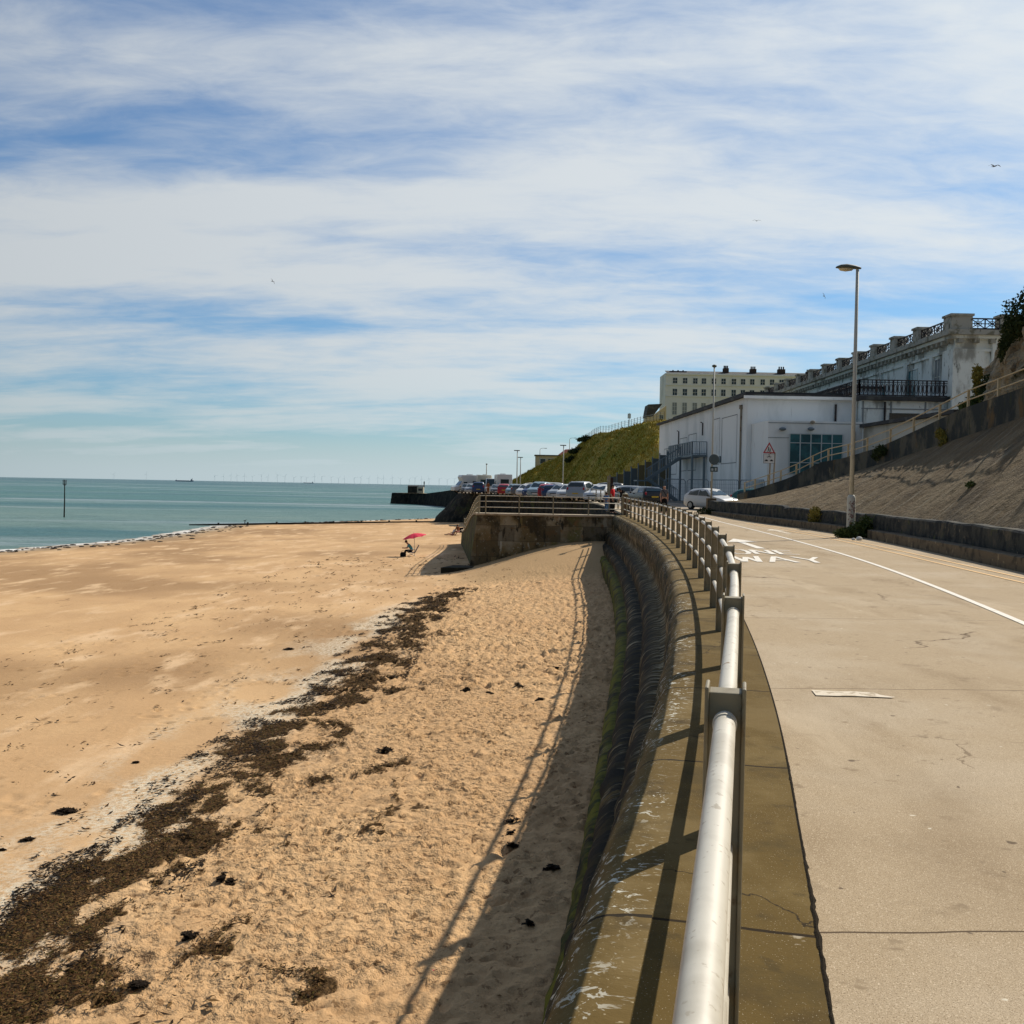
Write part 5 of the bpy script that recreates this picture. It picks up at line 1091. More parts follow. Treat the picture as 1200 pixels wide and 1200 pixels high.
# main railing
PY = [-2.1,.17,2.62,4.92,7.2,9.45,11.85,14.2,16.55,18.9,21.3,23.7,26.1,28.5,30.9,33.3,35.7,38.1,40.5,42.9,45.3,47.8,50.2,52.7,55.1,57.5,59.75]
mr = thing('promenade_railing', 'long curving metal railing with three bars on top of the sea wall', 'railing', (rail(20), 20, 0))
def i_post(mb, x, y, z, ang, h, ww=.085):
    c, s = math.cos(ang), math.sin(ang)
    def tr(lx, ly, lz): return (x+lx*c-ly*s, y+lx*s+ly*c, z+lz)
    def bx(x0,x1,y0,y1,z0,z1):
        o = len(mb.v); mb.box(x0,x1,y0,y1,z0,z1); mb.v[o:] = [tr(*v) for v in mb.v[o:]]
    bx(-ww/2, ww/2, -.038,.038, -.01, h-.003)      # web
    bx(-ww/2-.009,-ww/2+.001,-.055,.055,-.012,h+.012); bx(ww/2-.001,ww/2+.009,-.055,.055,-.014,h+.012)    # flanges
for k, y in enumerate(PY):
    x = rail(y); d_ = (rail(min(y+.05,59.99))-rail(y-.05)); ang = -math.atan2(d_, .1 if y < 59.9 else .09); mb = MB(); i_post(mb, x, y, zr(y), ang, 1.12)
    mb.build('post', m_post, mr, world=True, bevel=.004 if y < 20 else 0)
for nm, h in (('top_rail', 1.045), ('middle_rail', .72), ('lower_rail', .36)):
    mb = MB(); pts_ = [(rail(y), y, h+zr(y)) for y in np.concatenate([np.arange(-2.1, 16, .3), np.arange(16, 59.8, .8)])]; mb.tube(pts_, .027, 20); mb.build(nm, m_rail, mr, 'all', world=True)
for y in PY[1:8]:
    for a, b in ((-.09,-.058),(.058,.09)): MB().tube([(rail(y+a),y+a,1.045),(rail(y+b),y+b,1.045)], .0305, 20).build('rail_collar', m_rail, mr, 'yes', world=True)
def railing(name, label, pts, h, heights, pm=m_post, rm=m_rail, pw=.07, rr_=.022, loc=None):
    t = thing(name, label, 'railing', loc or tuple(pts[len(pts)//2]))
    for p in pts:
        m_ = MB(); m_.box(p[0]-pw/2,p[0]+pw/2,p[1]-pw/2,p[1]+pw/2,p[2]-.05,p[2]+h); m_.build('post', pm, t, world=True)
    for hh in heights: MB().tube([(p[0],p[1]-.0,p[2]+hh) for p in pts], rr_, 8).build('rail', rm, t, 'all', world=True)
    return t
railing('slipway_railing', 'three bar railing standing on the block wall across the top of the slipway', [(-1.95,60.25,.03),(-1.55,60.25,.03),(.42,60.25,.03),(2.42,60.25,.03),(4.5,60.25,.03),(6.45,60.3,.03)], 1.08, (1.03,.7,.36))
qi = [OUTQ[k] for k in range(0, 18, 1)]
railing('slipway_side_railing', 'railing going down the outer side wall of the slipway to the beach', [(-1.95,60.6,.03)]+[(q_[0]+.2,q_[1],q_[2]+.1) for q_ in qi[1:]], 1.08, (1.03,.7,.36))
ep = []; acc = 0; last = None
for (x, y) in pts:
    if y > 170: break
    if last is None or math.hypot(x-last[0], y-last[1]) >= 2.15: ep.append((x+.3, y+.25, zr(y)+.07)); last = (x, y)
railing('car_park_railing', 'long railing curving round the edge of the car park above the dark wall', ep, 1.08, (1.03,.7,.36), pw=.08, rr_=.03)
# wooden corner post of promenade
wp = thing('timber_post', 'stout brown timber post where the promenade railing meets the slipway railing', 'post', (6.62, 60.1, .05)); MB().box(-.13,.13,-.13,.13,-.05,1.25).build('shaft', MAT('brown_timber', (.11,.06,.03), .8), wp, bevel=.02); MB().lathe([(.17,1.2),(.17,1.26),(.02,1.34)], n=8).build('cap', m_post, wp)
# parapet railing on the ramp
m_cream = MAT('cream_rail_paint', (.50,.40,.24), .6, .3, layers=[((.28,.18,.09), 8, .62, .74, (1,1,1), 5, 1)])
rp_px = [1240,1199,1166,1131,1098,1068,1041,1014,992,969,950.7,932,914,899,884,872]
def y_at_px(px):
    lo, hi = 5.0, 71.9
    for _ in range(40):
        m_ = (lo+hi)/2; v = 600+1200*(fx(m_)+.2)/m_
        if v > px: lo = m_
        else: hi = m_
    return lo
rpts = []
for px in rp_px: y = y_at_px(px); rpts.append((fx(y)+.2, y, fz(y)+ph(y)-.02))
railing('ramp_railing', 'cream two bar railing climbing along the parapet wall of the ramp', rpts, .78, (.75,.36), m_cream, m_cream, .09, .028)

# ---------------------------------------------------------------- fences and stair by the hall
def mesh_panel(t, a, b, z0, h, m):
    a, b = Vector((*a,z0)), Vector((*b,z0)); mb = MB(); u = (b-a).normalized(); L_ = (b-a).length; U = Vector((0,0,1))
    c_ = [a+U*.12, a+U*(h-.15), a+u*.15+U*h, b-u*.15+U*h, b+U*(h-.15), b+U*.12, a+U*.12]; mb.tube([tuple(p) for p in c_], .035, 6, False); f_ = mb.build('frame', m, t, world=True)
    mb = MB()
    for k in range(1, 15): p = a+u*L_*k/15; mb.beam((p.x,p.y,z0+.15),(p.x,p.y,z0+h),.014)
    for k in range(1, 6): z = z0+.15+(h-.2)*k/6; mb.beam((a.x,a.y,z),(b.x,b.y,z),.014)
    mb.build('wire_mesh', m, t, world=True)
    mb = MB().box(a.x-.3,a.x+.3,a.y-.12,a.y+.12,z0,z0+.12); mb.build('foot', m_kerb, t, world=True)
fp = [(12.6,85.5),(14.6,86),(16.6,86.2),(18.4,83.0),(19.6,79.3)]
nmz = ['leftmost of the row', 'second from the left', 'third from the left', 'rightmost of the row']
for k in range(4):
    t = thing('fence_panel', 'grey mesh fence panel before the white hall, '+nmz[k], 'fence panel', (fp[k][0], fp[k][1], zr(86)), 0, 'site fence panels by the hall'); mesh_panel(t, (fp[k][0]+.05,fp[k][1]), (fp[k+1][0]-.1,fp[k+1][1]), zr(86), 2.05, m_steel)
st = thing('fire_escape_stair', 'grey steel outside stair and landing against the white hall', 'staircase', (17, 104, .45))
m_ = MB(); m_.slab([(lf(99)-1.5,99,4.85),(lf(99)-.05,99,4.85),(lf(111)-.05,111,4.85),(lf(111)-1.5,111,4.85)],(0,0,.18)); m_.build('landing', m_steel, st, world=True)
for (x, y) in ((lf(99.2)-1.4,99.3),(lf(99.2)-.25,99.3),(lf(110.5)-1.4,110.5),(lf(105)-1.4,105)): MB().beam((x,y,.4),(x,y,4.84),.2).build('leg', m_steel, st, world=True)
def rail_run(a, b, h=1.15, n_=12):
    m_ = MB(); a, b = Vector(a), Vector(b)
    for hh in (h, .1): m_.beam(a+Vector((0,0,hh)), b+Vector((0,0,hh)), .06)
    for k in range(n_+1): p = a.lerp(b, k/n_); m_.beam(p, p+Vector((0,0,h)), .03 if k % 4 else .07)
    return m_
rail_run((lf(99)-1.48,99,5.03),(lf(111)-1.48,111,5.03),1.25,40).build('guard_rail', m_steel, st, world=True); rail_run((lf(99)-1.48,99,5.03),(lf(99)-.1,99,5.03),1.25,8).build('guard_rail', m_steel, st, world=True)
def flight(a, b, wd_, n_):
    a, b = Vector(a), Vector(b)
    for s in (0, wd_):
        o_ = Vector((0, s, 0)); MB().beam(a+o_, b+o_, .08, .28).build('stringer', m_steel, st, world=True); rail_run(a+o_, b+o_, 1.1, 14).build('guard_rail', m_steel, st, world=True)
    m_ = MB()
    for k in range(n_): p = a.lerp(b, (k+.5)/n_); m_.box(p.x-.14,p.x+.14,p.y+.05,p.y+wd_-.05,p.z-.02,p.z+.02)
    m_.build('treads', m_steel, st, world=True)
flight((17.25,104.5,4.95), (13.7,104.5,2.55), 1.2, 12); flight((13.8,103.0,2.5), (16.6,103.0,.5), 1.2, 10)
MB().box(12.5,13.75,102.9,105.8,2.4,2.52).build('half_landing', m_steel, st, world=True)
for (x, y) in ((12.6,103),(12.6,105.7),(13.7,105.7)): MB().beam((x,y,.4),(x,y,2.4),.14).build('leg', m_steel, st, world=True)
flight((18.6,112,7.6), (16.0,118,4.95), .02, 2) if False else None
# tall screen fence climbing beside the bank
sf = thing('screen_fence', 'tall grey and brown panel fence stepping up from the grass bank to the hall', 'fence', (15, 122, .4))
sx = np.linspace(11.5, 18.6, 10)
m_pan = MAT('fence_panels_grey', (.10,.12,.12), .85, layers=[((.16,.13,.07), .3, .5, .55)]); m_panb = MAT('fence_panels_brown', (.17,.13,.06), .85)
for k in range(9):
    a, b = sx[k], sx[k+1]; y = 121-.3*k; h = 2.6+3.0*(k/8)**1.1; MB().box(a+.06,b-.06,y,y+.05,.4,.4+h).build('panel', m_panb if k in (1,4,5) else m_pan, sf, world=True)
    MB().box(a-.06,a+.06,y-.05,y+.1,.3,.6+h).build('post', m_steel, sf, world=True)

# ---------------------------------------------------------------- lamps and signs
m_lamp = MAT('lamp_paint', (.50,.49,.42), .6, .4, layers=[((.36,.34,.27), 3, .52, .68, (1,1,.4))]); m_head = MAT('lamp_head', (.10,.11,.08), .6, .4); m_lens = MAT('lamp_lens', (.62,.56,.38), .3, .5)
def street_lamp(label, x, y, z, H, head='cobra', hdir=PI, base=True, r=.075, group='street lamps'):
    t = thing('street_lamp', label, 'street lamp', (x, y, z), 0, group)
    b_h = 1.55 if base else .1
    if base: MB().lathe([(.15,-.1),(.15,b_h-.12),(.12,b_h-.03),(r+.01,b_h)], n=16).build('base_column', m_lamp, t, 'yes')
    MB().tube([(0,0,b_h-.02),(0,0,H*.5),(0,0,H)], [r*1.1,r*.95,r*.75], 12).build('column', m_lamp, t, 'all')
    c, s = math.cos(hdir), math.sin(hdir)
    if head == 'cobra':
        mb = MB(); sec = [(-.12,.06,.05,.0),(.0,.09,.08,.01),(.15,.12,.11,.02),(.4,.16,.13,.03),(.62,.14,.10,.03),(.76,.07,.05,.02),(.80,.01,.01,.015)]
        mb.grid([[(c*l_-s*w_*math.cos(a), s*l_+c*w_*math.cos(a), H+.05+o_+(h_*math.sin(a) if math.sin(a) > 0 else .35*h_*math.sin(a))) for a in np.linspace(0,2*PI,15)] for l_,w_,h_,o_ in sec]); hd = mb.build('lantern', m_head, t, 'all')
        mb = MB(); mb.grid([[(c*l_-s*w_*math.cos(a), s*l_+c*w_*math.cos(a), H+.045-.0-(.11*w_/.13)*math.sin(a)) for a in np.linspace(0,PI,9)] for l_,w_ in ((.14,.01),(.2,.09),(.42,.13),(.62,.1),(.7,.01))]); mb.build('lens', m_lens, hd, 'all')
        MB().tube([(0,0,H-.02),(c*.02,s*.02,H+.06)], .05, 10).build('spigot', m_lamp, t, 'all')
    elif head == 'arm':
        MB().tube([(0,0,H-.02),(c*.15,s*.15,H+.3),(c*.6,s*.6,H+.42),(c*1.6,s*1.6,H+.45)], .06, 6).build('arm', m_lamp, t, 'all'); MB().box(min(c*1.3,c*2.0)-.01,max(c*1.3,c*2.0)+.01,-.12,.12,H+.36,H+.5).build('lantern', m_head, t)
    elif head == 'flat': MB().box(-.55,.4,-.15,.15,H,H+.14).build('lantern', m_head, t)
    else: MB().ell((0,0,H+.08),(.16,.16,.1),10,6).build('lantern', m_head, t)
    return t
yL = 37.35; xL = gx(997.3, yL)
L1 = street_lamp('tall pale lamp post with rounded head and graffiti on its base, beside the kerb', xL, yL, 0, hz_(1006,318,yL), 'cobra', PI)
mb = MB(); rr = random.Random(12); m_graf = MAT('graffiti_paint', (.16,.03,.03), .7)
for z0, hgt in ((1.22,.2),(1.0,.16),(.78,.18),(.55,.16),(.35,.14)):
    for _ in range(3):
        a0 = -PI/2+rr.uniform(-.5,.5); P_ = []
        for q in range(7): a = a0+rr.uniform(-.5,.5)+.12*q*rr.choice((-1,1)); P_.append((.154*math.cos(a), .154*math.sin(a), z0+hgt*(q/6-.5)+rr.uniform(-.05,.05)))
        mb.tube(P_, .011, 4)
mb.build('graffiti', m_graf, L1)
yS = 66.; xS = gx(833.2, yS)
L2 = street_lamp('slim lamp post carrying a round sign, in front of the white hall', xS, yS, zr(yS), hz_(838,431,yS)-zr(yS), 'top', 0, False, .06)
MB().box(-.28,.28,-.28,.28,-.4,.95).build('plinth', m_kerb, L2, bevel=.02)
rs = thing('round_sign', 'round grey sign seen from behind, fixed on the slim lamp post', 'sign', (gx(835.2,yS)-.0, yS-.09, hz_(835,538.5,yS))); MB().lathe([(.33,-.012),(.34,0),(.33,.012)], n=24, axis='y').build('plate', MAT('sign_back', (.10,.13,.135), .6), rs, 'yes'); MB().box(-.05,.05,.0125,.05,-.2,.2).build('bracket', m_steel, rs)
MB().tube([(.26*math.cos(a),-.016,.26*math.sin(a)) for a in np.linspace(0,2*PI,25)], .008, 5).build('channel_ring', m_steel, rs)
ss = thing('small_sign_plate', 'small dark rectangular plate just under the round sign', 'sign', (gx(835.2,yS), yS-.09, hz_(835,550,yS))); MB().box(-.24,.24,-.01,.01,-.16,.16).build('plate', MAT('plate_dark', (.05,.08,.085), .6), ss); 
mb = MB(); mb.box(-.17,-.04,-.016,-.0105,-.09,.06); mb.box(.05,.16,-.016,-.0105,-.09,.09); mb.build('mark', m_frame, ss)
# warning sign on two posts
yW = 68.4; wxp, wzb = gx(900, yW), fz(yW)+ph(yW)
ws = thing('warning_sign', 'red triangle warning sign with a plate below on two posts behind the ramp wall', 'sign', (wxp+.35, yW+.4, wzb-.3)); bz0 = wzb-.3; T = lambda py: hz_(901,py,yW)-bz0
for sx_ in (-.17,.12): MB().tube([(sx_-.35+.3,0.05,0),(sx_-.35+.36,0.05,T(530))], .055, 8).build('post', MAT('sign_post', (.32,.27,.2), .7), ws)
c0 = gx(901.3,yW)-wxp-.35; tw = .415; zb_, zt_ = T(531.0), T(518.0)
m_sw = MAT('sign_white', (.72,.72,.70), .5); m_sr = MAT('sign_red', (.45,.03,.035), .5); m_sb = MAT('sign_black', (.02,.02,.025), .5)
def tri(s_, y, th): h = zt_-zb_; cz = zb_+h/3; return [(c0+(x)*s_, y, cz+(z-cz)*s_) for x, z in ((-tw,zb_),(tw,zb_),(0,zt_))]
MB().slab(tri(1,0,0),(0,-.02,0)).build('triangle_border', m_sr, ws); MB().slab(tri(.70,-.0205,0),(0,-.004,0)).build('triangle_face', m_sw, ws)
mb = MB(); hh = zt_-zb_
for (ox, sc) in ((-.04,1.0),(.07,.72)):
    bz2 = zb_+hh*.13; f = .3*hh*1.45*sc; yq = -.0255
    mb.slab([(c0+ox-.035*sc,yq,bz2+f*.45),(c0+ox+.035*sc,yq,bz2+f*.45),(c0+ox+.03*sc,yq,bz2+f*.85),(c0+ox-.03*sc,yq,bz2+f*.85)],(0,-.002,0)); mb.slab([(c0+ox-.08*sc,yq,bz2),(c0+ox-.04*sc,yq,bz2),(c0+ox+.01*sc,yq,bz2+f*.449),(c0+ox-.03*sc,yq,bz2+f*.449)],(0,-.002,0)); mb.slab([(c0+ox+.035*sc,yq,bz2),(c0+ox+.07*sc,yq,bz2),(c0+ox+.04*sc,yq,bz2+f*.449),(c0+ox+.012*sc,yq,bz2+f*.449)],(0,-.002,0)); mb.ell((c0+ox,yq-.002,bz2+f*.93),(.032*sc,.004,.032*sc),8,5)
mb.build('pedestrian_symbol', m_sb, ws)
pz0, pz1 = T(542.8), T(531.8); MB().box(c0-.37,c0+.37,-.02,0,pz0,pz1).build('sub_plate', m_sw, ws); 
mb = MB()
for (x, z) in ((-.17,.28),(.17,.28)): zz = pz0+(pz1-pz0)*z; mb.box(c0+x-.11,c0+x+.11,-.024,-.0205,zz-.035,zz+.03); mb.box(c0+x-.06,c0+x+.06,-.024,-.0205,zz+.0305,zz+.075)
zz = pz0+(pz1-pz0)*.68
for x in (-.09,.09): mb.tube([(c0+x+.05*math.cos(a),-.023,zz+.05*math.sin(a)) for a in np.linspace(0,2*PI,13)], .009, 4)
mb.slab([(c0-.07,-.0205,zz+.02),(c0+.08,-.0205,zz+.02),(c0+.04,-.0205,zz+.10),(c0-.03,-.0205,zz+.08)],(0,-.003,0)); mb.ell((c0,-.023,zz+.15),(.03,.004,.03),8,5); mb.build('vehicle_symbols', m_sb, ws)
mb = MB(); 
for a, b in (((c0-.37,pz0),(c0+.37,pz0)),((c0-.37,pz1),(c0+.37,pz1)),((c0-.37,pz0),(c0-.37,pz1)),((c0+.37,pz0),(c0+.37,pz1))): mb.beam((a[0],-.023,a[1]),(b[0],-.023,b[1]),.016)
mb.build('plate_border', m_sb, ws)
# far lamps
for px, pt, Yd, hd, dr, lb in [(605,528.5,170,'flat',PI,'far thin lamp column, taller of the pair above the campers'),(609,536.5,185,'flat',PI,'far thin lamp column, shorter of the pair above the campers'),(569.3,544.5,160,'top',0,'far thin mast between the two campers at the left of the car park'),(659,522.5,160,'flat',PI,'far lamp post with a flat square head in front of the grass bank'),(631.5,527,300,'arm',0,'far lamp with a curved arm above the cream pavilion'),(666,515,300,'arm',0,'far lamp with a curved arm above the red roof')]:
    zg = zr(Yd) if Yd < 200 else 6; street_lamp(lb, gx(px,Yd), Yd, zg, hz_(px,pt,Yd)-zg, hd, dr, False, .09 if Yd < 200 else .12)
fs = thing('brow_sign', 'small sign on a pole standing at the brow of the bank by the fence', 'sign', (gx(735,190),190,12.6)); MB().tube([(0,0,0),(0,0,3.0)], .06, 6).build('pole', m_steel, fs); MB().box(-.3,.3,-.08,-.065,2.0,2.9).build('plate', m_frame, fs)
bp = thing('timber_gate_post', 'tall dark brown post standing behind the person in the red top', 'post', (gx(714,66),66,.1)); MB().box(-.17,.02,-.1,.1,0,hz_(714,558,66)-.1).build('shaft', m_post, bp); MB().box(.03,.2,-.1,.1,0,hz_(716,560,66)-.1).build('board', MAT('dark_board', (.04,.02,.015), .8), bp)
# white stones by the lamp
for k, (dx, s_, lb) in enumerate([(.28,.085,'larger of two white stones by the weeds at the lamp post'), (.08,.05,'smaller of two white stones by the weeds at the lamp post')]):
    rr = random.Random(k); mb = MB(); mb.ell((0,0,0),(s_*1.3,s_,s_*.9),12,8); mb.v = [(x*(1+.15*noise.noise(Vector((x*20,y*20,z*20+k)))),y,z+s_*.6) for x,y,z in mb.v]; o = mb.build('white_stone', MAT('stone_white', (.7,.7,.66), .8), None, 'all'); o.location = (gx(1005,34.9)+dx-.1, 35.2, 0); tag(o, lb, 'stone')
# ---------------------------------------------------------------- vehicles
def paintm(name, col, rough=.3, metal=.0): return MAT(name, col, rough, .5, metal)
PC = {'white': paintm('paint_white', (.62,.63,.62)), 'silver': paintm('paint_silver', (.36,.38,.39), .3, .3), 'grey': paintm('paint_grey', (.12,.13,.14)), 'black': paintm('paint_black', (.012,.013,.015), .2), 'blue': paintm('paint_blue', (.025,.05,.13)), 'red': paintm('paint_red', (.35,.02,.03)), 'teal': paintm('paint_teal', (.02,.10,.10)), 'cream': paintm('paint_cream', (.60,.57,.46)), 'lightblue': paintm('paint_pale_blue', (.22,.32,.38))}
m_cg = MAT('car_glass', (.015,.03,.033), .08, .7); m_tyre = MAT('tyre_rubber', (.015,.015,.015), .85); m_rim = MAT('wheel_rim', (.35,.36,.37), .35, .5, .6); m_hl = MAT('headlight_glass', (.65,.67,.68), .15, .6); m_tl = MAT('tail_light', (.38,.012,.012), .2, .5); m_trim = MAT('black_trim', (.02,.02,.02), .6); m_npy = MAT('plate_yellow', (.60,.40,.04), .6); m_npw = MAT('plate_white', (.7,.7,.68), .6)
KINDS = {  # stations: x, low z, belt z, roof z ; glass station indices
 'hatch': dict(L=3.95, W=.85, st=[(0,.30,.52,.56),(.06,.22,.68,.73),(.35,.2,.78,.85),(.85,.2,.86,.95),(1.05,.2,.90,1.0),(1.75,.2,.93,1.44),(2.3,.2,.95,1.50),(3.1,.2,.98,1.46),(3.45,.2,1.0,1.38),(3.82,.24,1.02,1.06),(3.92,.28,.80,.88),(3.95,.38,.6,.62)], ws=(4,5), sg=(5,8), rw=(8,9), wx=(.72,3.2), wr=.31),
 'estate': dict(L=4.5, W=.88, st=[(0,.30,.52,.56),(.06,.22,.66,.71),(.4,.2,.76,.83),(1.05,.2,.84,.92),(1.3,.2,.88,.97),(2.1,.2,.91,1.38),(2.7,.2,.93,1.44),(3.7,.2,.96,1.42),(4.1,.2,.98,1.34),(4.38,.24,1.0,1.05),(4.47,.28,.80,.88),(4.5,.38,.6,.62)], ws=(4,5), sg=(5,8), rw=(8,9), wx=(.8,3.6), wr=.32),
 'suv': dict(L=4.5, W=.92, st=[(0,.34,.62,.66),(.06,.27,.84,.9),(.35,.25,.95,1.02),(1.0,.25,1.02,1.1),(1.2,.25,1.06,1.16),(1.85,.25,1.08,1.66),(2.5,.25,1.1,1.74),(3.8,.25,1.14,1.72),(4.1,.25,1.16,1.66),(4.36,.28,1.18,1.22),(4.47,.32,.9,1.0),(4.5,.42,.7,.72)], ws=(4,5), sg=(5,8), rw=(8,9), wx=(.85,3.6), wr=.36)}
def car(kind, paint, name='parked_car', rear_plate=True):
    K = KINDS[kind]; W = K['W']; t = thing(name, 'car', 'car', (0,0,0)); st = K['st']; n_ = len(st)
    ring = []; A = {}
    for i, (x, lo, be, ro) in enumerate(st):
        ends = .86 if i in (0, n_-1) else (.95 if i in (1, n_-2) else 1); w_ = W*ends; cab = ro-be > .2; rw_ = w_*(.76 if cab else .93)
        half = [(0,lo), (w_*.82,lo), (w_*.97,lo+.10), (w_,lo+(be-lo)*.55), (w_*.965,be)]; half += [(rw_*1.02,ro-.07 if cab else be+(ro-be)*.5), (rw_*.86,ro-.012), (0,ro+.012)]
        A[i] = (w_*.965, be, rw_*1.02, ro-.07, rw_*.86, ro-.012)
        ring.append([(x-K['L']/2, -y, z) for y, z in half[::-1]]+[(x-K['L']/2, y, z) for y, z in half[1:]])
    # order: along x front = -L/2 ; close ends
    mb = MB(); mb.grid(ring); m_ = len(ring[0]); mb.f.append(tuple(range(m_))); mb.f.append(tuple(range((n_-1)*m_+m_-1, (n_-1)*m_-1, -1)))
    body = mb.build('body', paint, t, 'all'); body.data.set_sharp_from_angle(angle=R(50)); hL = K['L']/2
    # glass
    def quad(nm, a, b, c, d, out, par=t):
        MB().add([tuple(Vector(p)+Vector(out)) for p in (a,b,c,d)], [(0,1,2,3)]).build(nm, m_cg, par)
    def X_(i): return st[i][0]-hL
    i, j = K['ws']; a, b = A[i], A[j]; mb = MB(); f1, f2 = .12, .93
    lerp = lambda p, q, f: tuple(p[k]+(q[k]-p[k])*f for k in range(3))
    for nm, (i, j), sgn in (('windscreen', K['ws'], -1), ('rear_window', K['rw'], 1)):
        a, b = A[i], A[j]
        if sgn > 0: a, b, i, j = b, a, j, i
        y0, z0, x0 = a[0]*.84, st[i][3]-.0, X_(i); y1, z1, x1 = b[4]*.92, b[5]-.05, X_(j)
        lo = (x0, y0, z0); hi = (x1, y1, z1); l1, l2 = lerp(lo, hi, .10), lerp(lo, hi, .92)
        MB().grid([[(l1[0]+sgn*.03-.0, y, l1[2]+.03) for y in (-l1[1],0,l1[1])],[(l2[0]+sgn*.03, y, l2[2]+.035) for y in (-l2[1],0,l2[1])]]).build(nm, m_cg, t)
    for s in (-1, 1):
        i, j = K['sg']; k1 = i
        segs = [((i-1, .35), (i, 0), (i+1, .35)), ]
        def P_(x, top):   # point on the side glass plane at longitudinal x
            xs_ = [q[0]-hL for q in st]; be = np.interp(x, xs_, [q[2] for q in st]); ro = np.interp(x, xs_, [q[3] for q in st]); wb = np.interp(x, xs_, [A[q][0] for q in range(n_)]); wr_ = np.interp(x, xs_, [A[q][2] for q in range(n_)])
            return (x, s*((wr_ if top else wb)+.012), (ro-.10) if top else be+.04)
        xa_, xb_ = X_(K['ws'][0]), X_(K['ws'][1]); xc_, xd_ = X_(K['rw'][0]), X_(K['rw'][1]); mid = (xa_+xd_)/2+.05
        f_ = [(xa_+.22, mid-.03, xb_+.02), (mid+.03, xd_-.35, xc_-.05)]
        for q, (x0, x1, xt) in enumerate(f_):
            if q == 0: pts_ = [P_(x0,0), P_(x1,0), P_(x1,1), P_(xt+.1,1)]
            else: pts_ = [P_(x0,0), P_(x1,0), P_(xt,1), P_(x0,1)]
            if s < 0: pts_ = pts_[::-1]
            MB().add(pts_, [(3,2,1,0)]).build('side_window', m_cg, t)
        MB().ell((xa_+.32, s*(W+.08), st[4][2]+.1), (.08,.09,.07), 8, 6).build('mirror', paint if False else m_trim, t)
        MB().ell((-hL+.10, s*W*.70, (st[1][2]+st[1][1])/2+.13), (.10,.19,.085), 10, 6).build('headlight', m_hl, t, 'all')
        MB().ell((hL-.10, s*W*.80, st[-3][2]-.12), (.09,.10,.17), 10, 6).build('tail_light', m_tl, t, 'all')
        for wx_ in K['wx']:
            wh = MB().lathe([(K['wr']*.72,-.115),(K['wr'],-.09),(K['wr'],.09),(K['wr']*.72,.115)], (wx_-hL, s*(W-.10), K['wr']), 20, 'y').build('wheel', m_tyre, t, 'yes')
            mb = MB().lathe([(K['wr']*.62,-.121),(K['wr']*.6,.121)], (wx_-hL, s*(W-.10), K['wr']), 16, 'y')
            for q in range(5): a = q*2*PI/5; c_ = (wx_-hL, s*(W-.10)+s*.125, K['wr']); mb.beam(c_, (c_[0]+K['wr']*.58*math.cos(a), c_[1], c_[2]+K['wr']*.58*math.sin(a)), .05, .02, (0,1,0))
            mb.build('rim', m_rim, wh)
    MB().box(-hL-.02,-hL+.1,-.27,.27,.40,.51).build('number_plate', m_npw, t); MB().box(hL-.1,hL+.02,-.27,.27,.62,.73).build('number_plate', m_npy, t)
    MB().box(-hL-.015,-hL+.1,-.42,.42,.53,.60).build('grille', m_trim, t)
    return t
def van(nm, cat, L_, W, H, col, cab=True, wins=True):
    t = thing(nm, 'van', cat); hL = L_/2
    if cab:
        prof_ = [(-hL,.35),(-hL,.95),(-hL+.75,1.15),(-hL+1.35,1.85),(-hL+1.1,H-.35),(-hL+1.3,H),(hL,H),(hL,.35)]
    else: prof_ = [(-hL,.35),(-hL,.9),(-hL+.9,1.1),(-hL+1.5,H),(hL-.1,H),(hL,H-.1),(hL,.35)]
    body = MB().slab([(x,-W,z) for x, z in prof_],(0,2*W,0)).build('body', col, t, bevel=.08)
    if cab:
        MB().add([(-hL+.77,-W*.88,1.2),(-hL+1.30,-W*.88,1.80),(-hL+1.30,W*.88,1.80),(-hL+.77,W*.88,1.2)],[(0,1,2,3)]).build('windscreen', m_cg, t); t.children[-1].location = (-.03,0,.03)
    else: MB().add([(-hL+.92,-W*.88,1.16),(-hL+1.44,-W*.82,H-.12),(-hL+1.44,W*.82,H-.12),(-hL+.92,W*.88,1.16)],[(0,1,2,3)]).build('windscreen', m_cg, t); t.children[-1].location = (-.03,0,.03)
    for s in (-1,1):
        MB().box(-hL+1.5,-hL+2.1,s*(W+.006)-.005,s*(W+.006)+.005,1.2,1.75).build('side_window', m_cg, t)
        if wins: MB().box(-hL+3.0,-hL+4.0,s*(W+.006)-.005,s*(W+.006)+.005,1.4,1.9).build('side_window', m_cg, t)
        MB().ell((-hL+.03,s*W*.75,.75),(.06,.18,.1),8,6).build('headlight', m_hl, t); MB().box(hL-.005,hL+.03,s*W*.85-.08,s*W*.85+.08,.7,1.1).build('tail_light', m_tl, t)
        for x in (-hL+.9, hL-1.1):
            wh = MB().lathe([(.26,-.12),(.34,-.09),(.34,.09),(.26,.12)],(x,s*(W-.12),.34),18,'y').build('wheel', m_tyre, t, 'yes'); MB().lathe([(.2,-.125),(.2,.125)],(x,s*(W-.12),.34),12,'y').build('rim', m_rim, wh)
    MB().box(hL+.001,hL+.02,-W*.55,W*.55,1.55,2.15 if H > 2.4 else 1.75).build('rear_window', m_cg, t); MB().box(hL+.001,hL+.02,-.26,.26,.6,.72).build('number_plate', m_npy, t)
    if cab: MB().box(-.6,.2,-.35,.35,H+.001,H+.14).build('roof_box', m_npw, t); MB().box(1.0,1.5,-.25,.25,H+.001,H+.1).build('roof_hatch', m_npw, t)
    return t
protos = {('hatch'): car('hatch', PC['white']), 'estate': car('estate', PC['black']), 'suv': car('suv', PC['silver'])}
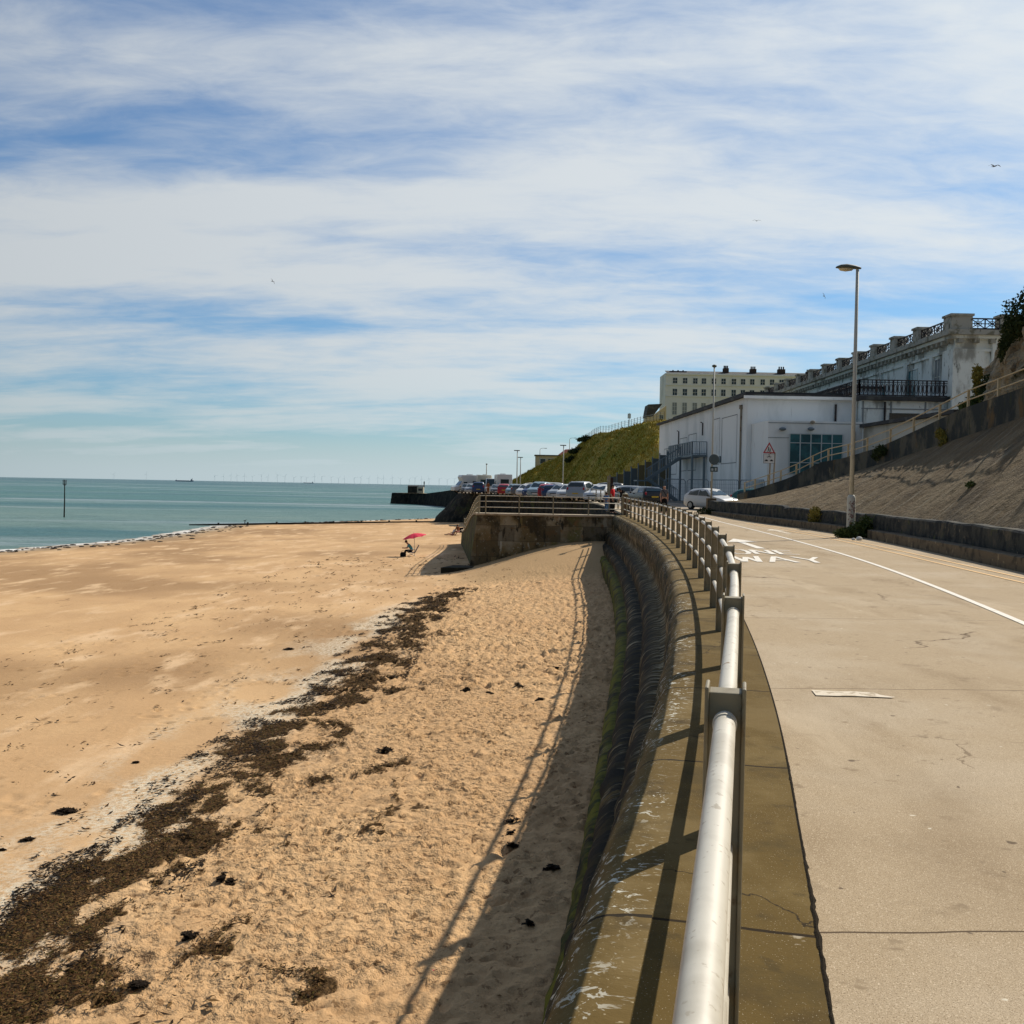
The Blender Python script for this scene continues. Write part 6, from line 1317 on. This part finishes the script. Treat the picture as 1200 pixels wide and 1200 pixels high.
vans = {'camper': van('camper_van', 'camper van', 6.0, 1.05, 2.85, PC['white']), 'van': van('panel_van', 'van', 5.2, .98, 2.3, PC['white'], False, False)}
used_p = set()
def put(kind, colr, px, Yd, rz, label, group='cars in the car park', z=None):
    pro = protos.get(kind) or vans[kind]; x = gx(px, Yd); z = zr(Yd)-.003 if z is None else z; paint = PC[colr]
    if kind not in used_p:
        used_p.add(kind); pro.location = (x, Yd, z); pro.rotation_euler = (0,0,rz); pro['label'] = label; pro['group'] = group
        for c in kids(pro):
            if c.name.split('.')[0] == 'body': c.material_slots[0].link = 'OBJECT'; c.material_slots[0].material = paint
        return pro
    return dup(pro, (x, Yd, z), rz, label, group, paint)
# rotz: car front points along local -x. rz = PI/2 -> front towards the camera (-y); -PI/2 -> rear towards the camera
FR, RE = PI/2, -PI/2
put('hatch','white',833.5,71.5,R(124),'white hatchback parked by the slim lamp post, facing the camera on the road', 'cars near the hall')
put('hatch','teal',888,73.5,R(170),'dark teal car half hidden behind the ramp wall below the warning sign', 'cars near the hall')
put('estate','black',755.5,79,RE+R(12),'black car seen from behind, beside the bald man in grey')
put('estate','silver',727,86,R(6),'silver estate seen side on, between the red topped person and the black car')
F = [  # px, Y, kind, colour, rot, label
 (704.5,86,'hatch','white',FR-R(30),'white hatchback nearest the red topped person, front of two nose to tail'),
 (697,93,'hatch','white',FR-R(28),'white car tucked behind the nearest white hatchback'),
 (683,91,'suv','silver',RE-R(22),'big silver people carrier with a dark rear window, tallest car in mid row'),
 (668,95,'hatch','white',FR-R(20),'white hatchback left of the big silver people carrier'),
 (658,99,'hatch','silver',FR-R(25),'silver hatchback, second car left of the big silver people carrier'),
 (648.5,102,'estate','blue',RE-R(12),'dark blue estate, third car left of the big silver people carrier'),
 (640.5,104,'hatch','red',RE-R(5),'red hatchback with a pale roof window among the silver cars'),
 (632,110,'suv','lightblue',FR-R(15),'pale blue tall car left of the red hatchback'),
 (624,116,'hatch','blue',FR-R(15),'dark blue hatchback, second car left of the red hatchback'),
 (617,121,'hatch','white',FR-R(18),'white hatchback facing the sea, midway between the campers and the red hatchback'),
 (609.5,126,'estate','grey',RE-R(10),'grey estate between the white hatchback and the campers'),
 (602.5,131,'hatch','lightblue',FR-R(12),'pale blue hatchback right of the large camper'),
 (590,136,'hatch','red',RE,'dark red car parked in front of the large camper'),
 (582,141,'estate','grey',FR,'dark grey car at the left foot of the large camper'),
 (560.5,150,'suv','blue',RE,'dark blue four wheel drive between the two left campers, rear towards us'),
 (553,151,'hatch','silver',FR-R(10),'silver car just left of the dark blue four wheel drive'),
 (547,156,'hatch','grey',FR,'grey car farthest left in the car park, at the bastion corner'),
 (690,108,'estate','black',FR-R(10),'black roofed car in the back row behind the big silver people carrier'),
 (678,112,'hatch','blue',R(20),'dark blue car in the back row at the foot of the bank, rightmost of two'),
 (664,117,'estate','blue',R(15),'dark blue car in the back row at the foot of the bank, leftmost of two'),
 (651,121,'estate','silver',R(12),'silver car in the back row below the flat headed lamp'),
 (640,124,'suv','white',R(15),'white tall car in the back row behind the red hatchback'),
 (629,136,'suv','silver',R(10),'silver tall car in the back row at the foot of the path'),
 (619,144,'suv','cream',R(8),'cream tall car in the back row left of the path'),
 (706,103,'suv','grey',R(5),'grey tall car in the back row behind the nearest white hatchback'),
 (720,101,'hatch','black',R(8),'black small car in the back row behind the red topped person'),
 (738,99,'estate','grey',R(3),'grey car behind the silver side on estate'),
 (612,152,'estate','blue',FR,'dark blue car in the back row right of the large camper'),
 (603,158,'hatch','white',FR,'small white car in the back row beside the large camper'),
]
for px, Yd, kd, cl, rz, lb in F: put(kd, cl, px, Yd, rz, lb)
put('camper','white',588.5,146,RE+R(6),'largest white camper van with a dark windowed rear, right of the other two', 'campers in the car park')
put('camper','cream',567.5,160,RE,'cream camper van in the middle, beside the thin mast', 'campers in the car park')
put('camper','white',551,163,R(20),'white camper van farthest left, above the bastion', 'campers in the car park')
put('van','white',576.5,154,FR,'white panel van squeezed between the cream camper and the largest camper', 'campers in the car park')
for k in ('hatch','estate','suv'): pass
S.collection.objects  # noqa
for o in [o for o in bpy.data.objects if o.get('category') is None and o.get('label') == 'car']: pass
# all car roots carry category
for o in bpy.data.objects:
    if o.parent is None and o.name.split('.')[0] in ('parked_car',): o['category'] = 'car'

# ---------------------------------------------------------------- people
m_skin = MAT('skin', (.50,.27,.18), .6, .3); m_skin2 = MAT('skin_tanned', (.33,.17,.10), .6, .3)
def skinned(name, V, E, Rr, mat, parent, sub=2):
    me_ = bpy.data.meshes.new(name+'_src'); me_.from_pydata(V, E, []); o = bpy.data.objects.new(name+'_src', me_); C.objects.link(o)
    sk = o.modifiers.new('skin', 'SKIN'); sk.use_smooth_shade = True
    for i, r_ in enumerate(Rr): d = me_.skin_vertices[0].data[i]; d.radius = (r_, r_) if not isinstance(r_, tuple) else r_; d.use_root = (i == 0)
    ss_ = o.modifiers.new('sub', 'SUBSURF'); ss_.levels = sub; ss_.render_levels = sub
    dg = bpy.context.evaluated_depsgraph_get(); me2 = bpy.data.meshes.new_from_object(o.evaluated_get(dg)); me2.name = name
    bpy.data.objects.remove(o); r = bpy.data.objects.new(name, me2); C.objects.link(r); me2.materials.clear(); me2.materials.append(mat)
    if parent is not None: r.parent = parent
    for p in me2.polygons: p.use_smooth = True
    return r
def lim(a, b, f): return tuple(a[k]+(b[k]-a[k])*f for k in range(3))
def person(label, loc, rz, J, shirt, trousers, hairm, skin=m_skin, sleeve=.55, scale=1.0, leg_cover=1.0, shoes=m_trim, bald=False, group=None, longhair=False):
    """J: joints pelvis, chest, neck, head, (sh,el,wr,ha) L/R, (hp,kn,an,to) L/R. figure faces local -y"""
    t = thing('person', label, 'person', loc, rz, group); t.scale = (scale,)*3
    V = [J['pelvis'], J['waist'], J['chest'], J['neck'], J['head'], J['crown']]; E = [(0,1),(1,2),(2,3),(3,4),(4,5)]; Rr = [(.135,.10),(.125,.095),(.15,.105),.052,.078,.088]
    for s in ('l','r'):
        b = len(V); V += [J['sh'+s], J['el'+s], J['wr'+s], J['ha'+s]]; E += [(2,b),(b,b+1),(b+1,b+2),(b+2,b+3)]; Rr += [.058,.042,.030,.034]
        b = len(V); V += [J['hp'+s], J['kn'+s], J['an'+s], J['to'+s]]; E += [(0,b),(b,b+1),(b+1,b+2),(b+2,b+3)]; Rr += [.085,.058,.040,.036]
    body = skinned('body', V, E, Rr, skin, t)
    # fingers, nose, ears joined into the body mesh
    mb = MB()
    for s in ('l','r'):
        wr, ha = Vector(J['wr'+s]), Vector(J['ha'+s]); d = (ha-wr).normalized(); side = d.cross(Vector((1,0,0))).normalized(); nrm = side.cross(d)
        for q, ln in enumerate((.072,.082,.078,.06)):
            b0 = ha+side*(.024*(q-1.5))+d*.012; mb.tube([b0, b0+d*ln*.55, b0+d*ln*.9+nrm*.02], [.0095,.009,.006], 6)
        b0 = ha-side*.03-d*.02; mb.tube([b0, b0-side*.03+d*.025, b0-side*.035+d*.055], [.011,.010,.007], 6)
    hd, cr, nk = Vector(J['head']), Vector(J['crown']), Vector(J['neck']); upv = (cr-nk).normalized(); fwd = Vector(J.get('face', (0,-1,0))).normalized(); sd_ = upv.cross(fwd).normalized(); hc = hd.lerp(cr, .45)
    mb.tube([hc+fwd*.075-upv*.02+upv*.03, hc+fwd*.108-upv*.022], [.009,.014], 6)
    for s in (-1,1): mb.ell(tuple(hc+sd_*s*.083-upv*.01), (.014,.02,.03), 8, 6)
    mb.ell(tuple(hc+fwd*.078-upv*.062), (.024,.008,.007), 8, 5)
    ex = mb.build('tmp', skin); bm_ = __import__('bmesh').new(); bm_.from_mesh(body.data); bm_.from_mesh(ex.data); bm_.to_mesh(body.data); bm_.free(); bpy.data.objects.remove(ex)
    for p in body.data.polygons: p.use_smooth = True
    ey = MB()
    for s in (-1,1): ey.ell(tuple(hc+fwd*.083+sd_*s*.03+upv*.012), (.012,.008,.008), 8, 6)
    ey.build('eyes', m_trim, t)
    # clothes
    V = [J['pelvis'], J['waist'], J['chest'], lim(J['chest'], J['neck'], .55)]; E = [(0,1),(1,2),(2,3)]; Rr = [(.16,.125),(.15,.12),(.172,.128),.085]
    for s in ('l','r'): b = len(V); V += [J['sh'+s], lim(J['sh'+s], J['el'+s], min(1,sleeve*1.0))]; E += [(2,b),(b,b+1)]; Rr += [.078,.064]; 
    if sleeve > 1:
        for s, b in (('l',5),('r',7)): V.append(lim(J['el'+s], J['wr'+s], sleeve-1)); E.append((b, len(V)-1)); Rr.append(.045)
    skinned('shirt', V, E, Rr, shirt, t)
    V = [J['pelvis'], lim(J['pelvis'], J['waist'], .4)]; E = [(0,1)]; Rr = [(.155,.125),(.15,.12)]
    for s in ('l','r'):
        b = len(V); V += [J['hp'+s], J['kn'+s], lim(J['kn'+s], J['an'+s], leg_cover)]; E += [(0,b),(b,b+1),(b+1,b+2)]; Rr += [.105,.078,.062]
    skinned('trousers', V, E, Rr, trousers, t)
    for s in ('l','r'): a, b = Vector(J['an'+s]), Vector(J['to'+s]); skinned('shoe', [tuple(a+Vector((0,0,-.02))), tuple(a.lerp(b,.5)+Vector((0,0,-.012))), tuple(b)], [(0,1),(1,2)], [.05,.048,.04], shoes, t, 1)
    mb = MB(); hb = hc-fwd*.014+upv*.028
    if not bald: mb.ell(tuple(hb), (.098,.102,.105), 14, 10)
    else: mb.ell(tuple(hb-fwd*.028-upv*.045), (.088,.07,.05), 12, 8)
    if longhair: mb.ell(tuple(hb-fwd*.05-upv*.1), (.09,.06,.16), 12, 8)
    mb.build('hair', hairm, t, 'all'); return t
def standing(step=.0, arm=.0, lean=0.):
    J = dict(pelvis=(0,0,.93), waist=(0,-lean*.3,1.10), chest=(0,-lean,1.33), neck=(0,-lean*1.2,1.47), head=(0,-lean*1.35-.01,1.56), crown=(0,-lean*1.4,1.665))
    for s, k in (('l',1),('r',-1)):
        J['sh'+s] = (.175*k,-lean,1.39); J['el'+s] = (.235*k,-lean+.05+arm*k*.08,1.11); J['wr'+s] = (.245*k,-lean-.03+arm*k*.15,.87); J['ha'+s] = (.24*k,-lean-.05+arm*k*.18,.79)
        J['hp'+s] = (.09*k,0,.88); J['kn'+s] = (.10*k,-.03-step*k*.18,.48); J['an'+s] = (.10*k,.02-step*k*.3+.0,.085); J['to'+s] = (.11*k,-.15-step*k*.3,.04)
    return J
m_hair_d = MAT('hair_dark', (.015,.010,.008), .7); m_hair_g = MAT('hair_grey', (.35,.32,.29), .7); m_hair_b = MAT('hair_brown', (.06,.03,.015), .7)
m_cl = {n_: MAT('cloth_'+n_, c, .9, .1, bumps=[(12,.3,.02)]) for n_, c in dict(grey=(.13,.13,.14), black=(.012,.012,.014), red=(.62,.03,.035), blue=(.13,.22,.36), jeans=(.12,.22,.35), teal=(.08,.30,.36), navy=(.02,.035,.11), orange=(.35,.12,.04), pink=(.45,.2,.18), white=(.6,.6,.6)).items()}
yM = 63.5; g1 = person('bald man in grey shirt with a chest strap, walking towards us on the road', (gx(778,yM), yM, zr(yM)), R(6), standing(.5,.6), m_cl['grey'], m_cl['black'], m_hair_g, bald=True, sleeve=.7, scale=1.03)
mb = MB(); mb.tube([(-.13,-.09,1.42),(-.05,-.135,1.30),(.06,-.14,1.12),(.16,-.10,.96)], .014, 6); mb.tube([(-.13,-.09,1.42),(-.06,.11,1.3),(.08,.13,1.1),(.16,.06,.95)], .014, 6); mb.build('strap', m_cl['black'], g1)
yR = 62.; person('person in bright red top and dark trousers standing by the brown timber post', (gx(717.5,yR), yR, zr(yR)), R(70), standing(.2,.2), m_cl['red'], m_cl['black'], m_hair_d, sleeve=.9, scale=1.03)
J = standing(.3,.2,.42); J['pelvis'] = (0,.08,.86); J['crown'] = (0,-.66,1.50); J['head'] = (0,-.60,1.42); J['neck'] = (0,-.5,1.36); J['face'] = (0,-.6,-.8)
yB = 61.3; person('person dressed all in black with long dark hair bending forward behind the railing', (gx(736,yB), yB, zr(yB)), R(-80), J, m_cl['black'], m_cl['black'], m_hair_d, sleeve=1.6, scale=1.0, longhair=True)
yJ = 64.5; person('person in pale blue top and jeans just left of the red topped person', (gx(710.5,yJ), yJ, zr(yJ)), R(150), standing(.2,.1), m_cl['blue'], m_cl['jeans'], m_hair_b, sleeve=.8, scale=.72)
# figures far off
yP = 262; person('tiny dark dressed person walking at the foot of the path up the bank', (gx(625,yP), yP, 1.6), R(20), standing(.6,.4), m_cl['black'], m_cl['black'], m_hair_d, sleeve=1.7)
yO = 146.5; person('person in orange brown clothes standing by the railing beside the campers', (gx(571.5,yO), yO, zr(yO)), R(160), standing(.1,.1), m_cl['orange'], m_cl['orange'], m_hair_b, sleeve=1.0, scale=1.05)
# beach sitter with parasol
def sitting(lean=.12, arms=.25):
    J = dict(pelvis=(0,.05,.40), waist=(0,.03,.56), chest=(0,.0-lean,.80), neck=(0,-lean*1.5-.02,.94), head=(0,-lean*1.9-.05,1.02), crown=(0,-lean*2.1-.06,1.12), face=(0,-.8,-.5))
    for s, k in (('l',1),('r',-1)):
        J['sh'+s] = (.17*k,-lean,.86); J['el'+s] = (.22*k,-lean-.12,.62); J['wr'+s] = (.12*k,-lean-.36,.60); J['ha'+s] = (.07*k,-lean-.43,.62)
        J['hp'+s] = (.10*k,-.02,.38); J['kn'+s] = (.13*k,-.42,.43); J['an'+s] = (.12*k,-.46,.09); J['to'+s] = (.13*k,-.62,.04)
    return J
ySit = 75.0; xSit = gx(482.5, ySit); zSit = bz(xSit, ySit)
sit = person('person in teal top and black trousers sitting hunched on a beach chair', (xSit, ySit, zSit), R(-80), sitting(.16), m_cl['teal'], m_cl['black'], m_hair_d, sleeve=.8, scale=1.0)
def beach_chair(label, loc, rz, m, group=None):
    t = thing('folding_chair', label, 'chair', loc, rz, group)
    MB().slab([(-.27,-.25,.30),(.27,-.25,.30),(.27,.26,.27),(-.27,.26,.27)],(0,0,.025)).build('seat', m, t); MB().slab([(-.27,.27,.28),(.27,.27,.28),(.27,.55,.80),(-.27,.55,.80)],(0,.02,.015)).build('backrest', m, t)
    for s in (-1,1):
        MB().tube([(s*.29,-.27,.01),(s*.29,.28,.29),(s*.29,.57,.84)], .013, 8).build('side_frame', m_bolt, t); MB().tube([(s*.29,.34,.01),(s*.29,-.24,.30),(s*.29,-.24,.5),(s*.29,.36,.5)], .013, 8).build('leg', m_bolt, t)
    return t
beach_chair('blue folding beach chair under the person beneath the red parasol', (xSit, ySit, zSit), R(-80), m_cl['navy'])
ub = thing('beach_parasol', 'bright red tilted beach parasol shading the person sitting on the sand', 'parasol', (xSit+.22, ySit+.35, bz(xSit+.2, ySit+.3)))
MB().tube([(0,0,-.3),(-.02,0,1.15),(-.08,0,1.62)], .016, 8).build('pole', m_bolt, ub)
mb = MB(); axis_ = Vector((-.22,-.05,1)).normalized(); e1 = axis_.cross(Vector((0,1,0))).normalized(); e2 = axis_.cross(e1); top_ = Vector((-.085,0,1.66)); g_ = []
for i in range(7):
    f = i/6; row = []
    for k in range(33):
        a = 2*PI*k/32; rr_ = .88*f; sag = .30*f**1.6-.045*f*f*abs(math.sin(a*4)); row.append(tuple(top_+e1*rr_*math.cos(a)+e2*rr_*math.sin(a)-axis_*sag))
    g_.append(row)
mb.grid(g_); cn = mb.build('canopy', MAT('parasol_red', (.75,.03,.07), .7), ub); sld = cn.modifiers.new('thick', 'SOLIDIFY'); sld.thickness = .006
for k in range(8): a = 2*PI*k/8; MB().tube([tuple(top_-axis_*.03), tuple(top_+e1*.86*math.cos(a)+e2*.86*math.sin(a)-axis_*.335)], .006, 5).build('rib', m_bolt, ub)
MB().tube([tuple(top_), tuple(top_+axis_*.07)], .012, 6).build('tip', m_bolt, ub)
bg_ = thing('beach_bag', 'dark bag on the sand in front of the person under the red parasol', 'bag', (xSit-.55, ySit-.35, zSit)); mb = MB(); mb.grid([[(.22*math.cos(a)*r_, .14*math.sin(a)*r_, z) for a in np.linspace(0,2*PI,17)] for z, r_ in ((0,.9),(.12,1.05),(.26,.9),(.32,.55),(.33,.02))]); mb.build('sack', m_cl['black'], bg_, 'all'); MB().tube([(-.12,0,.31),(-.06,0,.44),(.06,0,.44),(.12,0,.31)], .012, 6).build('handle', m_cl['black'], bg_)
yC = 112.; xC = gx(537.3,yC); zC = bz(xC,yC)
person('person in pinkish brown sitting near the slipway foot, right one of a pair', (xC, yC, zC), R(-40), sitting(.05), m_cl['orange'], m_cl['pink'], m_hair_b, skin=m_skin2, sleeve=.5, leg_cover=.1)
beach_chair('folding beach chair under the right hand person of the pair by the slipway foot', (xC, yC, zC), R(-40), m_cl['black'])
xD = gx(531,yC)
J = sitting(-.25); 
for q in J: 
    if q != 'face': J[q] = (J[q][0], J[q][1], J[q][2]-.27 if J[q][2] > .3 else J[q][2])
for s, k in (('l',1),('r',-1)): J['kn'+s] = (.12*k,-.45,.18); J['an'+s] = (.11*k,-.86,.07); J['to'+s] = (.12*k,-.93,.16)
J['face'] = (0,-1,0)
person('person in white leaning back on the sand, left one of a pair', (xD, yC-.3, bz(xD,yC)), R(-60), J, m_cl['white'], m_cl['pink'], m_hair_b, skin=m_skin2, sleeve=.5, leg_cover=.1)
